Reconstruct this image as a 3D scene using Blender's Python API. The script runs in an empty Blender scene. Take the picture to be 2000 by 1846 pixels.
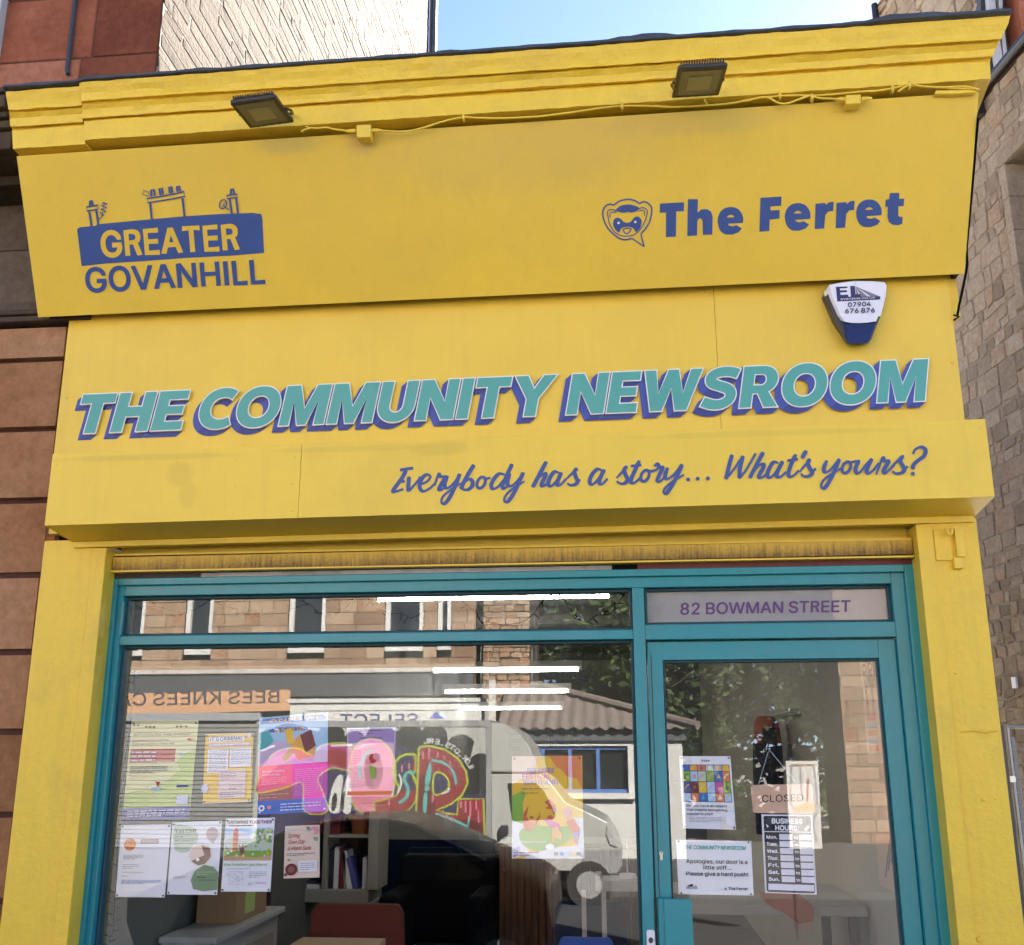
import bpy, math, random
from mathutils import Vector, Matrix, noise
from mathutils.geometry import tessellate_polygon

# ------------------------------------------------------------------ camera, sky, sun
scene = bpy.context.scene
COL = scene.collection
R_ = math.radians
PITCH, YAW, ROLL, FPX = R_(14.94), R_(5.76), R_(-0.08), 2050.0
CAM = Vector((0.0, -4.0, 1.6))
FW = Vector((-math.sin(YAW)*math.cos(PITCH), math.cos(YAW)*math.cos(PITCH), math.sin(PITCH)))
RT0 = FW.cross(Vector((0, 0, 1))).normalized(); UP0 = RT0.cross(FW)
RT = RT0*math.cos(ROLL) + UP0*math.sin(ROLL); UP = -RT0*math.sin(ROLL) + UP0*math.cos(ROLL)
cd = bpy.data.cameras.new('camera'); cam = bpy.data.objects.new('camera', cd); COL.objects.link(cam)
cam.matrix_world = Matrix(((RT.x, UP.x, -FW.x, CAM.x), (RT.y, UP.y, -FW.y, CAM.y), (RT.z, UP.z, -FW.z, CAM.z), (0, 0, 0, 1)))
cd.sensor_width = 36; cd.lens = 36*FPX/2000; cd.clip_start = 0.05; cd.clip_end = 2000
scene.camera = cam

SUN_EL, SUN_AZ = R_(33), R_(30)          # azimuth from +Y towards +X: behind the shop, to the right
world = bpy.data.worlds.new("World"); scene.world = world; world.use_nodes = True
wn = world.node_tree.nodes; bg = wn['Background']
sky = wn.new('ShaderNodeTexSky'); sky.sky_type = 'NISHITA'; sky.sun_disc = False
sky.sun_elevation = SUN_EL; sky.sun_rotation = SUN_AZ; sky.air_density = 0.36; sky.dust_density = 0.1; sky.ozone_density = 1.6
world.node_tree.links.new(sky.outputs[0], bg.inputs[0]); bg.inputs[1].default_value = 0.05
sl = bpy.data.lights.new('sun', 'SUN'); sl.energy = 5.0; sl.angle = R_(0.5); sl.color = (1, 0.94, 0.85)
so = bpy.data.objects.new('sun', sl); COL.objects.link(so)
SUN_DIR = Vector((math.sin(SUN_AZ)*math.cos(SUN_EL), math.cos(SUN_AZ)*math.cos(SUN_EL), math.sin(SUN_EL)))
so.rotation_euler = SUN_DIR.to_track_quat('Z', 'Y').to_euler(); so.location = (20, 20, 30)
scene.view_settings.view_transform = 'Standard'; scene.view_settings.look = 'None'
scene.view_settings.gamma = 1; scene.view_settings.exposure = 3.78
scene.view_settings.use_curve_mapping = False
scene.cycles.use_denoising = True
try: scene.cycles.denoiser = 'OPENIMAGEDENOISE'
except Exception: pass
scene.cycles.max_bounces = 10; scene.cycles.transparent_max_bounces = 16
scene.cycles.sample_clamp_indirect = 6; scene.cycles.caustics_reflective = False; scene.cycles.caustics_refractive = False

# ------------------------------------------------------------------ where the things of the photo stand
GLASS_Y = 0.155
def ray(px, py): return FW*FPX + RT*(px-1000) - UP*(py-923)
def P(px, py, Y):
    d = ray(px, py); return CAM + d*((Y-CAM.y)/d.y)
class Face:
    """a flat surface in the place: turns a traced point of the photo into the point of that surface"""
    def __init__(s, o, n): s.o = Vector(o); s.n = Vector(n).normalized()
    def __call__(s, px, py, lift=0.0):
        d = ray(px, py); t = (s.o-CAM).dot(s.n)/d.dot(s.n); return CAM + d*t + s.n*lift
def front(Y): return Face((0, Y, 0), (0, -1, 0))
class Across:
    """a surface on the far side of the street, seen in the shop's glass; d = metres behind the glass plane it appears"""
    def __init__(s, d): s.yv = GLASS_Y + d; s.n = Vector((0, 1, 0))
    def __call__(s, px, py, lift=0.0):
        q = P(px, py, s.yv); return Vector((q.x, 2*GLASS_Y-q.y+lift, q.z))
def crop(ox, oy, k): return lambda pts: [(ox+x/k, oy+y/k) for x, y in pts]

# ------------------------------------------------------------------ materials
M = {}
def nt_of(name):
    m = bpy.data.materials.new(name); m.use_nodes = True; M[name] = m
    return m, m.node_tree.nodes, m.node_tree.links, m.node_tree.nodes['Principled BSDF']
def ramp(N, fac_socket, L, stops):
    r = N.new('ShaderNodeValToRGB'); e = r.color_ramp.elements
    while len(e) < len(stops): e.new(0.5)
    for k, (p, c) in enumerate(stops): e[k].position = p; e[k].color = (*c, 1) if len(c) == 3 else c
    L.new(fac_socket, r.inputs[0]); return r.outputs[0]
def noise_tex(N, L, vec, scale, detail=4, rough=.6, dist=0):
    t = N.new('ShaderNodeTexNoise'); t.inputs['Scale'].default_value = scale; t.inputs['Detail'].default_value = detail
    t.inputs['Roughness'].default_value = rough; t.inputs['Distortion'].default_value = dist
    if vec: L.new(vec, t.inputs['Vector'])
    return t.outputs[0]
def mul(c, k): return tuple(min(1, x*k) for x in c)
def mixc(N, L, fac, a, b, mode='MIX'):
    m = N.new('ShaderNodeMix'); m.data_type = 'RGBA'; m.blend_type = mode
    for s, v in ((m.inputs[0], fac), (m.inputs[6], a), (m.inputs[7], b)):
        if hasattr(v, 'links'): L.new(v, s)
        else: s.default_value = v if isinstance(v, (int, float)) else (*v, 1)
    return m.outputs[2]
def mat(name, col, rough=.5, var=.12, vscale=3.0, bump=0.0, bscale=60, metal=0.0, stretch=(1, 1, 1), dirt=None, dscale=1.2, damt=.5, spec=.5, emit=None, runs=0):
    m, N, L, B = nt_of(name)
    g = N.new('ShaderNodeNewGeometry'); mp = N.new('ShaderNodeMapping'); mp.inputs['Scale'].default_value = stretch
    L.new(g.outputs['Position'], mp.inputs[0]); v = mp.outputs[0]
    if var:
        c = ramp(N, noise_tex(N, L, v, vscale, 5), L, [(.25, mul(col, 1-var)), (.75, mul(col, 1+var))])
    else:
        rgb = N.new('ShaderNodeRGB'); rgb.outputs[0].default_value = (*col, 1); c = rgb.outputs[0]
    if dirt:
        dm = ramp(N, noise_tex(N, L, v, dscale, 8, .68), L, [(.48, (0, 0, 0)), (.72, (damt,)*3)])
        c = mixc(N, L, dm, c, dirt)
    if runs:
        m2 = N.new('ShaderNodeMapping'); m2.inputs['Scale'].default_value = (14, 14, .8); L.new(g.outputs['Position'], m2.inputs[0])
        c = mixc(N, L, ramp(N, noise_tex(N, L, m2.outputs[0], 1.5, 6, .7), L, [(.52, (0, 0, 0)), (.78, (runs,)*3)]), c, dirt)
    L.new(c, B.inputs['Base Color'])
    B.inputs['Roughness'].default_value = rough; B.inputs['Metallic'].default_value = metal
    B.inputs['Specular IOR Level'].default_value = spec
    if bump:
        b = N.new('ShaderNodeBump'); b.inputs['Strength'].default_value = bump; b.inputs['Distance'].default_value = .01
        L.new(noise_tex(N, L, v, bscale, 4, .6), b.inputs['Height']); L.new(b.outputs[0], B.inputs['Normal'])
    if emit:
        B.inputs['Emission Color'].default_value = (*emit[0], 1); B.inputs['Emission Strength'].default_value = emit[1]
    return m
def stained_shaded(name, stain_shade_spots, colour=(.66, .46, .05), soft=.28):
    m = M[name]; N, L = m.node_tree.nodes, m.node_tree.links; B = N['Principled BSDF']; src = B.inputs['Base Color'].links[0].from_socket
    g = N.new('ShaderNodeNewGeometry'); nz = noise_tex(N, L, g.outputs['Position'], 9, 6, .7)
    for c, r, amt in stain_shade_spots:
        s1 = N.new('ShaderNodeVectorMath'); s1.operation = 'SUBTRACT'; L.new(g.outputs['Position'], s1.inputs[0]); s1.inputs[1].default_value = c
        s2 = N.new('ShaderNodeVectorMath'); s2.operation = 'DIVIDE'; L.new(s1.outputs[0], s2.inputs[0]); s2.inputs[1].default_value = r
        ln = N.new('ShaderNodeVectorMath'); ln.operation = 'LENGTH'; L.new(s2.outputs[0], ln.inputs[0])
        ad = N.new('ShaderNodeMath'); ad.operation = 'MULTIPLY_ADD'; L.new(nz, ad.inputs[0]); ad.inputs[1].default_value = -1.5; L.new(ln.outputs['Value'], ad.inputs[2])
        f = ramp(N, ad.outputs[0], L, [(.0, (amt,)*3), (soft, (0, 0, 0))])
        src = mixc(N, L, f, src, colour)
    L.new(src, B.inputs['Base Color'])
YEL = (.85, .59, .058)
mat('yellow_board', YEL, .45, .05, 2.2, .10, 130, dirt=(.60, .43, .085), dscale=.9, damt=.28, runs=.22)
mat('yellow_masonry', (.87, .605, .048), .48, .06, 5, .35, 40, dirt=(.50, .34, .06), dscale=5, damt=.4, runs=.2)
mat('yellow_metal', (.88, .62, .056), .42, .045, 2.5, .08, 130, dirt=(.62, .44, .08), dscale=1.6, damt=.35, runs=.22)
mat('teal_paint', (.016, .275, .305), .32, .06, 3, .03, 150, dirt=(.05, .20, .22), dscale=6, damt=.45, runs=.35)
mat('teal_dark', (.012, .06, .075), .6, .1)
mat('dark_gap', (.012, .010, .008), .9, .2)
mat('lead_capping', (.055, .065, .075), .55, .3, 8, .5, 30)
mat('black_metal', (.018, .019, .024), .4, .1)
mat('led_lens', (.30, .29, .22), .25, .05); mat('led_panel', (.16, .16, .14), .2, .05)
mat('white_plastic', (.80, .80, .84), .35, .03); mat('navy_plastic', (.012, .018, .09), .12, .1)
mat('grey_plastic', (.045, .045, .05), .4, .1)
mat('steel', (.55, .55, .52), .35, .1, 10, metal=.8)
mat('galvanised', (.42, .43, .43), .4, .15, 12, metal=.6)
mat('paint_blue', (.036, .085, .28), .5, .10, 9); mat('paint_shadow', (.05, .085, .36), .5, .06, 6); mat('paint_shadow_low', (.035, .055, .24), .5, .06, 6)
mat('paint_teal', (.085, .38, .325), .45, .05, 5); mat('paint_white', (.82, .82, .78), .5, .03)
mat('paint_yellow', (.80, .54, .05), .45, .03)
mat('vinyl_purple', (.10, .035, .17), .4, .05)
mat('trim_pale', (.42, .39, .36), .6, .15, 8, dirt=(.1, .08, .06), dscale=6, damt=.6)
mat('trim_red', (.17, .03, .022), .6, .15, 8)
mat('asphalt', (.035, .035, .036), .9, .25, 40, .5, 200); mat('paving', (.06, .058, .056), .85, .18, 4, .3, 90)
mat('kerb', (.34, .33, .31), .85, .15); mat('earth', (.36, .34, .31), .95, .2)
mat('wall_interior', (.50, .45, .36), .8, .06, 1.2); mat('wall_dim', (.13, .13, .112), .85, .08, 1.2); mat('ceiling_interior', (.50, .48, .44), .9, .05); mat('floor_interior', (.10, .075, .055), .5, .2)  # wall_dim: darkness of the room's depth put into the wall colour
mat('tube_light', (.9, .9, .9), .5, 0, emit=((1, .97, .90), 6.5)); mat('fitting_white', (.7, .7, .68), .5, .03)
mat('shelf_grey', (.34, .32, .28), .6, .06); mat('white_paint', (.46, .45, .43), .5, .06, 6)
mat('paper', (.88, .87, .91), .7, .02); mat('card', (.36, .22, .11), .8, .12); mat('plywood', (.62, .42, .23), .55, .12, 3, stretch=(8, 1, 1))
mat('red_fabric', (.12, .022, .012), .85, .12, 20); mat('blue_fabric', (.02, .09, .42), .8, .08); mat('navy_fabric', (.007, .016, .045), .95, .15, spec=.05)
mat('orange_fabric', (.40, .085, .022), .8, .12); mat('grey_fabric', (.12, .12, .12), .85, .15); mat('coat_dark', (.030, .026, .024), .9, .3, 8, spec=.1); mat('black_cloth', (.008, .008, .009), .95, .2, spec=.05)
mat('terracotta', (.38, .10, .03), .8, .1); mat('timber', (.16, .072, .03), .6, .45, 5, .5, 30, stretch=(9, 9, .6), dirt=(.05, .022, .01), dscale=4, damt=.8)
mat('timber_dark', (.05, .025, .012), .6, .35, 6, .3, 30, stretch=(9, 9, .6)); mat('clip_dark', (.05, .05, .07), .4, 0)
for n, c in dict(ink=(.03, .03, .045), ink_navy=(.03, .035, .12), ink_grey=(.22, .22, .25), green_light=(.48, .58, .16), green=(.25, .40, .05), cream=(.72, .68, .36), red=(.45, .035, .03), indigo=(.09, .09, .33),
                 orange=(.75, .36, .06), orange_deep=(.75, .22, .05), pinkish=(.72, .52, .50), skyblue=(.42, .62, .82), cobalt=(.03, .15, .50), signboard=(.74, .47, .33), coral=(.72, .15, .10), rust=(.42, .12, .04), magenta=(.62, .06, .35), violet=(.36, .22, .48), lilac=(.55, .42, .60),
                 peach=(.75, .55, .42), sage=(.52, .60, .46), sage_dark=(.22, .32, .17), mauve=(.50, .38, .38), brown=(.20, .10, .07), tan=(.55, .36, .20), gold=(.84, .50, .02), leafgreen=(.22, .42, .03), maroon=(.16, .012, .02), black=(.012, .012, .014),
                 sun_red=(.62, .10, .04), rose=(.72, .30, .33), teal_ink=(.05, .40, .40), blush=(.78, .62, .50), pale=(.78, .76, .80)).items():
    mat('print_'+n, c, .65, .02)
mat('van_white', (.29, .29, .275), .25, .03); mat('van_grey', (.20, .20, .20), .4, .05); mat('car_paint', (.004, .005, .008), .22, .05, spec=.10); mat('tyre', (.02, .02, .02), .9, .1)
mat('dark_glass', (.015, .018, .02), .05, 0, spec=.8); mat('car_trim', (.55, .56, .56), .3, .05, metal=.6)
mat('graf_black', (.010, .010, .010), .5, .1); mat('graf_purple', (.020, .016, .05), .5, .1); mat('graf_red', (.16, .014, .018), .5, .08); mat('graf_dark', (.07, .009, .011), .5, .08)
mat('graf_lime', (.24, .29, .012), .5, .05); mat('graf_teal', (.06, .26, .24), .5, .05); mat('graf_pink', (.36, .11, .16), .5, .06); mat('graf_white', (.38, .38, .37), .5, .03); mat('graf_magenta', (.24, .025, .13), .5, .08)
mat('harled_white', (.44, .435, .42), .9, .06, 6, .6, 40); mat('roof_tile', (.16, .13, .115), .85, .25, 6); mat('shop_dark', (.06, .062, .066), .5, .1); mat('sign_tan', (.42, .24, .13), .5, .06)
mat('shutter_steel', (.24, .24, .23), .45, .1); mat('blue_frame', (.06, .13, .33), .4, .05)
mat('bark', (.10, .07, .045), .95, .3, 12); mat('leaf', (.022, .040, .010), .55, .4, 7); mat('leaf_light', (.065, .095, .02), .55, .3, 7)

def stone_mat(name, stops, bump=.6, bscale=35, rough=.9, amp=.55):
    """natural stone whose tint comes from the block's own 'tone' attribute plus grain"""
    m, N, L, B = nt_of(name)
    a = N.new('ShaderNodeAttribute'); a.attribute_name = 'tone'
    g = N.new('ShaderNodeNewGeometry')
    n1 = noise_tex(N, L, g.outputs['Position'], 4, 8, .65); n2 = noise_tex(N, L, g.outputs['Position'], 26, 6, .7)
    ad = N.new('ShaderNodeMath'); ad.operation = 'MULTIPLY_ADD'; L.new(n1, ad.inputs[0]); ad.inputs[1].default_value = amp; L.new(a.outputs['Fac'], ad.inputs[2])
    sb = N.new('ShaderNodeMath'); sb.operation = 'SUBTRACT'; L.new(ad.outputs[0], sb.inputs[0]); sb.inputs[1].default_value = amp*.5
    c = ramp(N, sb.outputs[0], L, stops)
    sp = ramp(N, n2, L, [(.3, (.62, .60, .58)), (.62, (1, 1, 1))])
    L.new(mixc(N, L, .8, c, sp, 'MULTIPLY'), B.inputs['Base Color']); B.inputs['Roughness'].default_value = rough; B.inputs['Specular IOR Level'].default_value = .08
    b = N.new('ShaderNodeBump'); b.inputs['Strength'].default_value = bump; b.inputs['Distance'].default_value = .012
    L.new(noise_tex(N, L, g.outputs['Position'], bscale, 6, .65), b.inputs['Height']); L.new(b.outputs[0], B.inputs['Normal'])
stone_mat('rubble_stone', [(0, (.28, .22, .15)), (.35, (.42, .335, .235)), (.65, (.50, .405, .29)), (.88, (.46, .325, .21)), (1, (.54, .455, .345))], 1.0, 22, .95, .8)
stone_mat('gable_stone', [(0, (.027, .018, .011)), (.4, (.039, .026, .017)), (.7, (.048, .033, .023)), (1, (.059, .042, .030))], .9, 38)
stone_mat('red_ashlar', [(0, (.18, .06, .033)), (.5, (.32, .112, .062)), (1, (.41, .175, .105))], .5, 18, .9, 1.1)
stone_mat('brown_ashlar', [(0, (.24, .115, .052)), (.5, (.38, .19, .088)), (1, (.47, .26, .135))], .6, 18, .9, 1.1)
stone_mat('sooty_stone', [(0, (.06, .045, .033)), (.5, (.14, .11, .083)), (1, (.22, .17, .125))], .3, 25)
stone_mat('tan_ashlar', [(0, (.20, .13, .088)), (.5, (.28, .20, .135)), (.8, (.34, .25, .175)), (1, (.24, .12, .066))], .3, 20)
mat('mortar', (.36, .285, .205), .95, .2, 8, .5, 40); mat('mortar_red', (.085, .035, .025), .95, .2, 8); mat('mortar_pale', (.022, .015, .010), .95, .2, 8, .5, 40)

# corroded bottom rail of the shutter: vertical rust streaks that start at the lower edge
def shutter_mat():
    m, N, L, B = nt_of('yellow_corroded')
    g = N.new('ShaderNodeNewGeometry'); mp = N.new('ShaderNodeMapping'); mp.inputs['Scale'].default_value = (55, 1, 3)
    L.new(g.outputs['Position'], mp.inputs[0])
    st = noise_tex(N, L, mp.outputs[0], 1.6, 6, .75)
    sp = noise_tex(N, L, g.outputs['Position'], 90, 5, .75)
    uv = N.new('ShaderNodeUVMap'); sx = N.new('ShaderNodeSeparateXYZ'); L.new(uv.outputs[0], sx.inputs[0])
    big = noise_tex(N, L, g.outputs['Position'], 1.3, 3)
    def mth(op, a, b):
        q = N.new('ShaderNodeMath'); q.operation = op
        for i, v in enumerate((a, b)):
            if hasattr(v, 'links'): L.new(v, q.inputs[i])
            else: q.inputs[i].default_value = v
        return q.outputs[0]
    low = mth('MULTIPLY', mth('SUBTRACT', 1.0, sx.outputs[1]), .30)
    s = mth('ADD', mth('ADD', mth('MULTIPLY', st, .62), mth('MULTIPLY', sp, .38)), mth('ADD', low, mth('MULTIPLY', mth('SUBTRACT', big, .5), .5)))
    f = ramp(N, s, L, [(.50, (0, 0, 0)), (.62, (.35, .35, .35)), (.82, (1, 1, 1))])
    c = mixc(N, L, f, (.70, .46, .06), (.16, .095, .022))
    L.new(c, B.inputs['Base Color']); B.inputs['Roughness'].default_value = .6
    b = N.new('ShaderNodeBump'); b.inputs['Strength'].default_value = .5; b.inputs['Distance'].default_value = .004; b.invert = True
    L.new(f, b.inputs['Height']); L.new(b.outputs[0], B.inputs['Normal'])
shutter_mat()

def glass_mat(name, tint, k=.13, haze=0.0):
    """clear pane: mirrors at its outer face (stronger at a slant), lets the rest through"""
    m, N, L, B = nt_of(name); N.remove(B); out = N['Material Output']
    tr = N.new('ShaderNodeBsdfTransparent'); tr.inputs[0].default_value = (*tint, 1)
    gl = N.new('ShaderNodeBsdfGlossy'); gl.inputs['Roughness'].default_value = 0.0; gl.inputs[0].default_value = (1, 1, 1, 1)
    lw = N.new('ShaderNodeFresnel'); lw.inputs[0].default_value = 1.5
    a = N.new('ShaderNodeMath'); a.operation = 'ADD'; a.use_clamp = True; L.new(lw.outputs[0], a.inputs[0]); a.inputs[1].default_value = k-.04
    ge = N.new('ShaderNodeNewGeometry'); inv = N.new('ShaderNodeMath'); inv.operation = 'SUBTRACT'; inv.inputs[0].default_value = 1; L.new(ge.outputs['Backfacing'], inv.inputs[1])
    sx = N.new('ShaderNodeSeparateXYZ'); L.new(ge.outputs['True Normal'], sx.inputs[0])
    lt = N.new('ShaderNodeMath'); lt.operation = 'LESS_THAN'; L.new(sx.outputs[1], lt.inputs[0]); lt.inputs[1].default_value = -.5
    m1 = N.new('ShaderNodeMath'); m1.operation = 'MULTIPLY'; L.new(a.outputs[0], m1.inputs[0]); L.new(inv.outputs[0], m1.inputs[1])
    m2 = N.new('ShaderNodeMath'); m2.operation = 'MULTIPLY'; L.new(m1.outputs[0], m2.inputs[0]); L.new(lt.outputs[0], m2.inputs[1])
    mx = N.new('ShaderNodeMixShader'); L.new(m2.outputs[0], mx.inputs[0]); L.new(tr.outputs[0], mx.inputs[1]); L.new(gl.outputs[0], mx.inputs[2])
    fin = mx.outputs[0]
    if haze:
        df = N.new('ShaderNodeBsdfDiffuse'); df.inputs[0].default_value = (.55, .54, .52, 1)
        m3 = N.new('ShaderNodeMixShader'); m3.inputs[0].default_value = haze; L.new(fin, m3.inputs[1]); L.new(df.outputs[0], m3.inputs[2]); fin = m3.outputs[0]
    L.new(fin, out.inputs[0])
glass_mat('shop_glass', (.97, .98, .975), .095)
glass_mat('door_glass', (.96, .97, .965), .085, .012)
glass_mat('frosted_film', (.55, .54, .53), .10, .62)

# ------------------------------------------------------------------ mesh builder
WORLD = {}
class MB:
    def __init__(s): s.v = []; s.f = []; s.m = []; s.mats = []; s.tone = []; s.lift = 0.0; s.uv = {}
    def mi(s, n):
        if n not in s.mats: s.mats.append(n)
        return s.mats.index(n)
    def add(s, pts, faces, m, tone=.5):
        b = len(s.v); s.v += [Vector(p) for p in pts]; k = s.mi(m)
        for f in faces: s.f.append(tuple(b+i for i in f)); s.m.append(k); s.tone.append(tone)
    def quad(s, a, b, c, d, m, tone=.5): s.add((a, b, c, d), [(0, 1, 2, 3)], m, tone)
    def hexa(s, F, B, m, tone=.5):          # front loop F, back loop B (same order, F counter-clockwise seen from outside)
        n = len(F); s.add(list(F)+list(B), [tuple(range(n)), tuple(range(2*n-1, n-1, -1))] + [((i+1) % n, i, n+i, n+(i+1) % n) for i in range(n)], m, tone)
    def box(s, x0, x1, y0, y1, z0, z1, m, tone=.5):
        x0, x1 = sorted((x0, x1)); y0, y1 = sorted((y0, y1)); z0, z1 = sorted((z0, z1))
        s.hexa([(x0, y0, z0), (x1, y0, z0), (x1, y0, z1), (x0, y0, z1)], [(x0, y1, z0), (x1, y1, z0), (x1, y1, z1), (x0, y1, z1)], m, tone)
    def slab(s, surf, pts, depth, m, lift=0.0):
        """a solid plate: outline traced on a surface, then depth metres thick away from the viewer"""
        F = [surf(x, y, lift) for x, y in pts]; s.plate(F, surf.n, depth, m)
    def plate(s, F, n, depth, m):
        F = [Vector(p) for p in F]; nn = Vector((0, 0, 0))
        for i in range(len(F)): nn += (F[i]-F[0]).cross(F[(i+1) % len(F)]-F[0])
        if nn.dot(n) < 0: F.reverse()
        tri = tessellate_polygon([F]); b = len(s.v); N_ = len(F)
        s.v += F + [p-n*depth for p in F]; k = s.mi(m)
        for t in tri:
            a, c, d = (F[i] for i in t)
            if (c-a).cross(d-a).dot(n) < 0: t = t[::-1]
            s.f.append(tuple(b+i for i in t)); s.f.append(tuple(b+N_+i for i in t[::-1])); s.m += [k, k]; s.tone += [.5, .5]
        for i in range(N_):
            j = (i+1) % N_; s.f.append((b+j, b+i, b+N_+i, b+N_+j)); s.m.append(k); s.tone.append(.5)
    def flat(s, surf, loops, m, lift=None):
        """ink or paint laid on a surface (holes allowed)"""
        if lift is None: s.lift += 4e-5; lift = .0012+s.lift
        LL = [[surf(x, y, lift) for x, y in lp] for lp in loops if len(lp) > 2]
        if not LL: return
        tri = tessellate_polygon(LL); pts = [p for lp in LL for p in lp]; n = surf.n; F = []
        for t in tri:
            a, c, d = (pts[i] for i in t)
            F.append(t if (c-a).cross(d-a).dot(n) >= 0 else t[::-1])
        s.add(pts, F, m)
    def stroke(s, surf, pts, w, m, closed=False, smooth_n=0, brush=None):
        if smooth_n: pts = smooth(pts, smooth_n, closed)
        n = len(pts); L_ = []; R2 = []
        for i, (x, y) in enumerate(pts):
            if closed: a, c = pts[i-1], pts[(i+1) % n]
            else: a, c = pts[max(0, i-1)], pts[min(n-1, i+1)]
            dx, dy = c[0]-a[0], c[1]-a[1]; l = math.hypot(dx, dy) or 1
            ww = w
            if brush: ww = brush(dx/l, dy/l, i/(n-1))
            ox, oy = -dy/l*ww/2, dx/l*ww/2; L_.append((x+ox, y+oy)); R2.append((x-ox, y-oy))
        s.lift += 4e-5; l0 = .0012+s.lift; k = n if closed else n-1
        F = []; V_ = []
        for i in range(n):
            V_ += [surf(*L_[i], l0+i*1.2e-6), surf(*R2[i], l0+i*1.2e-6)]
        for i in range(k):
            j = (i+1) % n; q = (2*i, 2*j, 2*j+1, 2*i+1); a, b, c = V_[q[0]], V_[q[1]], V_[q[2]]
            F.append(q if (b-a).cross(c-a).dot(surf.n) >= 0 else q[::-1])
        s.lift += n*1.2e-6; s.add(V_, F, m)
    def tube(s, path, r, m, n=8, caps=True):
        path = [Vector(p) for p in path]; V_ = []; ref = None
        for i, p in enumerate(path):
            d = (path[min(i+1, len(path)-1)]-path[max(i-1, 0)]).normalized()
            if ref is None: ref = d.orthogonal().normalized()
            ref = (ref-d*ref.dot(d)).normalized(); b = d.cross(ref); rr = r[i] if isinstance(r, (list, tuple)) else r
            V_ += [p+(ref*math.cos(2*math.pi*k/n)+b*math.sin(2*math.pi*k/n))*rr for k in range(n)]
        F = []
        for i in range(len(path)-1):
            for k in range(n): F.append((i*n+k, i*n+(k+1) % n, (i+1)*n+(k+1) % n, (i+1)*n+k))
        if caps: F += [tuple(range(n-1, -1, -1)), tuple((len(path)-1)*n+k for k in range(n))]
        s.add(V_, F, m)
    def ball(s, c, r, m, seg=10, rings=6, sc=(1, 1, 1)):
        V_ = []; F = []
        for i in range(rings+1):
            t = math.pi*i/rings
            for k in range(seg):
                a = 2*math.pi*k/seg; V_.append(Vector(c)+Vector((math.sin(t)*math.cos(a)*sc[0], math.sin(t)*math.sin(a)*sc[1], math.cos(t)*sc[2]))*r)
        for i in range(rings):
            for k in range(seg): F.append((i*seg+k, (i+1)*seg+k, (i+1)*seg+(k+1) % seg, i*seg+(k+1) % seg))
        s.add(V_, F, m)
    def text(s, surf, t, p0, p1, h, m, up=None, weight=0, slant=0.0, fit=True, glyphs=None, track=0):
        """lettering set along a base line from p0 to p1 (traced points), cap height h in the same units"""
        k = h/509; dx, dy = p1[0]-p0[0], p1[1]-p0[1]; l = math.hypot(dx, dy); ex = (dx/l, dy/l)
        if up is None: up = (0, -1)
        x = 0; items = []
        for ch in t:
            if ch == ' ': x += 150+track; continue
            adv, loops = GLYPH[ch]
            items.append((x, loops)); x += adv+track
        if not items: return
        kx = l/(x-track) if fit else k
        for ox, loops in items:
            for grp in groups_of(loops):
                T = [[(p0[0]+ex[0]*kx*(ox+u+slant*w)+up[0]*k*w, p0[1]+ex[1]*kx*(ox+u+slant*w)+up[1]*k*w) for u, w in lp] for lp in grp]
                s.flat(surf, T, m)
                if weight > 0:
                    for lp in T: s.stroke(surf, lp, 2*weight*(k+min(kx, 1.3*k))/2, m, True)
    def build(s, name, parent=None, bevel=0, smooth=False, loc=None):
        if not s.v: return None
        V_ = s.v
        if loc is None:
            xs = [p.x for p in V_]; ys = [p.y for p in V_]; zs = [p.z for p in V_]
            loc = Vector(((min(xs)+max(xs))/2, (min(ys)+max(ys))/2, min(zs)))
        me = bpy.data.meshes.new(name); me.from_pydata([p-loc for p in V_], [], s.f)
        for n in s.mats: me.materials.append(M[n])
        me.polygons.foreach_set('material_index', s.m)
        if len(set(s.tone)) > 1:
            at = me.attributes.new('tone', 'FLOAT', 'FACE'); at.data.foreach_set('value', s.tone)
        else:
            at = me.attributes.new('tone', 'FLOAT', 'FACE'); at.data.foreach_set('value', s.tone)
        if s.uv:
            ul = me.uv_layers.new(name='UVMap')
            for p in me.polygons:
                if p.index in s.uv:
                    for li, q in zip(p.loop_indices, s.uv[p.index]): ul.data[li].uv = q
        if smooth: me.polygons.foreach_set('use_smooth', [True]*len(me.polygons))
        me.update()
        o = bpy.data.objects.new(name, me); COL.objects.link(o); WORLD[o.name] = loc
        if parent: o.parent = parent; o.location = loc-WORLD[parent.name]
        else: o.location = loc
        if bevel:
            bm = o.modifiers.new('bevel', 'BEVEL'); bm.width = bevel; bm.segments = 2; bm.limit_method = 'ANGLE'; bm.angle_limit = R_(40)
        return o
def smooth(pts, n, closed=False):
    out = []; N_ = len(pts); rng = range(N_ if closed else N_-1)
    for i in rng:
        g = (lambda j: pts[j % N_]) if closed else (lambda j: pts[max(0, min(N_-1, j))])
        p0, p1, p2, p3 = g(i-1), g(i), g(i+1), g(i+2)
        for k in range(n):
            t = k/n
            out.append(tuple(.5*(2*b+(c-a)*t+(2*a-5*b+4*c-d)*t*t+(-a+3*b-3*c+d)*t**3) for a, b, c, d in zip(p0, p1, p2, p3)))
    if not closed: out.append(tuple(pts[-1]))
    return out
def ell(cx, cy, rx, ry=None, n=20, rot=0):
    ry = rx if ry is None else ry; c, s_ = math.cos(rot), math.sin(rot)
    return [(cx+rx*math.cos(2*math.pi*k/n)*c-ry*math.sin(2*math.pi*k/n)*s_, cy+rx*math.cos(2*math.pi*k/n)*s_+ry*math.sin(2*math.pi*k/n)*c) for k in range(n)]
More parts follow.
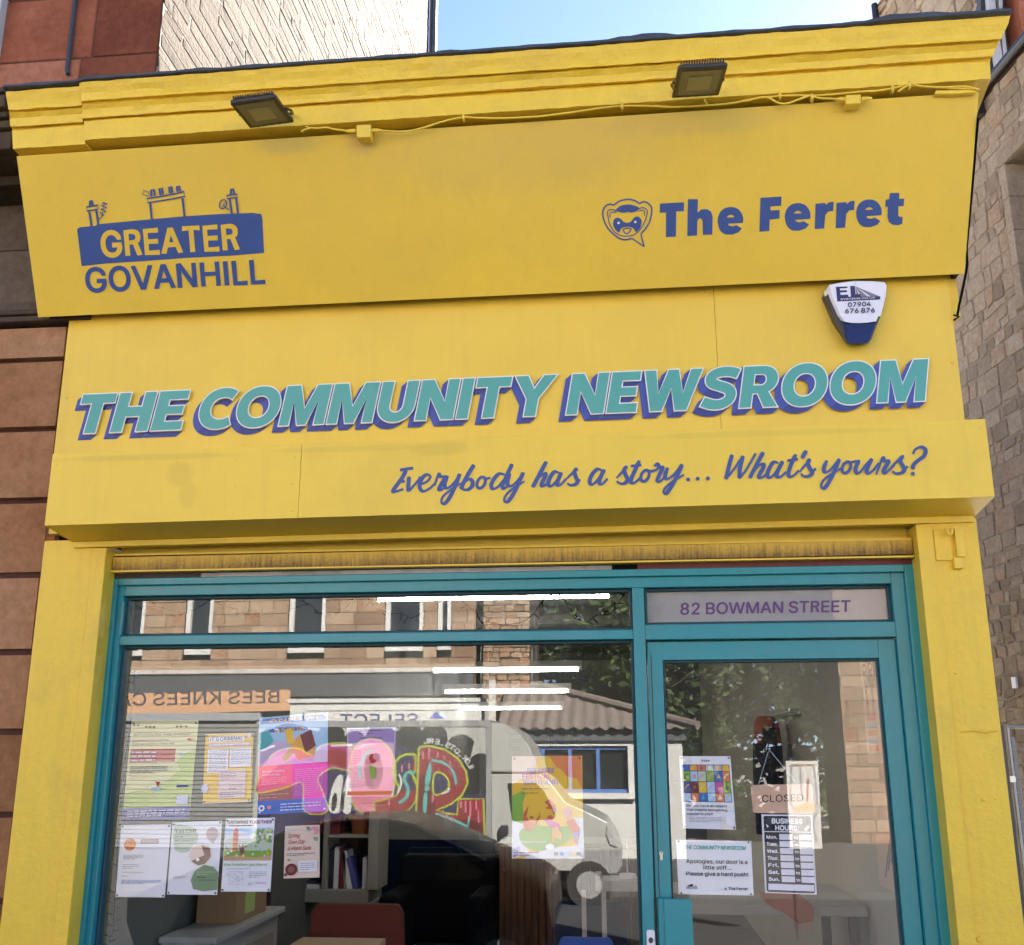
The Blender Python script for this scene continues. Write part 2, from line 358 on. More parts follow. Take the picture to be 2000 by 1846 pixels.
def area(lp): return sum(lp[i-1][0]*lp[i][1]-lp[i][0]*lp[i-1][1] for i in range(len(lp)))/2
def inside(p, lp):
    r = False
    for i in range(len(lp)):
        a, b = lp[i-1], lp[i]
        if (a[1] > p[1]) != (b[1] > p[1]) and p[0] < (b[0]-a[0])*(p[1]-a[1])/(b[1]-a[1])+a[0]: r = not r
    return r
def offset(lp, d):
    """grow a closed outline by d along its outward side (outline taken as solid when clockwise, as in the glyphs)"""
    n = len(lp); out = []
    for i in range(n):
        a, b, c = lp[i-1], lp[i], lp[(i+1) % n]
        d1 = (b[0]-a[0], b[1]-a[1]); d2 = (c[0]-b[0], c[1]-b[1]); l1 = math.hypot(*d1) or 1; l2 = math.hypot(*d2) or 1
        n1 = (-d1[1]/l1, d1[0]/l1); n2 = (-d2[1]/l2, d2[0]/l2); q = 1+n1[0]*n2[0]+n1[1]*n2[1]
        q = max(q, .35); out.append((b[0]+(n1[0]+n2[0])/q*d, b[1]+(n1[1]+n2[1])/q*d))
    return out
def groups_of(loops, weight=0):
    sol = [l for l in loops if area(l) < 0]; hol = [l for l in loops if area(l) >= 0]
    res = []
    for a in sol:
        hs = [h for h in hol if inside(h[0], a)]
        res.append([a]+hs)
    return res
def tag(o, label, cat, group=None, kind=None):
    if label: o['label'] = label
    if cat: o['category'] = cat
    if group: o['group'] = group
    if kind: o['kind'] = kind
    return o
def thing(name, label, cat, loc, group=None):
    o = bpy.data.objects.new(name, None); COL.objects.link(o); o.location = loc; o.empty_display_size = .1
    WORLD[o.name] = Vector(loc); return tag(o, label, cat, group)
def structure(name, mb, **k):
    o = mb.build(name, **k); o['kind'] = 'structure'; return o
def masonry(mb, O, U, Vv, Nn, w, h, course, length, m, mortar, gap=.012, relief=.012, seed=1, jitter=.35, sub=0, holes=(), tones=(0, 1), rough=0.0, regular=False):
    """a wall of individual stones: O corner, U along, Vv up, Nn outward; a mortar bed behind"""
    rnd = random.Random(seed); O, U, Vv, Nn = map(Vector, (O, U, Vv, Nn))
    mb.add([O, O+U*w, O+U*w+Vv*h, O+Vv*h], [(0, 1, 2, 3)], mortar) if not holes else None
    z = 0
    while z < h-.02:
        ch = min(h-z, rnd.uniform(*course)); x = -rnd.uniform(0, length[1])
        while x < w:
            ln = rnd.uniform(*length)*(1 if regular else (ch/ .25)**.5); a, b = max(0, x), min(w, x+ln); x += ln
            if b-a < .04: continue
            parts = [(z, z+ch)]
            if not regular and ch > .2 and rnd.random() < .3: k = z+ch*rnd.uniform(.4, .6); parts = [(z, k), (k, z+ch)]
            for (c, d) in parts:
                if any(a < hx1 and b > hx0 and c < hz1 and d > hz0 for hx0, hx1, hz0, hz1 in holes): 
                    for hx0, hx1, hz0, hz1 in holes:
                        if a < hx1 and b > hx0 and c < hz1 and d > hz0:
                            if a < hx0 and b > hx0: b = hx0
                            elif b > hx1 and a < hx1: a = hx1
                            else: b = a
                    if b-a < .03: continue
                g = gap/2; pr = relief*rnd.uniform(.5, 1.3); tn = rnd.uniform(*tones)
                j = lambda: rnd.uniform(-1, 1)*jitter*gap*2
                q = [(a+g+j(), c+g+j()), (b-g+j(), c+g+j()), (b-g+j(), d-g+j()), (a+g+j(), d-g+j())]
                if not regular:
                    e = min(b-a, d-c)*.12
                    pts = []
                    for i in range(4):
                        p, pv, nx = q[i], q[i-1], q[(i+1) % 4]
                        for t in (pv, nx):
                            dd = math.hypot(t[0]-p[0], t[1]-p[1]) or 1; ee = e*rnd.uniform(.3, 1.4); pts.append((p[0]+(t[0]-p[0])/dd*ee, p[1]+(t[1]-p[1])/dd*ee))
                    q = pts
                cx = sum(p[0] for p in q)/len(q); cz = sum(p[1] for p in q)/len(q)
                ins = .90 if not regular else .985
                bk = [O+U*p[0]+Vv*p[1]+Nn*.001 for p in q]
                mid = [O+U*(cx+(p[0]-cx)*.985)+Vv*(cz+(p[1]-cz)*.985)+Nn*pr*.7 for p in q]
                fr = [O+U*(cx+(p[0]-cx)*ins)+Vv*(cz+(p[1]-cz)*ins)+Nn*(pr+rough*rnd.uniform(-1, 1)) for p in q]
                n = len(q); cen = [O+U*cx+Vv*cz+Nn*(pr+rough*rnd.uniform(0, 1.5))]
                F = [(i, (i+1) % n, n+(i+1) % n, n+i) for i in range(n)]+[(n+i, n+(i+1) % n, 2*n+(i+1) % n, 2*n+i) for i in range(n)]+[(2*n+i, 2*n+(i+1) % n, 3*n) for i in range(n)]
                mb.add(bk+mid+fr+cen, F, m, tn)
        z += ch

# ------------------------------------------------------------------ letter outlines for the writing in the place
GLYPH_SRC = {'A':(480,["16,0 201,509 276,509 463,0 395,0 287,302 264,372 232,478 245,478 213,371 191,302 85,0","110,142 110,199 370,199 370,142"]),
'B':(456,["60,0 60,509 241,509 289,504 329,491 359,469 381,442 394,410 398,374 395,344 387,320 373,301 356,286 336,275 315,267 315,262 339,257 363,245 385,227 402,203 414,173 418,136 413,100 400,67 377,39 344,18 301,4 247,0","125,57 245,57 296,63 330,80 349,105 355,137 352,161 342,184 327,203 306,218 279,228 248,231 125,231","125,285 238,285 265,288 288,296 308,309 323,326 333,348 336,372 330,403 313,429 283,446 240,452 125,452"]),
'C':(510,["267,-7 205,1 150,25 104,63 70,115 48,179 40,254 48,329 70,393 104,445 150,484 205,508 267,516 305,513 340,504 373,490 402,471 427,447 448,418 463,385 473,348 408,348 401,373 389,395 375,413 357,428 337,440 315,449 292,454 267,456 223,450 184,432 150,403 125,364 109,314 103,254 109,194 125,145 151,105 184,76 223,59 267,53 292,55 315,60 337,69 357,81 375,96 389,114 401,136 408,160 473,160 463,124 448,91 428,62 402,38 373,19 341,5 305,-4"]),
'D':(502,["219,0 96,0 96,57 215,57 272,63 318,81 354,110 379,149 394,198 399,255 394,312 379,361 354,399 320,428 275,446 221,452 93,452 93,509 225,509 294,501 353,478 399,441 433,391 455,329 462,255 455,181 433,119 398,68 351,31 291,8","125,509 125,0 60,0 60,509"]),
'E':(419,["60,0 60,509 372,509 372,452 125,452 125,286 355,286 355,229 125,229 125,57 375,57 375,0"]),
'F':(410,["60,0 60,509 369,509 369,452 125,452 125,278 346,278 346,221 125,221 125,0"]),
'G':(520,["269,-7 205,1 149,25 104,64 69,116 47,179 40,254 47,329 69,393 103,445 149,484 203,508 265,516 304,513 340,504 374,489 403,469 429,445 449,416 465,384 474,349 408,349 399,372 387,393 373,411 356,427 337,439 315,448 291,454 265,456 222,450 183,432 150,404 125,364 109,314 103,254 109,194 125,145 151,105 184,76 224,59 269,53 309,57 345,71 374,93 396,123 410,160 415,202 434,199 283,199 283,256 478,256 478,200 471,141 451,91 419,50 377,19 326,0"]),
'H':(517,["60,0 60,509 125,509 125,289 392,289 392,509 457,509 457,0 392,0 392,232 125,232 125,0"]),
'I':(300,["31,0 31,57 118,57 118,452 31,452 31,509 269,509 269,452 183,452 183,57 269,57 269,0"]),
'J':(396,["185,-7 124,3 75,33 52,63 38,100 33,145 33,173 98,173 98,145 104,104 122,74 149,56 185,50 220,56 248,74 266,104 272,145 272,509 336,509 336,145 332,100 318,63 294,33 246,3"]),
'K':(467,["104,145 104,216 139,261 174,303 212,344 364,509 448,509 231,276 228,276","60,0 60,509 125,509 125,334 124,225 125,193 125,0","372,0 188,259 228,309 449,0"]),
'L':(393,["60,0 60,509 125,509 125,57 361,57 361,0"]),
'M':(628,["60,0 60,509 152,509 277,187 287,159 299,123 311,84 322,49 307,49 318,83 330,121 342,158 352,187 476,509 568,509 568,0 504,0 504,291 504,327 505,369 506,413 507,457 513,457 498,409 482,363 467,322 456,291 342,0 286,0 170,291 159,321 145,361 129,408 112,457 119,457 120,416 121,372 122,328 122,291 122,0"]),
'N':(523,["60,0 60,509 136,509 343,183 363,151 388,107 414,55 405,54 401,108 399,157 399,195 399,509 463,509 463,0 387,0 202,290 177,331 148,381 108,452 119,454 122,384 124,328 125,291 125,0"]),
'O':(533,["267,-7 205,1 150,25 105,63 70,115 48,179 40,254 48,329 70,393 105,445 150,484 205,508 267,516 329,508 384,484 429,445 464,393 486,329 493,254 486,179 464,115 429,63 384,25 329,1","267,53 310,59 349,76 383,105 408,144 425,194 430,254 425,314 408,365 383,404 349,433 310,450 267,456 223,450 184,433 151,404 125,364 109,314 103,254 109,194 125,144 151,105 184,76 223,59"]),
'P':(445,["60,0 60,509 235,509 289,503 332,487 366,462 390,430 404,391 409,348 404,304 390,265 366,233 332,207 289,191 235,186 109,186 109,242 233,242 269,246 297,256 318,272 333,294 342,319 344,348 342,376 333,402 318,423 297,439 268,449 232,452 125,452 125,0"]),
'Q':(533,["245,159 313,159 369,85 384,65 468,-48 401,-48 346,27 331,46","267,-7 205,1 150,25 105,63 70,115 48,179 40,254 48,329 70,393 105,445 150,484 205,508 267,516 329,508 384,484 429,445 464,393 486,329 493,254 486,179 464,115 429,63 384,25 329,1","267,53 310,59 349,76 383,105 408,144 425,194 430,254 425,314 408,365 383,404 349,433 310,450 267,456 223,450 184,433 151,404 125,364 109,314 103,254 109,194 125,144 151,105 184,76 223,59"]),
'R':(449,["60,0 60,509 236,509 290,504 333,489 367,465 390,433 405,395 409,352 405,309 390,271 367,240 333,217 289,203 236,198 96,198 96,255 234,255 269,258 298,267 319,281 334,300 342,324 345,352 342,380 334,405 319,425 298,440 269,449 233,452 125,452 125,0","353,0 230,229 303,229 428,0"]),
'S':(447,["224,-9 172,-4 128,9 91,31 64,60 46,96 38,137 104,137 110,110 123,88 142,71 166,59 194,52 224,49 257,52 286,60 311,74 329,92 341,114 346,139 342,161 332,179 316,193 296,205 245,222 184,239 128,260 86,289 60,326 52,372 58,413 75,448 102,476 138,498 180,511 227,516 275,511 316,498 351,476 377,449 394,415 401,378 337,378 326,412 302,437 267,453 225,459 194,456 167,448 145,435 129,418 118,398 115,376 119,352 131,334 148,319 169,308 212,293 264,279 312,264 336,252 359,238 379,220 395,198 405,171 408,139 403,99 386,64 360,34 323,11 278,-4"]),
'T':(449,["32,452 32,509 417,509 417,452 257,452 257,0 193,0 193,452"]),
'U':(517,["259,-8 203,-2 154,15 114,43 85,80 66,124 60,173 60,509 124,509 124,178 128,144 141,113 160,87 187,68 220,56 259,52 298,56 331,68 357,87 377,113 389,144 393,178 393,509 457,509 457,173 451,124 433,80 403,43 363,15 315,-2"]),
'V':(480,["204,0 16,509 84,509 192,206 215,137 248,31 235,31 267,138 290,206 395,509 463,509 278,0"]),
'W':(686,["155,0 16,509 82,509 163,196 175,145 187,94 197,40 189,40 200,94 211,145 224,196 306,509 380,509 462,196 474,145 486,94 497,40 488,40 499,94 510,145 523,196 603,509 670,509 530,0 455,0 368,323 351,391 336,475 350,475 335,395 318,323 230,0"]),
'X':(474,["18,0 217,284 217,236 29,509 104,509 178,400 204,361 223,329 243,292 232,292 252,329 272,361 298,400 374,509 446,509 259,239 259,287 456,0 382,0 292,129 268,165 250,195 230,231 244,231 225,196 206,166 182,129 91,0"]),
'Y':(472,["203,0 203,208 16,509 91,509 192,344 222,292 250,230 224,230 251,293 280,344 381,509 455,509 268,208 268,0"]),
'Z':(438,["42,0 42,46 273,385 306,431 341,476 348,454 285,452 223,452 40,452 40,509 397,509 397,462 169,129 134,81 97,33 90,54 152,57 214,57 399,57 399,0"]),
'a':(389,["160,-9 126,-5 94,5 68,22 48,45 35,73 30,108 34,138 43,161 58,179 78,193 100,203 125,211 178,220 234,227 252,230 265,235 273,243 276,255 273,279 267,297 256,311 240,322 220,329 196,331 171,329 149,322 132,313 118,301 107,288 100,274 41,291 57,322 79,346 104,364 133,375 163,382 194,384 239,379 263,372 286,360 306,343 322,320 333,290 337,251 337,0 277,0 277,52 272,52 252,25 236,12 215,1 190,-6","170,45 202,49 228,59 248,74 263,93 272,115 276,138 276,190 259,182 231,176 200,171 175,168 134,159 117,150 103,139 95,124 92,105 94,87 102,72 114,61 130,52 149,47"]),
'b':(424,["229,-8 198,-5 172,4 153,17 138,31 118,59 112,59 112,0 53,0 53,509 114,509 114,319 118,319 137,346 152,360 171,373 197,381 229,384 274,378 313,361 345,332 370,293 385,245 390,189 385,133 370,84 346,45 313,16 274,-2","220,47 253,51 279,66 301,88 316,117 325,151 328,189 325,227 316,261 301,290 280,311 253,325 220,330 188,325 161,312 140,291 125,263 116,229 113,189 116,150 125,115 140,86 162,65 188,51"]),
'c':(396,["207,-8 159,-2 117,16 82,46 56,85 40,133 34,187 40,243 56,291 82,330 117,360 159,378 207,384 234,383 260,377 284,368 305,356 324,341 340,322 353,301 362,277 303,262 290,289 270,311 242,325 207,330 173,325 145,310 124,287 108,258 99,224 96,187 99,151 108,117 124,89 145,66 173,51 207,46 243,52 271,66 292,89 304,117 363,102 354,78 341,56 325,37 306,21 285,9 261,-1 235,-6"]),
'd':(424,["195,-8 151,-2 111,16 79,45 55,84 39,133 34,189 39,245 55,293 79,332 112,361 151,378 196,384 228,381 253,373 272,360 287,346 306,319 311,319 311,509 372,509 372,0 313,0 313,59 307,59 287,31 272,17 252,4 227,-5","205,47 236,51 263,65 284,86 299,115 309,150 312,189 309,229 300,263 284,291 263,312 237,325 205,330 172,325 145,311 124,290 108,261 99,227 96,189 99,151 109,117 124,88 145,66 172,51"]),
'e':(404,["212,-8 161,-2 117,16 82,46 56,85 40,132 34,187 39,242 55,290 81,329 115,359 157,378 205,384 236,382 266,374 294,361 319,341 341,315 357,282 368,242 371,194 371,169 75,169 75,221 338,221 310,202 307,237 298,269 283,294 263,314 237,326 205,330 173,326 146,313 125,294 109,270 99,241 96,211 96,178 100,139 110,106 128,80 151,61 179,50 212,46 234,48 254,53 271,61 285,73 297,88 306,105 365,91 353,63 335,39 311,19 283,4 249,-5"]),
'f':(254,["228,379 228,327 6,327 6,379","81,0 81,432 84,461 96,486 113,505 135,519 161,527 187,530 222,527 243,521 227,468 215,472 195,474 171,470 154,460 145,443 142,419 142,0"]),
'g':(425,["207,-151 168,-148 134,-140 105,-127 82,-110 64,-91 51,-69 101,-41 122,-66 136,-78 154,-88 178,-95 207,-97 249,-92 282,-75 304,-47 311,-6 311,68 306,68 287,41 272,28 252,16 227,8 195,5 152,10 113,27 80,53 55,90 39,136 34,191 39,246 55,293 80,332 112,361 152,378 196,384 228,382 253,373 273,360 288,346 308,319 313,319 313,379 372,379 372,-9 367,-54 350,-90 324,-117 291,-136 251,-147","205,59 237,63 264,75 285,95 300,121 309,154 312,193 309,231 300,264 285,291 264,312 237,325 205,330 172,325 145,312 124,290 109,262 99,229 96,193 99,155 109,123 124,96 145,76 172,63"]),
'h':(410,["114,227 114,0 53,0 53,509 114,509 114,287 102,287 124,332 152,362 187,379 227,384 264,380 295,369 321,349 341,321 353,285 357,240 357,0 296,0 296,235 290,275 273,304 246,323 210,329 184,326 161,317 141,303 126,283 117,257"]),
'i':(167,["53,0 53,379 114,379 114,0","84,443 67,446 54,455 44,468 41,483 44,499 54,512 67,521 84,524 100,521 114,512 123,499 126,483 123,468 114,455 100,446"]),
'j':(167,["53,379 114,379 114,-30 111,-63 102,-90 86,-113 65,-129 37,-139 4,-143 -10,-143 -10,-87 2,-87 25,-83 40,-72 50,-54 53,-29","83,443 67,446 53,455 44,468 41,483 44,499 53,512 67,521 83,524 100,521 114,512 123,499 126,483 123,468 114,455 100,446"]),
'k':(381,["110,137 110,212 121,212 284,379 360,379 184,199 177,199","53,0 53,509 114,509 114,0","294,0 148,186 191,229 372,0"]),
'l':(189,["139,-2 101,3 74,20 58,47 53,84 53,509 114,509 114,99 115,77 120,62 130,54 146,52 160,53 170,54 181,3 162,-1"]),
'm':(610,["53,0 53,379 112,379 112,295 108,295 118,323 132,346 151,363 172,376 195,384 219,386 257,380 287,361 309,331 321,295 312,295 322,321 337,343 357,361 381,375 407,383 437,386 468,383 497,372 522,354 541,328 553,296 557,255 557,0 496,0 496,254 490,289 473,313 447,326 419,330 395,328 374,320 358,307 345,290 338,270 335,247 335,0 274,0 274,260 269,288 253,311 229,326 199,330 178,328 158,320 140,307 126,289 117,266 114,238 114,0"]),
'n':(410,["114,227 114,0 53,0 53,379 112,379 112,287 102,287 124,332 152,362 187,379 227,384 264,380 295,369 321,349 341,321 353,285 357,240 357,0 296,0 296,235 290,275 273,304 246,323 210,329 184,326 161,317 141,303 126,283 117,257"]),
'o':(415,["207,-8 159,-2 117,16 82,46 56,85 40,133 34,187 40,243 56,291 82,330 117,360 159,378 207,384 256,378 299,360 333,330 359,291 376,243 381,187 376,133 359,85 333,46 299,16 256,-2","207,46 242,51 270,66 292,89 307,117 316,151 319,187 316,224 307,258 292,287 270,310 242,325 207,330 173,325 145,310 124,287 108,258 99,224 96,187 99,151 108,117 124,89 145,66 173,51"]),
'p':(424,["53,-143 53,379 112,379 112,319 118,319 137,346 152,360 171,373 197,381 229,384 274,378 313,361 345,332 370,293 385,245 390,189 385,133 370,84 346,45 313,16 274,-2 229,-8 198,-5 173,4 153,17 138,31 118,59 114,59 114,-143","220,47 253,51 279,66 301,88 316,117 325,151 328,189 325,227 316,261 301,290 280,311 253,325 220,330 188,325 161,312 140,291 125,263 116,229 113,189 116,150 125,115 140,86 162,65 188,51"]),
'q':(424,["372,-143 311,-143 311,59 306,59 287,31 272,17 252,4 227,-5 195,-8 151,-2 111,16 79,45 55,84 39,133 34,189 39,245 55,293 79,332 112,361 151,378 196,384 228,381 253,373 272,360 287,346 307,319 313,319 313,379 372,379","205,47 236,51 263,65 284,86 299,115 309,150 312,189 309,229 300,263 284,291 263,312 237,325 205,330 172,325 145,311 124,290 108,261 99,227 96,189 99,151 109,117 124,88 145,66 172,51"]),
'r':(259,["53,0 53,379 112,379 112,321 115,321 130,347 152,367 181,380 213,385 229,384 243,384 243,322 230,324 207,326 182,323 159,315 140,301 126,284 117,262 114,237 114,0"]),
's':(365,["182,-8 145,-5 112,3 84,18 62,38 45,63 36,94 94,107 105,79 124,60 150,49 181,45 217,50 244,62 262,81 268,103 265,121 254,136 237,147 212,155 149,170 104,186 72,208 53,237 47,274 51,305 65,332 87,354 115,370 149,381 187,384 223,381 254,372 279,358 299,339 314,316 324,290 268,277 258,298 243,316 219,328 187,333 156,329 131,317 114,299 109,277 112,258 124,243 144,232 172,223 229,209 275,194 306,171 325,142 331,107 326,75 312,47 290,24 260,6 223,-5"]),
't':(227,["204,379 204,327 6,327 6,379","65,471 126,471 126,98 128,76 136,61 150,53 170,50 185,51 202,54 213,2 192,-3 168,-4 125,2 92,21 72,52 65,93"]),
'u':(410,["182,-5 146,-1 115,11 89,31 69,59 57,95 53,139 53,379 114,379 114,144 119,105 137,75 164,56 200,50 226,53 249,62 268,77 283,97 293,122 296,153 296,379 357,379 357,0 298,0 298,92 307,92 286,47 257,17 222,0"]),
'v':(389,["163,0 17,379 84,379 165,155 187,87 206,21 184,21 203,87 224,155 305,379 371,379 226,0"]),
'w':(567,["138,0 23,379 87,379 133,214 154,137 175,41 165,41 186,135 206,214 252,379 316,379 362,214 382,136 402,41 391,41 413,135 434,214 480,379 545,379 429,0 368,0 319,172 305,225 291,280 277,338 291,338 277,280 263,225 248,172 199,0"]),
'x':(379,["21,0 171,218 171,171 29,379 100,379 147,306 179,253 207,206 175,206 202,253 233,306 282,379 352,379 209,169 209,214 358,0 287,0 231,85 200,136 173,182 205,182 178,136 148,85 91,0"]),
'y':(389,["47,-139 61,-86 71,-87 88,-90 104,-89 118,-84 130,-74 141,-58 151,-36 163,-1 17,379 84,379 165,155 187,87 206,21 184,21 202,87 224,155 305,379 371,379 204,-58 191,-85 177,-107 159,-124 139,-136 117,-143 91,-145 65,-143"]),
'z':(380,["42,0 42,46 254,320 254,323 48,323 48,379 333,379 333,331 126,60 126,56 339,56 339,0"]),
'0':(453,["227,-7 174,1 130,24 95,62 69,113 53,178 48,254 53,330 69,395 95,447 130,484 174,508 227,516 279,508 323,484 358,447 384,395 400,330 405,254 400,178 384,113 359,62 323,24 279,1","227,50 261,56 290,74 313,103 330,144 340,194 344,254 340,314 330,365 313,405 290,435 261,453 227,460 192,453 163,435 140,405 123,365 113,314 109,254 113,194 123,144 140,103 163,74 192,56"]),
'1':(453,["76,0 76,55 391,55 391,0","276,509 276,0 212,0 212,448 209,448 86,358 86,427 198,509"]),
'2':(453,["64,0 64,47 234,229 282,282 299,305 311,327 318,348 320,371 317,397 308,419 293,436 273,449 250,457 224,460 196,457 172,447 153,433 139,413 130,390 127,362 66,362 71,405 86,442 111,473 143,496 182,511 225,516 268,511 306,497 337,474 361,445 376,411 381,372 378,345 371,318 357,290 336,259 267,180 153,60 153,57 389,57 389,0"]),
'3':(453,["218,-7 173,-3 133,10 98,30 70,57 52,91 44,132 109,132 115,107 126,87 144,71 165,59 191,52 219,50 248,53 275,61 297,74 315,93 325,116 329,145 326,172 316,196 299,217 275,234 242,244 201,248 157,248 157,299 288,448 288,452 70,452 70,509 372,509 372,461 211,278 211,289 264,288 308,276 344,253 371,222 387,186 393,145 387,103 370,66 344,36 309,12 266,-2"]),
'4':(453,["40,105 40,158 247,509 311,509 109,166 109,163 413,163 413,105","282,0 282,121 282,146 282,318 343,318 343,0"]),
'5':(453,["221,-7 178,-2 140,11 108,32 83,60 66,93 60,130 122,130 127,108 138,89 154,73 173,60 196,52 221,50 250,53 276,64 298,82 314,104 324,131 328,162 324,193 314,221 297,244 275,262 248,273 218,277 192,275 167,268 145,258 128,246 67,253 96,509 366,509 366,452 151,452 134,301 155,315 178,325 203,331 229,334 263,330 294,321 321,306 345,285 364,260 379,231 388,199 391,163 385,117 369,76 343,41 309,15 268,-1"]),
'6':(453,["226,-7 182,-1 142,15 109,40 84,74 69,115 64,162 68,199 80,239 102,285 137,340 252,509 322,509 151,261 145,261 154,275 165,288 179,299 196,307 214,312 235,314 278,309 316,295 346,271 370,240 384,201 389,157 384,112 368,73 343,39 310,14 271,-2","226,48 254,52 279,63 299,79 314,101 324,128 327,157 324,187 314,213 299,235 279,251 254,262 226,265 198,262 174,252 153,235 138,214 128,188 125,158 128,128 138,102 153,79 174,63 198,52"]),
'7':(453,["97,0 323,448 323,452 62,452 62,509 391,509 391,449 165,0"]),
'8':(453,["226,-7 178,-2 136,11 101,33 74,62 57,96 52,135 55,166 65,195 81,220 101,241 125,256 153,265 119,282 93,308 76,342 70,380 75,417 90,450 114,477 146,498 184,511 226,516 269,511 306,498 337,477 361,450 377,417 382,380 376,342 359,308 333,282 300,267 327,256 351,241 372,220 387,195 397,166 401,135 395,96 378,62 352,33 317,11 275,-2","226,49 258,52 285,60 307,74 323,91 333,113 337,139 333,165 322,189 305,208 283,223 256,232 226,235 196,232 169,223 147,208 130,189 119,165 115,139 119,113 129,91 145,74 167,60 195,52","226,290 252,292 274,300 293,313 307,330 316,351 319,376 316,399 308,420 294,437 275,449 252,457 226,460 200,457 177,449 159,437 145,420 136,399 133,376 136,351 145,330 159,313 178,300 201,292"]),
'9':(453,["226,516 271,510 310,494 343,468 368,434 384,393 389,347 385,309 373,270 350,224 315,168 200,0 130,0 301,248 307,248 299,234 287,221 273,210 257,202 238,196 218,195 175,199 137,214 106,237 83,269 68,307 64,352 69,397 85,436 110,469 143,494 182,510","226,460 199,457 174,446 154,429 138,407 129,381 125,352 129,322 138,295 154,274 174,257 199,247 226,243 254,247 279,257 299,273 314,295 324,321 327,350 324,381 314,407 299,429 279,446 254,457"]),
'.':(188,["95,-4 78,-1 63,9 53,24 50,41 53,59 63,73 78,83 95,87 113,83 128,73 138,59 141,41 138,24 128,9 113,-1"]),
',':(188,["38,-119 68,71 137,71 84,-119"]),
"'":(206,["78,318 70,509 136,509 128,318"]),
'!':(196,["67,160 63,509 132,509 128,160","98,-4 81,-1 66,9 56,24 52,41 56,58 66,73 81,83 98,86 116,83 130,73 140,58 143,41 140,24 130,9 116,-1"]),
'?':(358,["132,152 132,159 134,200 141,230 153,252 168,269 209,298 230,314 247,334 258,357 262,384 259,406 250,425 237,441 220,452 200,459 178,462 157,459 137,453 120,441 106,425 96,404 92,378 27,378 33,418 49,452 73,479 103,499 138,511 178,516 219,511 255,498 284,478 306,451 319,418 324,382 319,344 306,311 284,284 254,261 219,235 207,221 200,205 195,185 194,158 194,152","164,-4 146,-1 131,9 121,24 118,41 121,58 131,73 146,83 164,86 181,83 196,73 206,58 209,41 206,24 196,9 181,-1"]),
':':(188,["95,-4 78,-1 63,9 53,24 50,41 53,59 63,73 78,83 95,87 113,83 128,73 138,59 141,41 138,24 128,9 113,-1","95,271 78,274 63,284 53,299 50,316 53,334 63,349 78,359 95,362 113,359 128,349 138,334 141,316 138,299 128,284 113,274"]),
'&':(448,["197,-7 150,-2 110,12 78,34 54,62 39,96 34,133 37,163 47,189 63,213 85,235 140,279 216,335 237,352 255,375 260,389 262,405 258,427 245,445 226,457 201,461 184,459 168,453 155,444 145,431 139,416 137,399 139,380 145,363 169,327 204,284 438,0 364,0 171,231 121,293 102,319 87,344 78,370 75,398 79,430 91,458 109,481 134,499 165,510 200,513 235,510 266,499 290,482 308,459 320,433 324,404 322,382 315,362 305,342 291,325 256,293 154,217 128,195 110,174 100,154 97,131 100,108 109,87 124,70 143,57 166,49 193,46 223,50 251,59 278,75 301,95 321,121 336,151 346,186 349,224 408,224 405,180 397,144 385,115 371,92 345,62 333,47 305,23 271,7 234,-3"]),
'-':(453,["337,244 337,188 114,188 114,244"])}
GLYPH = {c: (a, [[tuple(map(int, p.split(','))) for p in l.split()] for l in L]) for c, (a, L) in GLYPH_SRC.items()}
GLYPH['I'] = (190, [[(62, 0), (62, 509), (128, 509), (128, 0)]])
GLYPH['R'] = (440, [[(60, 0), (60, 509), (240, 509), (300, 498), (350, 470), (380, 425), (388, 372), (380, 318), (352, 272), (312, 246), (402, 0), (328, 0), (248, 232), (125, 232), (125, 0)], [(125, 288), (240, 288), (285, 298), (312, 325), (322, 370), (312, 412), (285, 440), (240, 452), (125, 452)]])
GLYPH['l'] = (190, [[(62, 0), (62, 509), (126, 509), (126, 0)]])

def Xat(px, py, Y): return P(px, py, Y).x
def Zat(px, py, Y): return P(px, py, Y).z

# ================================================================== the setting
mb = MB(); mb.quad((-300, -300, -.95), (300, -300, -.95), (300, 300, -.95), (-300, 300, -.95), 'earth'); structure('ground', mb)
mb = MB(); mb.box(-40, 40, -2.75, .3, -.3, 0, 'paving'); structure('pavement', mb)
mb = MB()
for k in range(40): mb.box(-20+k, -19.006+k, -2.9, -2.756, -.3, -.004, 'kerb')
structure('kerb', mb)
mb = MB()
mb.hexa([(-60, -14.9, -.93), (60, -14.9, -.93), (60, -14.9, -.78), (-60, -14.9, -.78)], [(-60, -2.91, -.4), (60, -2.91, -.4), (60, -2.91, -.13), (-60, -2.91, -.13)], 'asphalt'); structure('road', mb)
mb = MB(); mb.box(-60, 60, -25, -14.91, -.95, -.66, 'paving'); structure('far_pavement', mb)

# ================================================================== the shop
SL, SR = -2.326, 1.345
shop = thing('shopfront', 'yellow painted single-storey shopfront with teal window frames and blue lettering', 'shop', (-.5, 0, 0))

def noisy(p, a, sc): return a*noise.noise(Vector(p)*sc)+a*.5*noise.noise(Vector(p)*sc*2.7)

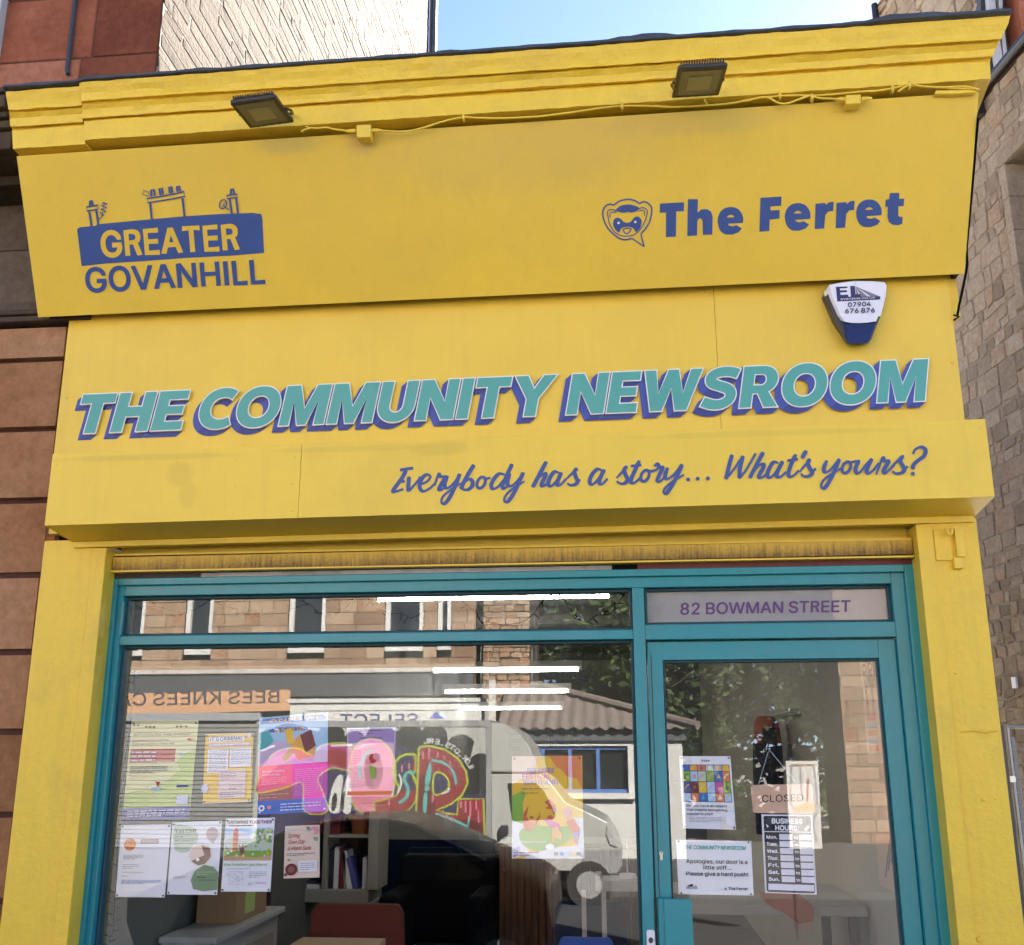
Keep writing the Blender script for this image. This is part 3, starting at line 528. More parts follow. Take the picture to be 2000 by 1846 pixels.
# ---- cornice: a run moulding, thick with old paint
prof_px = [((23.5, 283), (1935, 154), -.425), ((22, 247), (1933.5, 120), -.425), ((22, 245), (1934, 117), -.416), ((21, 243), (1934.5, 115.5), -.416), ((18.2, 240), (1940, 110), -.438), ((17.5, 233), (1941, 104), -.440),
           ((16.8, 224), (1945, 95), -.446), ((16.5, 214), (1950, 83), -.460), ((16.3, 213), (1951, 81), -.452), ((16, 211), (1952, 79.5), -.452), ((14.5, 207), (1957, 76), -.472), ((14, 201), (1957.5, 70.5), -.470),
           ((12, 192), (1963, 61), -.476), ((10, 180), (1970, 45), -.488), ((9, 171), (1973, 31), -.496)]
def cornice_mesh(seg0, seg1, n, dy, dz, seed):
    mb = MB(); V_ = []; F = []
    LR = [(P(*l, Y), P(*r, Y), Y) for l, r, Y in prof_px]
    for i in range(n+1):
        t = seg0+(seg1-seg0)*i/n
        for j, (l, r, Y) in enumerate(LR):
            x = l.x+(r.x-l.x)*t; z = l.z+(r.z-l.z)*t
            q = Vector((x, Y+dy, z+dz)); k = .4 if j in (0,) else 1
            q.y -= noisy((x, j*.33, seed), .003, 2.3)*k+noisy((x*3, j*.8, seed+3), .0032, 3)*k
            q.z += noisy((x, j*.4, seed+9), .0025, 1.9)*k+noisy((x*4, j*.9, seed+5), .0026, 4)
            V_.append(q)
        V_.append(Vector((V_[-1].x, 0.3, V_[-1].z))); V_.append(Vector((V_[-1].x, .3, V_[-len(LR)-1].z)))
    m = len(LR)+2
    for i in range(n):
        for j in range(m): F.append((i*m+j, (i+1)*m+j, (i+1)*m+(j+1) % m, i*m+(j+1) % m))
    F += [tuple(range(m)), tuple(n*m+j for j in range(m-1, -1, -1))]
    mb.add(V_, F, 'yellow_masonry'); return mb
tj = (P(163, 150, -.47).x-P(9, 171, -.496).x)/(P(1973, 31, -.496).x-P(9, 171, -.496).x)
cornice_mesh(tj, 1, 260, 0, 0, 1).build('cornice', shop)
cornice_mesh(0, tj-.0006, 24, .010, -.012, 5).build('cornice', shop)
mb = MB()                                    # rough lead and slate over the cornice
n = 90; a0 = P(9, 171, -.496); b0 = P(1973, 31, -.496); V_ = []; F = []
for i in range(n+1):
    t = i/n; x = a0.x+(b0.x-a0.x)*t; z = a0.z+(b0.z-a0.z)*t; st = -.010 if t < tj else 0
    h = .018+.006*noise.noise(Vector((x*9, 0, 4)))+(.010 if noise.noise(Vector((x*3, 7, 1))) > .25 else 0)
    y = -.508+.006*noise.noise(Vector((x*14, 2, 0)))-(.012 if x > 1.0 else 0)
    V_ += [(x, y+.02-st, z+st+.001), (x, y, z+st+.004), (x, y+.004, z+st+h), (x, .3, z+.05), (x, .3, z+.001)]
for i in range(n):
    for j in range(5): F.append((i*5+j, (i+1)*5+j, (i+1)*5+(j+1) % 5, i*5+(j+1) % 5))
F += [(0, 1, 2, 3, 4), (n*5+4, n*5+3, n*5+2, n*5+1, n*5)]
mb.add(V_, F, 'lead_capping'); mb.build('capping', shop)

# ---- masonry shell of the shop behind the boards
mb = MB()
mb.box(SL+.01, SR-.012, .012, .3, 2.47, 4.18, 'yellow_masonry')
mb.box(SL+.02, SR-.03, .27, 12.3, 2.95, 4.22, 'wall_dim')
mb.box(SL+.02, SL+.2, .27, 12.3, -.2, 2.95, 'wall_dim'); mb.box(SR-.0295, SR-.013, .275, 12.3, 0, 4.2, 'harled_white'); mb.box(SR-.16, SR-.03, .27, 12.3, -.2, 2.95, 'wall_interior'); mb.box(SL+.2, SR-.16, 12.15, 12.3, -.2, 2.95, 'wall_dim')  # thin white outer layer added to throw light onto the lane wall
mb.box(SL+.1, SR-.1, .26, 12.2, -.3, -.002, 'floor_interior')
mb.build('building_shell', shop)
mb = MB()                                     # painted return at the right corner
x1 = Xat(1864, 540, .03); mb.box(SR-.012, x1, .013, .4, Zat(1866, 622, .03), 3.5, 'yellow_masonry'); mb.build('corner_return', shop)

# ---- pilasters: an outer face and a slightly proud inner strip
for side in (0, 1):
    mb = MB()
    if side == 0:
        xi = -2.053; xs = Xat(182, 1075, 0)
        mb.box(SL, xs-.001, .004, .28, 0, 2.44, 'yellow_masonry'); mb.box(xs, xi, -.004, .28, 0, 2.404, 'yellow_masonry')
    else:
        xi = 1.121; xs = Xat(1820, 1042, 0)
        mb.box(xi, xs, -.010, .28, 0, 2.426, 'yellow_masonry'); mb.box(xs+.001, SR, .004, .28, 0, 2.447, 'yellow_masonry')
        for (px, py, r) in ((1920, 1562, 5), (1945, 1560, 3), (1912, 1835, 6), (1866, 1315, 3)): mb.ball(P(px, py, .004), r/520, 'yellow_masonry', 8, 5, (1, .5, .8))
        mb.tube([P(1876, 1430, .003), P(1900, 1427, .002), P(1925, 1430, .002), P(1947, 1427, .003)], [.002, .005, .006, .004], 'yellow_masonry', 6)
    mb.build('pilaster', shop, bevel=.004)
mb = MB()                                     # steel bracket and hook for the shutter, right pilaster
def pq(a, b, y0, y1, m='yellow_metal'): mb.box(Xat(*a, y0), Xat(*b, y0), y0, y1, Zat(*a, y0), Zat(*b, y0), m)
pq((1864, 1030), (1887, 1087), -.016, .003); pq((1863, 1089), (1882, 1110), -.022, .003)
mb.tube([P(1849, 1030, -.03), P(1850, 1040, -.03), P(1854, 1045, -.03), P(1859, 1042, -.03), P(1859, 1032, -.03)], .006, 'yellow_metal', 8)
mb.box(Xat(1828, 1090, .0), Xat(1862, 1090, .0), -.002, .003, Zat(1828, 1095, 0), Zat(1828, 1035, 0), 'yellow_masonry')
mb.build('shutter_bracket', shop, bevel=.002)

# ---- flat sign panel with the big lettering
ZP0, ZP1 = 2.70, 3.47
mb = MB(); xseam = Xat(1397, 630, 0)
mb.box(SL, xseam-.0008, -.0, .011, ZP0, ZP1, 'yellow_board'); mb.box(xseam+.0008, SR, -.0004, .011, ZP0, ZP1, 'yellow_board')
for px, py in ((131, 776), (1861, 709), (535, 609), (1380, 570), (1406, 571), (951, 593), (1843, 549), (147, 631), (1388, 722)): mb.ball(P(px, py, 0), .0075, 'yellow_board', 10, 6, (1, .55, 1))
panel = mb.build('sign_panel', shop)
S0 = front(0.0)

HV = {'T': (.78, [[(0, 1), (.78, 1), (.78, .75), (.525, .75), (.525, 0), (.255, 0), (.255, .75), (0, .75)]]),
 'H': (.84, [[(0, 0), (0, 1), (.27, 1), (.27, .64), (.57, .64), (.57, 1), (.84, 1), (.84, 0), (.57, 0), (.57, .38), (.27, .38), (.27, 0)]]),
 'E': (.68, [[(0, 0), (0, 1), (.67, 1), (.67, .77), (.27, .77), (.27, .62), (.62, .62), (.62, .40), (.27, .40), (.27, .23), (.68, .23), (.68, 0)]]),
 'I': (.27, [[(0, 0), (0, 1), (.27, 1), (.27, 0)]]),
 'M': (1.04, [[(0, 0), (0, 1), (.33, 1), (.52, .42), (.71, 1), (1.04, 1), (1.04, 0), (.80, 0), (.80, .60), (.62, 0), (.42, 0), (.24, .60), (.24, 0)]]),
 'N': (.86, [[(0, 0), (0, 1), (.28, 1), (.60, .45), (.60, 1), (.86, 1), (.86, 0), (.58, 0), (.26, .55), (.26, 0)]]),
 'Y': (.94, [[(0, 1), (.30, 1), (.47, .68), (.64, 1), (.94, 1), (.605, .42), (.605, 0), (.335, 0), (.335, .42)]]),
 'W': (1.32, [[(0, 1), (.27, 1), (.385, .42), (.54, 1), (.78, 1), (.935, .42), (1.05, 1), (1.32, 1), (1.07, 0), (.80, 0), (.66, .55), (.52, 0), (.25, 0)]])}
def arc(cx, cy, rx, ry, a0, a1, n=14, p=1.0):
    out = []
    for k in range(n+1):
        a = R_(a0+(a1-a0)*k/n); c, s = math.cos(a), math.sin(a)
        out.append((cx+rx*math.copysign(abs(c)**p, c), cy+ry*math.copysign(abs(s)**p, s)))
    return out
HV['O'] = (1.0, [arc(.5, .5, .5, .52, 180, -180, 40, .94)[:-1], arc(.5, .5, .235, .27, -180, 180, 30, .94)[:-1]])
HV['C'] = (.82, [arc(.5, .5, .5, .52, 52, 308, 30, .94)+arc(.53, .5, .265, .27, 312, 48, 24, .94)])
HV['U'] = (.84, [[(0, 1), (.27, 1)]+arc(.42, .40, .15, .17, 180, 360, 12)+[(.57, 1), (.84, 1)]+arc(.42, .40, .42, .42, 0, -180, 22)])
HV['R'] = (.84, [[(0, 0), (0, 1), (.46, 1)]+arc(.46, .665, .34, .335, 85, -62, 14)+[(.86, 0), (.54, 0), (.375, .33), (.27, .33), (.27, 0)], [(.27, .54), (.27, .79), (.44, .79)]+arc(.44, .665, .095, .125, 80, -80, 8)+[(.44, .54)]])
def ribbon(pts, w, n=6):
    pts = smooth(pts, n); A, B = [], []
    for i, p in enumerate(pts):
        a, c = pts[max(0, i-1)], pts[min(len(pts)-1, i+1)]; dx, dy = c[0]-a[0], c[1]-a[1]; l = math.hypot(dx, dy)
        A.append((p[0]-dy/l*w/2, p[1]+dx/l*w/2)); B.append((p[0]+dy/l*w/2, p[1]-dx/l*w/2))
    return A+B[::-1]
HV['S'] = (.80, [ribbon([(.76, .83), (.58, .885), (.38, .89), (.20, .83), (.145, .72), (.21, .615), (.40, .54), (.56, .47), (.635, .36), (.60, .21), (.44, .115), (.24, .115), (.02, .19)], .245)])
def norm(loops):
    out = []
    for i, l in enumerate(loops):
        a = area(l); out.append(l if (a < 0) == (i == 0) else l[::-1])
    return out
SH = .175
def word(mbs, txt, xl, xr, zb0, zb1, h, X0, X1):
    """zb: base line height at world x = X0 .. X1"""
    gap = .055; tot = sum(HV[c][0] for c in txt)+gap*(len(txt)-1)
    kx = (xr-xl)/tot; x = xl
    sx, sz = -.150*h, -.128*h
    for c in txt:
        w, loops = HV[c]; loops = norm(loops)
        def W(lp, ox=0, oz=0): return [(x+u*kx+v*h*SH+ox, zb0+(zb1-zb0)*((x+u*kx)-X0)/(X1-X0)+v*h+oz) for u, v in lp]
        class Pl:
            n = Vector((0, -1, 0))
            def __call__(s, a, b, lift=0): return Vector((a, -lift, b))
        pl = Pl()
        wl = [W(l) for l in loops]; gl = [offset(l, .015*h) for l in wl]
        # the block shade: every edge swept down and to the left, two tones of blue
        for l in gl:
            n = len(l)
            for i in range(n):
                a, b = l[i], l[(i+1) % n]; nx, nz = -(b[1]-a[1]), b[0]-a[0]
                if nx*sx+nz*sz > 0: 
                    ln = math.hypot(nx, nz) or 1; low = nz/ln < -.75
                    mbs['sh'].flat(pl, [[a, b, (b[0]+sx, b[1]+sz), (a[0]+sx, a[1]+sz)]], 'paint_shadow_low' if low else 'paint_shadow')
        mbs['w'].append((pl, gl)); mbs['t'].append((pl, [offset(l, -.011*h) for l in wl]))
        x += (w+gap)*kx
pA, pB = P(167.5, 849, 0), P(1805, 786, 0); hcap = P(1805, 702, 0).z-pB.z-.003
mbs = {'sh': MB(), 'w': [], 't': []}
def base(px, py, v): return P(px, py, 0).x-SH*hcap*v
for txt, l, r in (('THE', base(160.3, 790, .75), base(356, 838, 0)), ('COMMUNITY', base(391, 812, .45), base(1090, 736, 1)), ('NEWSROOM', base(1105, 817, 0), base(1805, 786, 0))):
    word(mbs, txt, l, r, pA.z, pB.z, hcap, pA.x, pB.x)
lt = mbs['sh']; lt.lift = max(lt.lift, 0)+2e-4
for key, m in (('w', 'paint_white'), ('t', 'paint_teal')):
    for pl, ls in mbs[key]: lt.flat(pl, [ls[0]]+ls[1:], m)
lt.build('lettering', panel)

# ---- canted fascia board above it
fTL, fBL, fBR = P(32, 305, -.385), P(74, 620, -.06), P(1884, 535, -.06)
fn = (fBR-fBL).cross(fTL-fBL).normalized(); fn = -fn if fn.y > 0 else fn
fTR = Face(fBL, fn)(1912, 180)
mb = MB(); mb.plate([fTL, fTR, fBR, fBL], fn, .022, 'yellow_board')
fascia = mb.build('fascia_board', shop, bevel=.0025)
mb = MB()
for a, b in ((fTL, fBL), (fTR, fBR)):        # end cheeks close the wedge behind the board
    s = 1 if a is fTL else -1
    q = [a+Vector((s*.012, .022, -.02)), b+Vector((s*.012, .022, .012)), Vector((b.x+s*.012, .01, b.z+.012)), Vector((a.x+s*.012, .01, a.z-.02))]
    mb = MB(); mb.hexa(q, [p+Vector((s*.018, 0, 0)) for p in q], 'yellow_board' if s > 0 else 'dark_gap'); mb.build('fascia_end', shop)  # right cheek coloured near black for the shaded gap at that end
mb = MB(); mb.box(Xat(112, 628, 0), SL+.03, -.035, .01, 3.425, 3.47, 'yellow_masonry'); mb.build('moulding_end', shop)
FA = Face(fBL, fn)
stained_shaded('yellow_board', [(tuple(FA(1000, 300)), (.5, .5, .12), .24), (tuple(FA(560, 280)), (.12, .3, .03), .40), (tuple(FA(1350, 236)), (.30, .4, .04), .30), (tuple(FA(705, 283)), (.05, .3, .03), .4)], (.58, .43, .14), .75)  # brown patches: shade under cornice and lamps painted in, with some soot
mb = MB(); g = crop(120, 340, 2000/440)
mb.flat(FA, [g([(140, 490), (165, 472), (300, 460), (330, 445), (700, 410), (1100, 375), (1400, 355), (1700, 345), (1775, 355), (1785, 400), (1800, 700), (1500, 725), (1100, 745), (700, 775), (400, 795), (180, 818)])], 'paint_blue')
G = lambda x, y: g([(x, y)])[0]
mb.text(FA, 'GREATER', G(352, 737), G(1592, 668), 49, 'paint_yellow', up=(-.085, -.997), weight=23)
mb.text(FA, 'GOVANHILL', G(213, 1050), G(1825, 968), 46.5, 'paint_blue', up=(-.085, -.997), weight=19)
st = lambda pts, w=19, c=False, sm=0: mb.stroke(FA, g(pts), w/4.545, 'paint_blue', c, sm)
for a in ([(250, 335), (270, 465)], [(312, 322), (330, 448)], [(790, 255), (805, 405)], [(1077, 215), (1096, 382)], [(1495, 215), (1515, 355)], [(1553, 212), (1570, 350)]): st(a)
for a in ([(225, 292), (328, 275), (324, 312), (230, 328)], [(760, 218), (920, 192), (1093, 156), (1100, 198), (930, 230), (768, 255)], [(1470, 190), (1562, 178), (1563, 207), (1473, 218)]): st(a, 12, True)
for a in ([(257, 286), (258, 238), (273, 236), (282, 280)], [(800, 200), (800, 142), (824, 138), (832, 192)], [(882, 188), (872, 130), (895, 126), (905, 182)], [(965, 172), (958, 116), (980, 112), (990, 166)], [(1035, 158), (1028, 110), (1048, 107), (1058, 152)], [(1505, 180), (1510, 135), (1527, 133), (1536, 176)]): st(a)
st([(328, 400), (358, 380), (374, 320), (388, 250)], 8, False, 4)
for x, y in ((370, 365), (352, 345), (390, 330), (362, 312), (396, 298), (368, 282), (402, 264), (376, 258)): mb.flat(FA, [ell(*G(x, y), 2.6, 1.7, 8, .4)], 'paint_blue')
st([(715, 172), (735, 168), (730, 138), (752, 152), (778, 160), (782, 178), (765, 196), (742, 186)], 6, True)
mb.stroke(FA, ell(*G(1437, 268), 6.6, 9.2, 18, .35), 2.2, 'paint_blue', True); st([(1440, 272), (1470, 305), (1495, 318)], 9); st([(1425, 300), (1462, 245)], 6)
mb.build('lettering', fascia)
mb = MB(); g = crop(1160, 360, 6.25)
G = lambda x, y: g([(x, y)])[0]
st2 = lambda pts, w, c=False, m='paint_blue', sm=5: mb.stroke(FA, g(pts), w*1.3/6.25, m, c, sm)
st2([(245, 255), (300, 213), (370, 190), (440, 186), (510, 205), (555, 237)], 15); st2([(555, 237), (610, 214), (665, 235), (702, 285), (703, 350), (682, 450), (640, 530), (575, 605)], 15)
st2([(575, 605), (590, 680), (615, 762)], 13, sm=1); st2([(615, 762), (540, 712), (462, 660)], 13, sm=1); st2([(462, 660), (400, 677), (320, 665), (230, 600), (160, 520), (120, 430), (108, 340), (140, 270), (190, 245), (245, 255)], 15)
st2([(268, 335), (245, 312), (190, 312), (165, 345), (175, 410), (190, 480), (240, 570), (320, 622), (410, 634), (500, 612), (580, 530), (630, 430), (652, 340), (635, 300), (590, 285), (540, 305), (530, 325)], 10)
st2([(195, 405), (200, 352), (230, 340), (272, 342)], 9); st2([(550, 328), (608, 318), (616, 385)], 9)
mb.flat(FA, [g(smooth([(262, 322), (320, 265), (400, 248), (480, 255), (552, 290), (515, 330), (455, 345), (420, 338), (360, 348), (300, 335)], 4, True))], 'paint_blue')
mb.flat(FA, [g(smooth([(235, 470), (250, 425), (290, 408), (330, 425), (365, 460), (410, 470), (450, 455), (490, 410), (530, 392), (572, 420), (582, 470), (560, 540), (510, 582), (490, 545), (440, 520), (380, 520), (330, 545), (305, 590), (260, 550), (240, 510)], 4, True))], 'paint_blue')
for x, y in ((301, 472), (505, 460)): mb.flat(FA, [ell(*G(x, y), 2.4)], 'paint_white')
st2([(360, 558), (385, 540), (430, 536), (452, 553), (425, 590), (402, 604), (372, 586)], 11, True)
e1 = [(1818, 470), (1640, 482), (1645, 503), (1690, 513), (1740, 498), (1806, 540), (1765, 588), (1685, 616), (1600, 612), (1545, 570), (1514, 490), (1514, 405), (1550, 328), (1610, 288), (1690, 278), (1760, 303), (1806, 360), (1823, 420)]
h1 = [(1620, 405), (1640, 380), (1675, 370), (1705, 384), (1716, 402)]
mv = lambda l, dx, dy: [(x+dx, y+dy) for x, y in l]
mb.build('emblem', fascia); mb = MB()
mb.flat(FA, [g([(805, 235), (1100, 220), (1098, 328), (1005, 333), (1000, 640), (878, 645), (880, 345), (803, 348)])], 'paint_blue')
mb.flat(FA, [g([(1148, 182), (1270, 182), (1265, 345), (1310, 307), (1380, 303), (1430, 335), (1450, 400), (1445, 615), (1330, 618), (1325, 450), (1312, 418), (1280, 418), (1262, 450), (1258, 625), (1140, 632)])], 'paint_blue')
def eloop(dx, dy): mb.flat(FA, [g(mv(smooth(e1[8:]+e1[:1], 3)+e1[1:8], dx, dy)), g(mv(h1, dx, dy))[::-1]], 'paint_blue')
eloop(0, 0); eloop(-1055+1875, -48); eloop(-185+1875, -92)
g2 = lambda l: g(mv(l, 1875, 0))
mb.flat(FA, [g2([(158, 165), (415, 150), (410, 262), (280, 272), (278, 318), (392, 315), (388, 418), (270, 432), (265, 570), (145, 580)])], 'paint_blue')
r1 = [(830, 238), (948, 228), (955, 250), (1000, 218), (1052, 212), (1045, 325), (985, 332), (950, 375), (935, 540), (820, 548)]
mb.flat(FA, [g2(r1)], 'paint_blue'); mb.flat(FA, [g2(mv(r1, 255, -11))], 'paint_blue')
mb.flat(FA, [g2([(1735, 108), (1852, 105), (1850, 178), (1912, 175), (1905, 265), (1840, 270), (1838, 380), (1855, 400), (1892, 395), (1890, 480), (1840, 500), (1770, 495), (1725, 460), (1708, 400), (1712, 275), (1680, 275), (1685, 190), (1730, 180)])], 'paint_blue')
mb.build('lettering', fascia)

# ---- shutter box with the painted motto
BX0, BX1, BY, BZ0, BZ1 = -2.203, 1.343, -.22, 2.452, 2.742
mb = MB(); bz = lambda x: (x-BX0)/(BX1-BX0)*.024
xs = Xat(585, 950, BY)
def bxseg(x0, x1, y):
    mb.hexa([(x0, y, BZ0+bz(x0)), (x1, y, BZ0+bz(x1)), (x1, y, BZ1+bz(x1)), (x0, y, BZ1+bz(x0))], [(x0, .0, BZ0+bz(x0)-.022), (x1, .0, BZ0+bz(x1)-.022), (x1, .0, BZ1+bz(x1)), (x0, .0, BZ1+bz(x0))], 'yellow_metal')
bxseg(BX0, xs-.0008, BY+.0005); bxseg(xs+.0008, BX1, BY)
for px, py in ((110, 907), (460, 897), (575, 892), (459, 950), (570, 945), (456, 1002), (568, 998), (1915, 837)): mb.ball(P(px, py, BY), .0045, 'yellow_metal', 8, 5, (1, .5, 1))
sbox = mb.build('shutter_box', shop, bevel=.003)
mb = MB(); FB = front(BY); g = crop(750, 860, 2000/540); g3 = crop(1280, 850, 2000/550)
def br(dx, dy, t): return (17.5+12*max(0, min(1, dy*.9+.25)))*.27*(.75 if t < .04 or t > .97 else 1)
def sc(pts, gg=g): mb.stroke(FB, gg(pts), 4, 'paint_blue', False, 6, br)
def oo(cx, cy, gg=g, rx=27, ry=43): mb.stroke(FB, gg(ell(cx, cy, rx, ry, 26, .45)), 6.0, 'paint_blue', True)
for s in ([(212, 203), (165, 208), (116, 217)], [(165, 208), (130, 275), (75, 350), (66, 372), (88, 371), (142, 354)], [(102, 302), (152, 297)],
          [(183, 262), (178, 310), (178, 366), (215, 330), (252, 285), (262, 262)], [(255, 325), (310, 300), (336, 268), (318, 249), (285, 265), (260, 312), (262, 350), (285, 370), (330, 350), (372, 310)],
          [(366, 330), (396, 243), (402, 262), (430, 265), (445, 268), (415, 320), (398, 355), (415, 360), (450, 330)], [(462, 258), (440, 310), (446, 345), (478, 338), (522, 290), (547, 245), (512, 340), (472, 420), (436, 460), (416, 448), (428, 408), (480, 362), (560, 310)],
          [(652, 178), (622, 225), (580, 300), (556, 355)], [(575, 310), (618, 282), (640, 300), (636, 335), (602, 360), (560, 352)], [(728, 282), (770, 272)], [(876, 252), (835, 243), (795, 282), (776, 328), (790, 353), (828, 335), (872, 278)], [(928, 172), (888, 258), (858, 330), (870, 350), (905, 318)],
          [(912, 242), (893, 300), (905, 332), (938, 322), (978, 280), (1006, 235), (975, 310), (930, 400), (892, 447), (870, 435), (888, 392), (940, 345), (1018, 298)],
          [(1175, 155), (1140, 220), (1075, 342)], [(1092, 305), (1132, 260), (1166, 240), (1166, 262), (1142, 312), (1142, 332), (1162, 328), (1195, 300)],
          [(1266, 238), (1235, 228), (1205, 265), (1188, 312), (1205, 334), (1238, 308), (1268, 260)], [(1284, 232), (1255, 300), (1256, 326), (1278, 322), (1318, 280)],
          [(1318, 282), (1395, 208), (1378, 228), (1388, 268), (1400, 300), (1380, 322), (1346, 326), (1326, 310)], [(1396, 305), (1420, 285)],
          [(1576, 220), (1545, 210), (1508, 245), (1487, 297), (1502, 322), (1532, 303), (1572, 250)], [(1594, 212), (1560, 285), (1562, 316), (1584, 314), (1618, 278)],
          [(1682, 275), (1755, 195), (1738, 215), (1748, 252), (1762, 285), (1742, 312), (1706, 314), (1684, 296)], [(1848, 148), (1815, 220), (1786, 290), (1800, 312), (1832, 294), (1868, 255)], [(1784, 189), (1862, 180)]): sc(s)
oo(703, 308); oo(1888, 258); sc([(1916, 226), (1955, 222), (1990, 200)])
for s in ([(-8, 225), (12, 205), (30, 228), (50, 232), (25, 292), (14, 324), (36, 329), (66, 298)], [(88, 232), (68, 290), (84, 312), (126, 288), (166, 240), (187, 212), (155, 290), (110, 370), (76, 417), (58, 404), (76, 370), (130, 325), (204, 282)],
          [(545, 140), (525, 210), (500, 315)], [(500, 315), (560, 240), (622, 148)], [(622, 148), (600, 240), (597, 310)], [(597, 310), (650, 240), (712, 130)],
          [(766, 122), (730, 190), (668, 307)], [(690, 270), (735, 218), (766, 208), (764, 236), (735, 288), (742, 304), (768, 296), (800, 262)], [(872, 200), (840, 193), (810, 235), (795, 283), (812, 304), (846, 276), (885, 215)], [(904, 186), (865, 265), (866, 297), (892, 296), (928, 262)],
          [(998, 138), (965, 205), (944, 272), (956, 298), (988, 284), (1018, 252)], [(936, 183), (1012, 172)], [(1072, 112), (1040, 167)],
          [(1022, 265), (1096, 174), (1082, 200), (1097, 240), (1112, 268), (1092, 292), (1052, 293), (1032, 274)], [(1108, 272), (1138, 238)],
          [(1216, 182), (1195, 240), (1206, 267), (1242, 248), (1278, 205), (1302, 176), (1265, 270), (1225, 345), (1196, 381), (1176, 366), (1192, 324), (1240, 285), (1318, 238)], [(1382, 198), (1432, 184)],
          [(1446, 178), (1420, 240), (1432, 273), (1462, 255), (1502, 203), (1536, 168)], [(1536, 168), (1500, 250), (1512, 275), (1548, 248), (1586, 200)], [(1566, 284), (1612, 162), (1622, 185), (1655, 188), (1620, 250), (1628, 274), (1660, 248), (1700, 210)],
          [(1672, 232), (1750, 152), (1738, 185), (1756, 222), (1766, 250), (1742, 272), (1702, 274), (1683, 256)], [(1762, 256), (1790, 222)], [(1828, 138), (1844, 105), (1885, 86), (1917, 110), (1905, 150), (1860, 185), (1832, 215), (1828, 246)]): sc(s, g3)
oo(1355, 232, g3)
for x, y in ((232, 317), (300, 312), (372, 309), (1826, 276)): mb.flat(FB, [ell(*g3([(x, y)])[0], 3.9)], 'paint_blue')
mb.build('lettering', sbox)

BXP = lambda px, py: tuple(P(px, py, BY))
stained_shaded('yellow_metal', [(BXP(352, 925), (.055, .2, .045), .40), (BXP(365, 968), (.035, .2, .05), .36), (BXP(290, 893), (.35, .2, .012), .42), (BXP(860, 876), (.10, .2, .028), .42), (BXP(700, 876), (.3, .2, .012), .35), (BXP(1500, 846), (.45, .2, .012), .3), (BXP(1870, 1005), (.12, .3, .02), .3)], (.66, .46, .05), .5)
# ---- rail under the box, then the half-hidden roller shutter
mb = MB(); zr0 = Zat(143, 1070, -.012)
mb.hexa([(-2.19, -.012, 2.405), (1.334, -.012, 2.430), (1.334, -.012, 2.455), (-2.19, -.012, 2.429)], [(-2.19, .03, 2.405), (1.334, .03, 2.430), (1.334, .03, 2.455), (-2.19, .03, 2.429)], 'yellow_metal'); mb.build('shutter_rail', shop, bevel=.002)
mb = MB(); zs1 = Zat(1000, 1073, .05); zs0 = Zat(1000, 1100, .05)
mb.box(-2.05, 1.118, .14, .16, 2.3, 2.5, 'dark_gap')
mb.hexa([(-2.048, .05, zs0), (1.117, .05, zs0+.006), (1.117, .05, zs1+.006), (-2.048, .05, zs1)], [(-2.048, .075, zs0), (1.117, .075, zs0+.006), (1.117, .075, zs1+.006), (-2.048, .075, zs1)], 'yellow_corroded')
mb.uv[6] = [(0, 0), (1, 0), (1, 1), (0, 1)]
mb.uv = {6: [(0, 0), (1, 0), (1, 1), (0, 1)]}
mb.box(-2.05, 1.118, .044, .08, zs0-.007, zs0-.0005, 'yellow_metal'); mb.box(-2.05, 1.118, .06, .085, zs1+.008, zs1+.016, 'yellow_metal')
mb.box(-2.05, 1.118, .118, .13, zs1+.017, 2.47, 'yellow_metal')
mb.build('roller_shutter', shop)

# ---- teal window frame
YO, YI, YD = .085, .105, .128
XL0, XR0 = Xat(210, 1128, YO), Xat(1790, 1105, YO)
ZT0 = Zat(1000, 1116, YO); ZT1 = Zat(1000, 1130, YO)
XL1 = Xat(229, 1142, YO); XR1 = Xat(1767, 1116, YO)
ZG = Zat(1000, 1152, YI); XG0 = Xat(241, 1166, YI); XG1 = Xat(1742, 1146, YI)
XM0, XM1 = Xat(1234.5, 1160, YI), Xat(1257.5, 1160, YI)
ZTR1, ZTR0 = Zat(731, 1236, YI), Zat(731, 1254.5, YI)
ZF0 = Zat(1500, 1217, YI); ZD1 = Zat(1500, 1247, YI)
mb = MB(); m = 'teal_paint'
mb.box(XL0, XL1, YO, .2, 0, ZT0, m); mb.box(XR1, XR0, YO, .2, 0, ZT0, m); mb.box(XL1, XR1, YO, .2, ZT1, ZT0, m)
mb.box(XL1-.001, XG0, YI, .2, 0, ZT1+.001, m); mb.box(XG1, XR1+.001, YI, .2, 0, ZT1+.001, m); mb.box(XG0, XG1, YI, .2, ZG, ZT1+.001, m)
mb.box(XG0, XM0, YI, .2, ZTR0, ZTR1, m); mb.box(XM0, XM1, YI-.003, .2, 0, ZG, m); mb.box(XM1, XG1, YI, .2, ZD1, ZF0, m)
mb.box(XG0, XM0, YI, .2, .30, .42, m); mb.box(XG0, XM0, YO, .2, .42, .48, m); mb.box(XG0, XM0, YI+.02, .2, 0, .30, m)
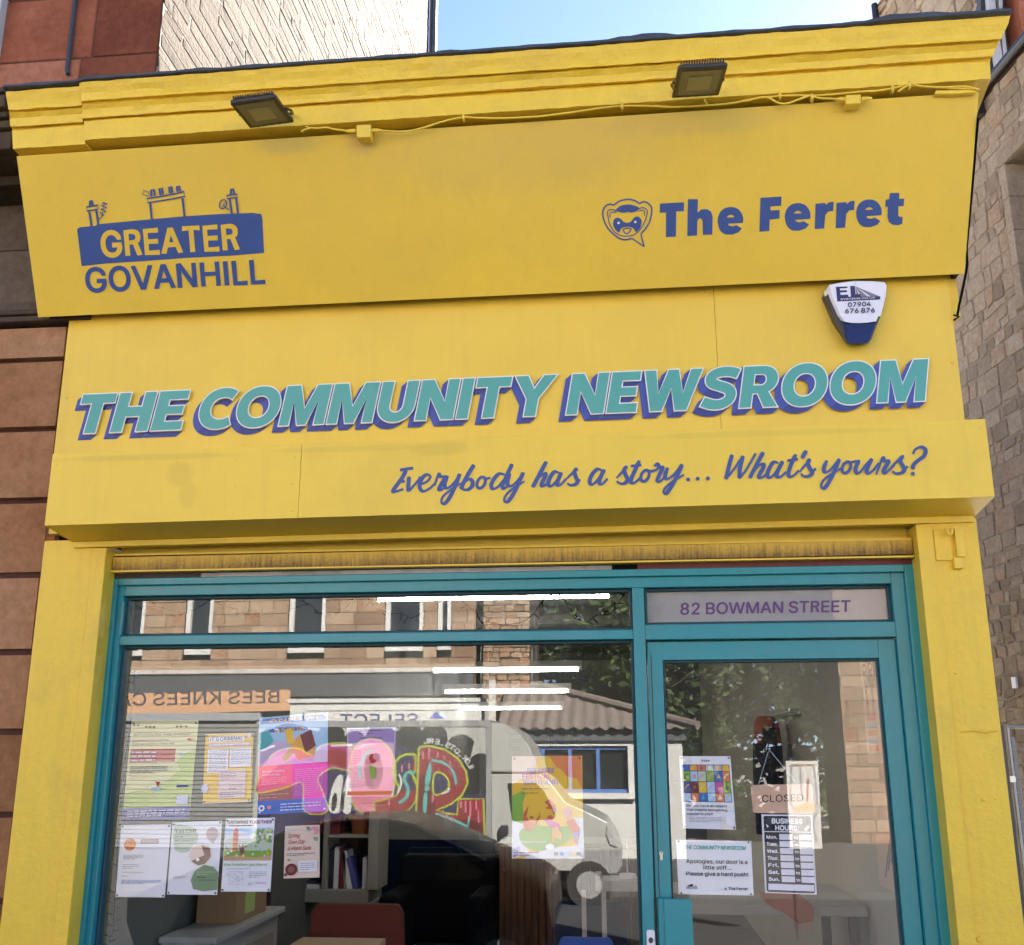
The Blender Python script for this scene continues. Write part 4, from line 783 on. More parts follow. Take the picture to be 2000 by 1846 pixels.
# putty beads round the panes
bd = .012
for x0, x1, z0, z1 in ((XG0, XM0, ZTR1, ZG), (XG0, XM0, .48, ZTR0), (XM1, XG1, ZF0, ZG)):
    for q in ((x0, x0+bd, z0, z1), (x1-bd, x1, z0, z1), (x0+bd, x1-bd, z1-bd, z1), (x0+bd, x1-bd, z0, z0+bd)): mb.box(q[0], q[1], GLASS_Y-.018, .19, q[2], q[3], 'teal_dark')
mb.build('window_frame', shop, bevel=.003)
mb = MB()
mb.box(XL0, Xat(1195, 1112, .09), .09, .2, ZT0+.001, Zat(1000, 1108, .09), 'trim_pale'); mb.box(Xat(1245, 1106, .09), XR0, .09, .2, ZT0+.001, Zat(1500, 1096, .09), 'trim_red')
mb.box(Xat(213, 1125, .086), Xat(392, 1125, .086), .086, .0895, ZT0+.001, Zat(300, 1117, .09), 'timber_dark'); mb.build('head_trim', shop)
for nm, x0, x1, z0, z1, gm in (('display_pane', XG0+bd, XM0-bd, .492, ZTR0-bd, 'shop_glass'), ('fanlight_pane', XG0+bd, XM0-bd, ZTR1+bd, ZG-bd, 'shop_glass')):
    mb = MB(); mb.box(x0, x1, GLASS_Y, GLASS_Y+.006, z0, z1, gm); pane = mb.build(nm, shop)
    if nm == 'display_pane':
        mb = MB(); SV = front(GLASS_Y+.0085)
        for t, p0, p1, h in (('STORIES', (992, 1336), (1152, 1331), 22), ('EVENTS', (992, 1464), (1158, 1459), 34)):
            x = 0; adv = [GLYPH[ch][0] for ch in t]; k = (p1[0]-p0[0])/sum(adv)
            for ch in t:
                for lp in GLYPH[ch][1]: mb.stroke(SV, [(p0[0]+k*(x+u), p0[1]+(p1[1]-p0[1])*x/sum(adv)-h/509*w) for u, w in lp], 1.3, 'print_ink', True)
                x += GLYPH[ch][0]
        mb.build('vinyl_lettering', pane)
mb = MB(); mb.box(XM1+bd, XG1-bd, GLASS_Y, GLASS_Y+.006, ZF0+bd, ZG-bd, 'frosted_film'); fan = mb.build('number_pane', shop)
mb = MB(); mb.text(front(GLASS_Y), '82 BOWMAN STREET', (1326.5, 1200.5), (1662, 1195), 22, 'vinyl_purple', up=(.02, -1), weight=15); mb.build('lettering', fan)

# ---- the door
XDL, XDR = Xat(1260.5, 1250, YD), Xat(1752, 1244, YD)
mb = MB(); gx0, gx1, gz1 = Xat(1294, 1289, YD), Xat(1717, 1286, YD), Zat(1500, 1287.5, YD)
zd = ZD1-.006; xd0, xd1 = XM1+.006, XG1-.002
mb.box(xd0, gx0, YD, .18, .02, zd, m); mb.box(gx1, xd1, YD, .18, .02, zd, m); mb.box(gx0, gx1, YD, .18, gz1, zd, m); mb.box(gx0, gx1, YD, .18, .02, .28, m)
for q in ((gx0, gx0+.008, .28, gz1), (gx1-.008, gx1, .28, gz1), (gx0+.008, gx1-.008, gz1-.01, gz1)): mb.box(q[0], q[1], GLASS_Y-.012, .178, q[2], q[3], 'teal_dark')
mb.box(xd0+.012, xd0+.016, YD-.0012, YD+.01, .02, zd-.05, 'teal_dark')
door = mb.build('door', shop, bevel=.0025)
mb = MB(); mb.box(gx0+.008, gx1-.008, GLASS_Y, GLASS_Y+.006, .28, gz1-.01, 'door_glass'); mb.build('door_pane', door)
mb = MB(); x0, x1, z1 = Xat(1296, 1756, YD-.06), Xat(1351, 1756, YD-.06), Zat(1320, 1756, YD-.06)
mb.box(x0, x1, YD-.06, YD-.052, .72, z1, m); mb.box(Xat(1284, 1753, YD), x0+.004, YD-.052, YD, .72, z1, m); mb.box(x0+.004, x0+.03, YD-.052, YD, .72, z1-.002, m); mb.build('pull_handle', door, bevel=.003)
mb = MB(); FD = front(YD); c = crop(1230, 1640, 2000/300)
mb.slab(FD, c([(x, y) for x, y in ell(408, 180, 26, 26, 14)]), .012, 'steel', .006); mb.slab(FD, c([(395, 190), (425, 190), (430, 255), (412, 268), (398, 258)]), .012, 'steel', .0055); mb.flat(FD, [c(ell(408, 172, 7, 12, 8))], 'black_metal', lift=.0075); mb.build('lock', door)

# screws and hairline joints are part of the boards above; the bell stands on the mullion
bell = thing('doorbell', 'white plastic bell push with grey button on the teal mullion', 'doorbell', P(1270, 1850, YI))
mb = MB(); FM = front(YI-.003); mb.slab(FM, c([(215, 1185), (235, 1168), (305, 1168), (325, 1185), (345, 1560), (335, 1580), (240, 1580), (230, 1560)]), .016, 'white_plastic', .016); mb.build('housing', bell, bevel=.003)
mb = MB(); mb.slab(front(YI-.019), c(ell(275, 1310, 30, 38, 16)), .006, 'grey_plastic', .003); mb.build('button', bell)
# ================================================================== fixed to the shopfront
def floodlight(corners, ys, label):
    """corners: BL, BR, TR, TL of the flat lamp as seen from below; ys: how far each stands out"""
    bl, br, tr, tl = (P(*c, y) for c, y in zip(corners, ys))
    ux = ((br-bl)+(tr-tl)).normalized(); w = ((br-bl).length+(tr-tl).length)/2
    uy = (tl+tr-bl-br); uy = (uy-ux*uy.dot(ux)).normalized(); dpt = ((tl+tr)/2-(bl+br)/2).dot(uy)
    c = (bl+br+tr+tl)/4; n = ux.cross(uy); n = -n if n.z > 0 else n
    t = thing('floodlight', label, 'floodlight', c-Vector((0, 0, .03)), 'floodlights under the yellow cornice')
    Q = lambda a, b, k: c+ux*a*w/2+uy*b*dpt/2+n*k
    mb = MB(); F = [Q(*p, 0) for p in ((-1, -1), (1, -1), (1, .92), (.92, 1), (-.92, 1), (-1, .92))]
    mb.plate(F, n, .016, 'black_metal')
    for k in range(4): mb.plate([Q(-.5+.33*k, -1.0, .001), Q(-.42+.33*k, -1.0, .001), Q(-.42+.33*k, -.93, .006), Q(-.5+.33*k, -.93, .006)], n, .01, 'steel')
    mb.build('body', t, bevel=.003)
    mb = MB(); mb.plate([Q(*p, .002) for p in ((-.82, -.78), (.82, -.78), (.82, .82), (-.82, .82))], n, .004, 'led_panel'); mb.build('glass', t)
    mb = MB(); mb.plate([Q(*p, .004) for p in ((-.48, -.45), (.48, -.45), (.48, .48), (-.48, .48))], n, .003, 'led_lens'); mb.build('led_array', t)
    mb = MB()
    for k in range(17):
        a = -.84+1.68*k/16; mb.plate([Q(a-.018, .55, -.017), Q(a+.018, .55, -.017), Q(a+.018, 1.0, -.017), Q(a-.018, 1.0, -.017)], n, .014, 'black_metal')
    mb.build('heat_sink', t)
    mb = MB(); mb.tube([Q(-1.03, -.1, -.012), Q(-1.05, -.6, -.03), Q(-.9, -1.2, -.05), Q(0, -1.25, -.055), Q(.9, -1.2, -.05), Q(1.05, -.6, -.03), Q(1.03, -.1, -.012)], .006, 'black_metal', 6); mb.build('bracket', t)
    return t
floodlight([(485, 251), (575, 240), (537, 190), (452, 203)], (-.455, -.455, -.665, -.650), 'black floodlight angled down on the left, nearest the chimney logo, under yellow cornice')
floodlight([(1312, 193), (1405, 186), (1420, 130), (1325, 134)], (-.46, -.46, -.71, -.72), 'black floodlight angled down above the ferret emblem, nearer the alarm box')

cb = thing('power_cable', 'thin yellow painted cable looping along the top of the fascia board', 'cable', P(1000, 215, -.405))
mb = MB(); K = lambda pts, Y=-.418: [P(*p, Y) for p in smooth(pts, 6)]
c2 = crop(430, 170, 2000/330); c3 = crop(650, 0, 2000/700); c4 = crop(1290, 110, 2000/410); c5 = crop(1700, 0, 1978/300)
rt = .0042
mb.tube(K(c2([(870, 395), (930, 420), (1000, 460), (1060, 485), (1170, 488), (1260, 480), (1350, 500), (1560, 525)])), rt, 'yellow_metal', 6)
mb.tube(K(c2([(960, 535), (990, 510), (1060, 490)])), rt, 'yellow_metal', 6)
mb.tube(K(c3([(250, 728), (400, 735), (500, 715), (610, 680), (725, 655), (800, 658), (950, 660), (1150, 650), (1350, 625), (1500, 603), (1615, 592), (1750, 592), (1900, 598)])+c4([(160, 483), (420, 470), (700, 445), (850, 412), (1000, 395), (1120, 380), (1300, 372), (1450, 375), (1700, 358), (2000, 330)])+c5([(0, 1180), (280, 1140), (500, 1085), (650, 1110), (900, 1125), (1200, 1115), (1330, 1140), (1400, 1160)])), rt, 'yellow_metal', 6)
mb.tube(K(c4([(420, 395), (425, 430), (450, 465)])), rt, 'yellow_metal', 6)
mb.tube(K(c4([(800, 430), (960, 392), (1040, 400), (1110, 440), (1190, 452), (1280, 425), (1380, 388), (1440, 378), (1520, 400), (1640, 405), (1720, 412)]), -.422), rt, 'yellow_metal', 6)
mb.tube(K(c5([(360, 1180), (430, 1130), (500, 1090)]), -.42), rt, 'yellow_metal', 6)
mb.tube(K(c5([(520, 1100), (800, 1130), (1100, 1140), (1380, 1155)]), -.414), rt, 'yellow_metal', 6)
for px, py in ((905, 229), (1215, 207), (1523, 186), (1586, 190), (1743, 173), (1776, 166)): q = P(px, py, -.42); mb.box(q.x-.005, q.x+.005, q.y-.006, q.y+.02, q.z-.012, q.z+.012, 'yellow_metal')
mb.build('cable', cb, smooth=True)
mb = MB(); a, b = P(1832, 178, -.41), P(1900, 181, -.41); mb.plate([P(1826, 183, -.412), P(1828, 177, -.412), P(1908, 176, -.412), P(1906, 180, -.412), P(1862, 183, -.412)], Vector((0, -1, 0)), .02, 'yellow_metal'); mb.build('clip_rail', cb)
for px, py, w, h, lab in ((710, 256, 29, 25, 'small yellow junction box on the cable near the left floodlight'), (1667, 194, 30, 18, 'small yellow junction box on the cable above the alarm box')):
    t = thing('junction_box', lab, 'junction box', P(px, py+h/2, -.41), 'junction boxes on the cable')
    mb = MB(); F = [P(px-w/2, py-h/2, -.435), P(px+w/2, py-h/2-1, -.435), P(px+w/2-1, py+h/2-1, -.435), P(px-w/2+1, py+h/2, -.435)]; mb.plate(F, Vector((0, -1, 0)), .045, 'yellow_metal'); mb.build('housing', t, bevel=.004)
    for s in (-1, 1):
        mb = MB(); q = P(px+s*w*.5, py, -.418); mb.tube([q, q+Vector((s*.024, 0, .001)), q+Vector((s*.04, 0, .001))], [.009, .008, .005], 'yellow_metal', 8); mb.build('cable_gland', t)
mb = MB(); c6 = crop(1840, 230, 1846/410)
mb.tube([P(*p, max(-.36, min(-.02, -.36+.34*(p[1]-225)/300))) for p in c6([(318, 0), (300, 200), (262, 650), (215, 1150), (222, 1290), (205, 1390), (170, 1560), (150, 1650), (135, 1740)])], .005, 'black_cloth', 6)
mb.tube([P(*p, -.02) for p in c6([(100, 1735), (150, 1750), (105, 1780)])], .004, 'black_cloth', 6)
tag(mb.build('service_cable'), 'black cable hanging down beside the right end of the yellow fascia board', 'cable')

# ---- alarm box
al = thing('alarm_box', 'white and navy burglar alarm box with phone number on yellow panel', 'alarm', P(1675, 672, 0))
c = crop(1590, 530, 1846/160)
body = [(130, 610), (195, 490), (330, 300), (640, 240), (900, 215), (1250, 215), (1600, 245), (1655, 330), (1640, 560), (1500, 1030), (1290, 1570), (1210, 1640), (740, 1655), (690, 1600), (400, 1180)]
def toY(pts, Y): return [P(*p, Y) for p in c(pts)]
mb = MB()
fr = toY([(300, 560), (360, 330), (920, 235), (1560, 262), (1625, 340), (1600, 560), (1470, 1030), (1270, 1560), (1200, 1610), (760, 1625), (715, 1580), (470, 1080)], -.055)
bk = toY([(160, 610), (330, 320), (900, 240), (1580, 270), (1640, 345), (1620, 560), (1490, 1030), (1280, 1560), (1205, 1630), (745, 1645), (695, 1590), (410, 1180)], -.0005)
mb.hexa([fr[i] for i in range(len(fr)-1, -1, -1)], [bk[i] for i in range(len(bk)-1, -1, -1)], 'grey_plastic'); mb.build('backplate', al, bevel=.003)
mb = MB(); AF = front(-.072)
F = toY([(345, 300), (640, 248), (920, 218), (1300, 222), (1585, 246), (1635, 320), (1610, 560), (1500, 1010), (1440, 1018), (1402, 1128), (1200, 1160), (1000, 1170), (840, 1165), (692, 1142), (600, 1000), (480, 720), (395, 520)], -.072)
B = toY([(210, 490), (340, 310), (900, 232), (1300, 232), (1590, 262), (1640, 340), (1622, 560), (1500, 1020), (1450, 1030), (1402, 1128), (1200, 1160), (1000, 1170), (840, 1165), (640, 1052), (460, 1068), (420, 1020), (300, 760)], -.030)
mb.hexa(F[::-1], B[::-1], 'white_plastic'); mb.build('cover', al, bevel=.002)
mb = MB(); F = toY([(700, 1165), (1000, 1180), (1392, 1138), (1372, 1280), (1235, 1590), (1190, 1625), (740, 1635), (715, 1300)], -.066); B = toY([(640, 1070), (1000, 1180), (1440, 1040), (1400, 1280), (1260, 1590), (1200, 1635), (730, 1640), (690, 1300)], -.020)
mb.hexa(F[::-1], B[::-1], 'navy_plastic'); mb.build('strobe', al, bevel=.003)
mb = MB()
mb.flat(AF, [c([(490, 352), (748, 345), (750, 378), (578, 392), (585, 432), (738, 428), (740, 474), (590, 480), (596, 535), (765, 528), (770, 575), (1060, 570), (1490, 572), (1488, 638), (520, 684)])], 'print_ink_navy')
mb.flat(AF, [c([(812, 335), (915, 332), (932, 520), (1050, 518), (1052, 572), (830, 578)])], 'print_ink_navy')
for tri in ([(925, 342), (1490, 572), (1280, 572)], [(925, 342), (1210, 575), (1070, 575)], [(925, 350), (1000, 520), (950, 520)]): mb.flat(AF, [c(tri)], 'print_ink_grey')
Cc = lambda x, y: c([(x, y)])[0]
mb.text(AF, 'SYSTEMS.CO.UK', Cc(590, 652), Cc(1375, 618), 3.0, 'paint_white', weight=14)
mb.text(AF, '07904', Cc(750, 812), Cc(1280, 790), 8.6, 'print_ink_navy', weight=22); mb.text(AF, '676 876', Cc(680, 955), Cc(1375, 935), 8.8, 'print_ink_navy', weight=22)
mb.stroke(AF, c([(930, 218), (925, 340)]), .35, 'print_ink_grey')
mb.build('lettering', al)

# ================================================================== notices on the inside of the glass
PY = GLASS_Y+.0085
PS = front(PY)
def notice(corners, label, cat='poster', m='paper', pins=True, Y=None, pin='clip_dark'):
    """corners TL TR BR BL as traced; returns the sheet, a surface and a mapping from 0..1 across and down"""
    S = PS if Y is None else front(Y)
    mb = MB(); mb.slab(S, [corners[0], corners[3], corners[2], corners[1]], .0006, m)
    o = tag(mb.build('poster' if cat == 'poster' else cat.replace(' ', '_')), label, cat)
    def U(s, t):
        tl, tr, br, bl = corners
        a = (tl[0]+(tr[0]-tl[0])*s, tl[1]+(tr[1]-tl[1])*s); b = (bl[0]+(br[0]-bl[0])*s, bl[1]+(br[1]-bl[1])*s)
        return (a[0]+(b[0]-a[0])*t, a[1]+(b[1]-a[1])*t)
    pr = MB()
    class A: pass
    a = A(); a.o = o; a.S = S; a.U = U; a.mb = pr
    a.rect = lambda x0, y0, x1, y1, mm: pr.flat(S, [[U(x0, y0), U(x0, y1), U(x1, y1), U(x1, y0)]], mm)
    a.poly = lambda pts, mm, sm=0: pr.flat(S, [[U(*p) for p in (smooth(pts, sm, True) if sm else pts)]], mm)
    a.disc = lambda x, y, r, mm, ry=None: pr.flat(S, [[U(x+p, y+q) for p, q in ell(0, 0, r, ry or r, 22)]], mm)
    hh = math.hypot(corners[3][0]-corners[0][0], corners[3][1]-corners[0][1])
    upv = ((corners[0][0]-corners[3][0])/hh, (corners[0][1]-corners[3][1])/hh)
    a.text = lambda t, x0, x1, y, h, mm, w=8, sl=0: pr.text(S, t, U(x0, y), U(x1, y), h*hh, mm, up=upv, weight=w, slant=sl)
    def lines(x0, x1, y0, y1, n, mm, w=.006, seed=0):
        r = random.Random(seed+int(x0*997)+int(y0*991))
        for i in range(n):
            y = y0+(y1-y0)*i/max(1, n-1); x = x0
            e = x1 if i < n-1 else x0+(x1-x0)*.6
            while x < e-.01:
                l = r.uniform(.03, .10)*(1 if x1-x0 < .6 else 1.2); a.rect(x, y-w/2*r.uniform(.8, 1.2), min(e, x+l), y+w/2, mm); x += l+.014
    a.lines = lines
    def done(name='print'):
        pr.build(name, o)
        if pins:
            for s, t in ((.035, .025), (.965, .025), (.965, .975), (.035, .975)):
                q = MB(); x, y = U(s, t); q.slab(S, ell(x, y, 1.9, 1.9, 10), .002, pin, .0035); q.build('corner_fixing', o)
        return o
    a.done = done
    return a
# 1 cycling
a = notice([(257.4, 1408), (388, 1407), (369.5, 1599), (238.6, 1604)], 'pale green cycling poster with red panel and indigo foot, top left of window', m='print_cream')
a.poly([(1.0, .30), (.86, .33), (.72, .42), (.80, .50), (1.0, .52)], 'print_green_light'); a.poly([(.0, .72), (.2, .70), (.42, .68), (.62, .60), (.75, .52), (1, .46), (1, .87), (0, .87)], 'print_green_light', 0)
a.rect(0, .87, 1, 1, 'print_indigo'); a.rect(.03, .285, .70, .415, 'print_red')
a.text('NOT CYCLING THIS SPRING?', .04, .90, .15, .02, 'print_ink', 10, .2); a.text('GLASGOW CYCLE FESTIVAL', .05, .6, .205, .016, 'print_ink', 8); a.text('FOR WOMEN & FAMILIES', .05, .68, .24, .016, 'print_ink', 8)
for y in (.318, .355, .395): a.lines(.06, .66, y, y, 1, 'paper', .014, int(y*100))
a.lines(.06, .62, .46, .52, 4, 'print_ink_grey', .008)
for x in (.22, .28, .34, .68, .74, .82): a.poly([(x, .055), (x+.04, .055), (x+.02, .078)], 'print_brown')
for x in (.06, .12): a.disc(x, .045, .012, 'print_brown', .008)
a.poly([(.86, .19), (.90, .18), (.95, .19), (.90, .205)], 'print_coral'); a.disc(.80, .34, .014, 'print_skyblue', .02); a.disc(.45, .69, .03, 'print_skyblue', .02); a.disc(.52, .69, .03, 'print_skyblue', .02); a.poly([(.46, .61), (.53, .62), (.50, .67)], 'print_red')
a.rect(.78, .655, .95, .675, 'print_indigo'); a.lines(.08, .94, .905, .955, 3, 'paper', .012); a.rect(.8, .76, .97, .85, 'paper'); a.done()
# 2 it's criminal
a = notice([(401.6, 1434), (495.2, 1431), (490, 1566), (395.7, 1570)], 'orange bordered poster headed IT\'S CRIMINAL on the window', m='print_gold')
a.rect(0, 0, 1, .012, 'print_blush'); a.rect(0, .985, 1, 1, 'print_blush'); a.rect(.08, .04, .82, .115, 'paper'); a.text("IT'S CRIMINAL", .10, .79, .10, .05, 'print_ink', 16)
a.rect(.07, .14, .95, .19, 'print_lilac'); a.lines(.09, .92, .158, .172, 2, 'paper', .008)
a.rect(.07, .22, .50, .56, 'print_pale'); a.lines(.10, .47, .25, .53, 12, 'print_ink_grey', .008); a.rect(.53, .22, .98, .49, 'print_pale'); a.lines(.56, .95, .25, .44, 7, 'print_ink_grey', .008)
a.rect(.33, .53, .88, .94, 'print_pinkish'); a.lines(.36, .68, .56, .66, 5, 'print_ink_grey', .008); a.lines(.55, .84, .74, .80, 3, 'print_ink_grey', .008); a.lines(.36, .84, .85, .91, 3, 'print_ink_grey', .008)
a.poly([(.02+.09*math.cos(k*math.pi/9)*(1 if k % 2 else .6)+.03, .78+.085*math.sin(k*math.pi/9)*(1 if k % 2 else .6)) for k in range(18)], 'paper'); a.disc(.93, .04, .05, 'paper', .03); a.done()
# 3 blue, coral and violet poster
a = notice([(506.5, 1402), (640.8, 1391), (639, 1584), (502.7, 1591.5)], 'large bright poster in sky blue, coral and violet, third along the top row', m='print_violet', pin='paper')
a.rect(0, 0, 1, .50, 'print_skyblue'); a.rect(.02, .015, .97, .07, 'print_cobalt'); a.text('ANNUAL', .14, .92, .058, .035, 'print_gold', 10)
a.poly([(.14, .16), (.3, .095), (.5, .09), (.72, .16)], 'print_cobalt', 3); a.text('GROUP', .22, .66, .17, .04, 'print_gold', 10)
a.poly([(.0, .30), (.2, .24), (.4, .27), (.6, .22), (.8, .28), (.80, .48), (.0, .49)], 'print_lilac'); a.poly([(0, .16), (.14, .14), (.22, .25), (.1, .33), (0, .33)], 'print_teal_ink'); a.poly([(.46, .31), (.60, .2), (.80, .23), (.82, .42), (.58, .47)], 'print_orange', 0); a.poly([(.6, .21), (.76, .16), (.83, .33), (.68, .40)], 'print_maroon'); a.poly([(.38, .15), (.48, .13), (.52, .28), (.42, .30)], 'print_gold')
a.poly([(.34, .44), (.46, .33), (.52, .38), (.4, .47)], 'print_leafgreen'); a.rect(.48, .5, 1, .86, 'print_magenta'); a.rect(0, .50, .5, .72, 'print_coral'); a.rect(0, .70, .5, .86, 'print_rust'); a.rect(0, .86, 1, 1, 'print_cobalt')
a.text('Annual meeting', .06, .40, .57, .022, 'paper', 8); a.text('workshop', .06, .32, .605, .022, 'paper', 8); a.lines(.06, .42, .63, .69, 4, 'print_peach', .006); a.lines(.04, .45, .80, .83, 2, 'print_peach', .006); a.lines(.54, .94, .56, .82, 14, 'print_lilac', .005)
a.disc(.07, .935, .045, 'paper', .032); a.disc(.07, .935, .022, 'print_cobalt', .016); a.disc(.18, .93, .03, 'print_rose', .02); a.lines(.34, .92, .905, .965, 3, 'paper', .008); a.done()
# 4 collaborators
a = notice([(678, 1421.6), (773.3, 1420), (769, 1555), (676.4, 1556.7)], 'violet poster headed Collaborators over a column of print', m='print_lilac', pin='paper')
a.rect(0, 0, 1, .02, 'paper'); a.rect(.03, .02, .97, .22, 'print_violet'); a.lines(.25, .72, .05, .085, 2, 'print_ink', .012); a.text('Collaborators', .26, .72, .165, .028, 'print_ink', 10); a.lines(.5, .95, .22, .24, 1, 'print_ink_grey', .006)
a.rect(.03, .24, .97, .58, 'print_pinkish'); a.rect(.03, .58, .97, .90, 'print_mauve'); a.lines(.06, .30, .33, .52, 9, 'print_magenta', .007); a.lines(.06, .56, .56, .86, 16, 'print_ink_grey', .005); a.disc(.55, .45, .08, 'print_red', .07); a.disc(.45, .50, .05, 'print_rose', .04); a.disc(.62, .42, .07, 'print_rose', .05); a.poly([(.48, .55), (.62, .58), (.62, .74), (.52, .74)], 'print_green'); a.rect(.03, .92, .97, .975, 'print_orange_deep'); a.done()
# 5 refugee festival
c = crop(860, 1380, 2000/420*1664/2000)
a = notice([(1000, 1477), (1137, 1476), (1140, 1677), (1000, 1677)], 'yellow and orange festival poster with dancing figures on a green mound', m='print_gold')
V = lambda pts: [((x-555)/(1104-555), (y-383)/(1178-383)) for x, y in pts]
a.poly(V([(555, 383), (760, 383), (720, 520), (640, 560), (555, 600)]), 'print_peach'); a.poly(V([(840, 383), (1097, 383), (1100, 640), (1060, 560), (980, 540), (940, 490), (900, 470), (870, 420)]), 'print_orange_deep', 0)
a.poly(V([(555, 690), (640, 650), (700, 740), (640, 900), (555, 930)]), 'print_leafgreen', 0); a.poly(V([(555, 880), (660, 920), (640, 1010), (660, 1090), (700, 1140), (555, 1178)]), 'print_pale', 0); a.poly(V([(1104, 860), (1030, 860), (1080, 960), (1060, 1080), (900, 1090), (700, 1140), (640, 1178), (1110, 1178)]), 'print_pale', 0)
a.poly(V([(690, 640), (800, 600), (920, 640), (990, 780), (1000, 900), (860, 960), (680, 900), (640, 760)]), 'print_gold', 4); a.poly(V([(612, 1020), (620, 960), (700, 920), (850, 930), (1000, 935), (1015, 1000), (960, 1060), (860, 1100), (740, 1118), (650, 1080)]), 'print_leafgreen', 4)
for t, y, x0, x1 in (('REFUGEE', 512, 672, 890), ('FESTIVAL', 558, 632, 858), ('SCOTLAND', 603, 642, 915)): a.text(t, V([(x0, y)])[0][0], V([(x1, y)])[0][0], V([(0, y)])[0][1], .045, 'print_magenta' if t[0] == 'F' else 'print_violet', 26)
a.lines(.14, .52, .32, .36, 2, 'print_brown', .008)
a.poly(V([(640, 870), (650, 820), (685, 765), (668, 850), (690, 890), (730, 890), (762, 850), (775, 805), (772, 860), (740, 920), (700, 965), (650, 950)]), 'print_sun_red'); a.poly(V([(692, 850), (722, 850), (720, 866), (694, 866)]), 'print_brown')
a.poly(V([(808, 740), (850, 715), (890, 770), (900, 810), (875, 835), (865, 795), (815, 790), (840, 765)]), 'print_sun_red'); a.disc(*V([(884, 808)])[0], .022, 'print_violet', .016)
a.poly(V([(800, 870), (860, 880), (920, 910), (930, 960), (915, 985), (900, 940), (850, 935)]), 'print_magenta'); a.poly(V([(865, 940), (905, 930), (945, 1000), (930, 1035), (890, 1010), (885, 1060), (862, 1055)]), 'print_orange'); a.disc(*V([(850, 862)])[0], .04, 'print_sun_red', .026)
a.poly(V([(950, 800), (990, 775), (1015, 815), (1005, 880), (975, 860)]), 'print_rose'); a.poly(V([(975, 890), (1030, 870), (1080, 950), (1040, 1000), (1000, 950)]), 'print_sun_red'); a.poly(V([(1020, 975), (1080, 960), (1075, 1010), (1050, 1010), (1065, 1060), (1045, 1070)]), 'print_violet')
a.text('Festival for Everyone', .13, .48, .845, .018, 'paper', 12)
a.poly([(.53+.07*math.cos(k*math.pi/10)*(1 if k % 2 else .75), .885+.035*math.sin(k*math.pi/10)*(1 if k % 2 else .75)) for k in range(20)], 'paper')
for x, mm in ((.62, 'print_ink_grey'), (.70, 'print_cobalt'), (.78, 'print_skyblue'), (.855, 'print_gold'), (.935, 'print_ink_navy')): a.rect(x-.03, .935, x+.025, .968, mm)
a.lines(.03, .38, .94, .965, 2, 'print_violet', .01); a.disc(.09, .90, .035, 'print_lilac', .022); a.done()
# 6 white notice
a = notice([(236.8, 1611), (334.4, 1610), (321.8, 1753), (225.6, 1752)], 'white notice with an orange disc and blue links, lower left corner of window')
a.disc(.21, .275, .12, 'print_orange_deep', .085); a.rect(.42, .20, .78, .265, 'print_mauve'); a.text('GOVANHILL', .44, .76, .25, .025, 'paper', 8)
a.lines(.1, .5, .42, .47, 4, 'print_ink_grey', .006); a.lines(.1, .42, .55, .60, 3, 'print_ink_grey', .006); a.lines(.1, .8, .655, .66, 1, 'print_ink_grey', .006); a.lines(.1, .3, .71, .72, 1, 'print_ink_grey', .006); a.lines(.1, .9, .765, .81, 4, 'print_cobalt', .006); a.done()
# 7 tai chi
a = notice([(337, 1606.5), (434, 1603), (424, 1748), (326, 1747)], 'white tai chi poster with sage green circles and a round portrait')
a.poly([(.06, .06), (.3, .05), (.48, .10), (.54, .22), (.46, .36), (.28, .42), (.08, .36)], 'print_sage', 4); a.text('TAI CHI', .06, .49, .155, .05, 'print_ink', 4, .0); a.text('IN THE', .08, .24, .21, .022, 'print_ink', 4); a.text('BOTANICS', .08, .46, .265, .022, 'print_ink', 4)
a.disc(.82, .17, .12, 'print_mauve', .09); a.poly([(.74, .24), (.90, .24), (.86, .31)], 'print_mauve'); a.disc(.62, .45, .24, 'print_pale', .165); a.disc(.62, .45, .215, 'print_blush', .148); a.poly([(.62, .32), (.80, .36), (.83, .48), (.72, .58), (.58, .60), (.44, .54), (.56, .50), (.70, .46)], 'print_brown'); a.disc(.57, .52, .035, 'paper', .024)
a.poly([(.52, .92), (.46, .80), (.52, .68), (.70, .59), (.90, .62), (1.0, .70), (1.0, .93), (.72, .95)], 'print_sage_dark', 0); a.lines(.56, .94, .69, .72, 2, 'print_sage', .007); a.lines(.58, .9, .76, .77, 1, 'print_ink', .010); a.text('the hidden gardens', .60, .97, .805, .014, 'print_ink', 10)
a.lines(.12, .38, .745, .775, 3, 'print_mauve', .006); a.done()
# 8 hidden gardens
a = notice([(441, 1599), (537, 1597), (528, 1741.5), (431.5, 1741.5)], 'white poster with a painted garden scene headed GROWING TOGETHER')
a.text('GROWING TOGETHER', .04, .95, .075, .042, 'print_maroon', 18); a.lines(.08, .92, .10, .11, 1, 'print_ink', .01)
a.rect(.02, .13, .98, .34, 'print_skyblue'); a.poly([(.02, .22), (.3, .17), (.5, .22), (.7, .18), (.98, .22), (.98, .34), (.02, .34)], 'print_pale'); a.poly([(.02, .30), (.2, .26), (.4, .31), (.6, .28), (.98, .30), (.98, .50), (.02, .50)], 'print_sage'); a.rect(.02, .44, .98, .575, 'print_green'); a.poly([(.02, .52), (.3, .50), (.6, .54), (.98, .51), (.98, .575), (.02, .575)], 'print_tan')
rr = random.Random(4)
for k in range(34): a.disc(.72+rr.uniform(-.1, .24), .22+rr.uniform(-.07, .12), .035, ('print_leafgreen', 'print_sage_dark', 'print_green_light')[k % 3], .024)
for k in range(30): a.disc(rr.uniform(.06, .94), rr.uniform(.36, .52), .022, ('print_leafgreen', 'print_sage_dark', 'print_gold', 'print_pale', 'print_skyblue')[k % 5], .016)
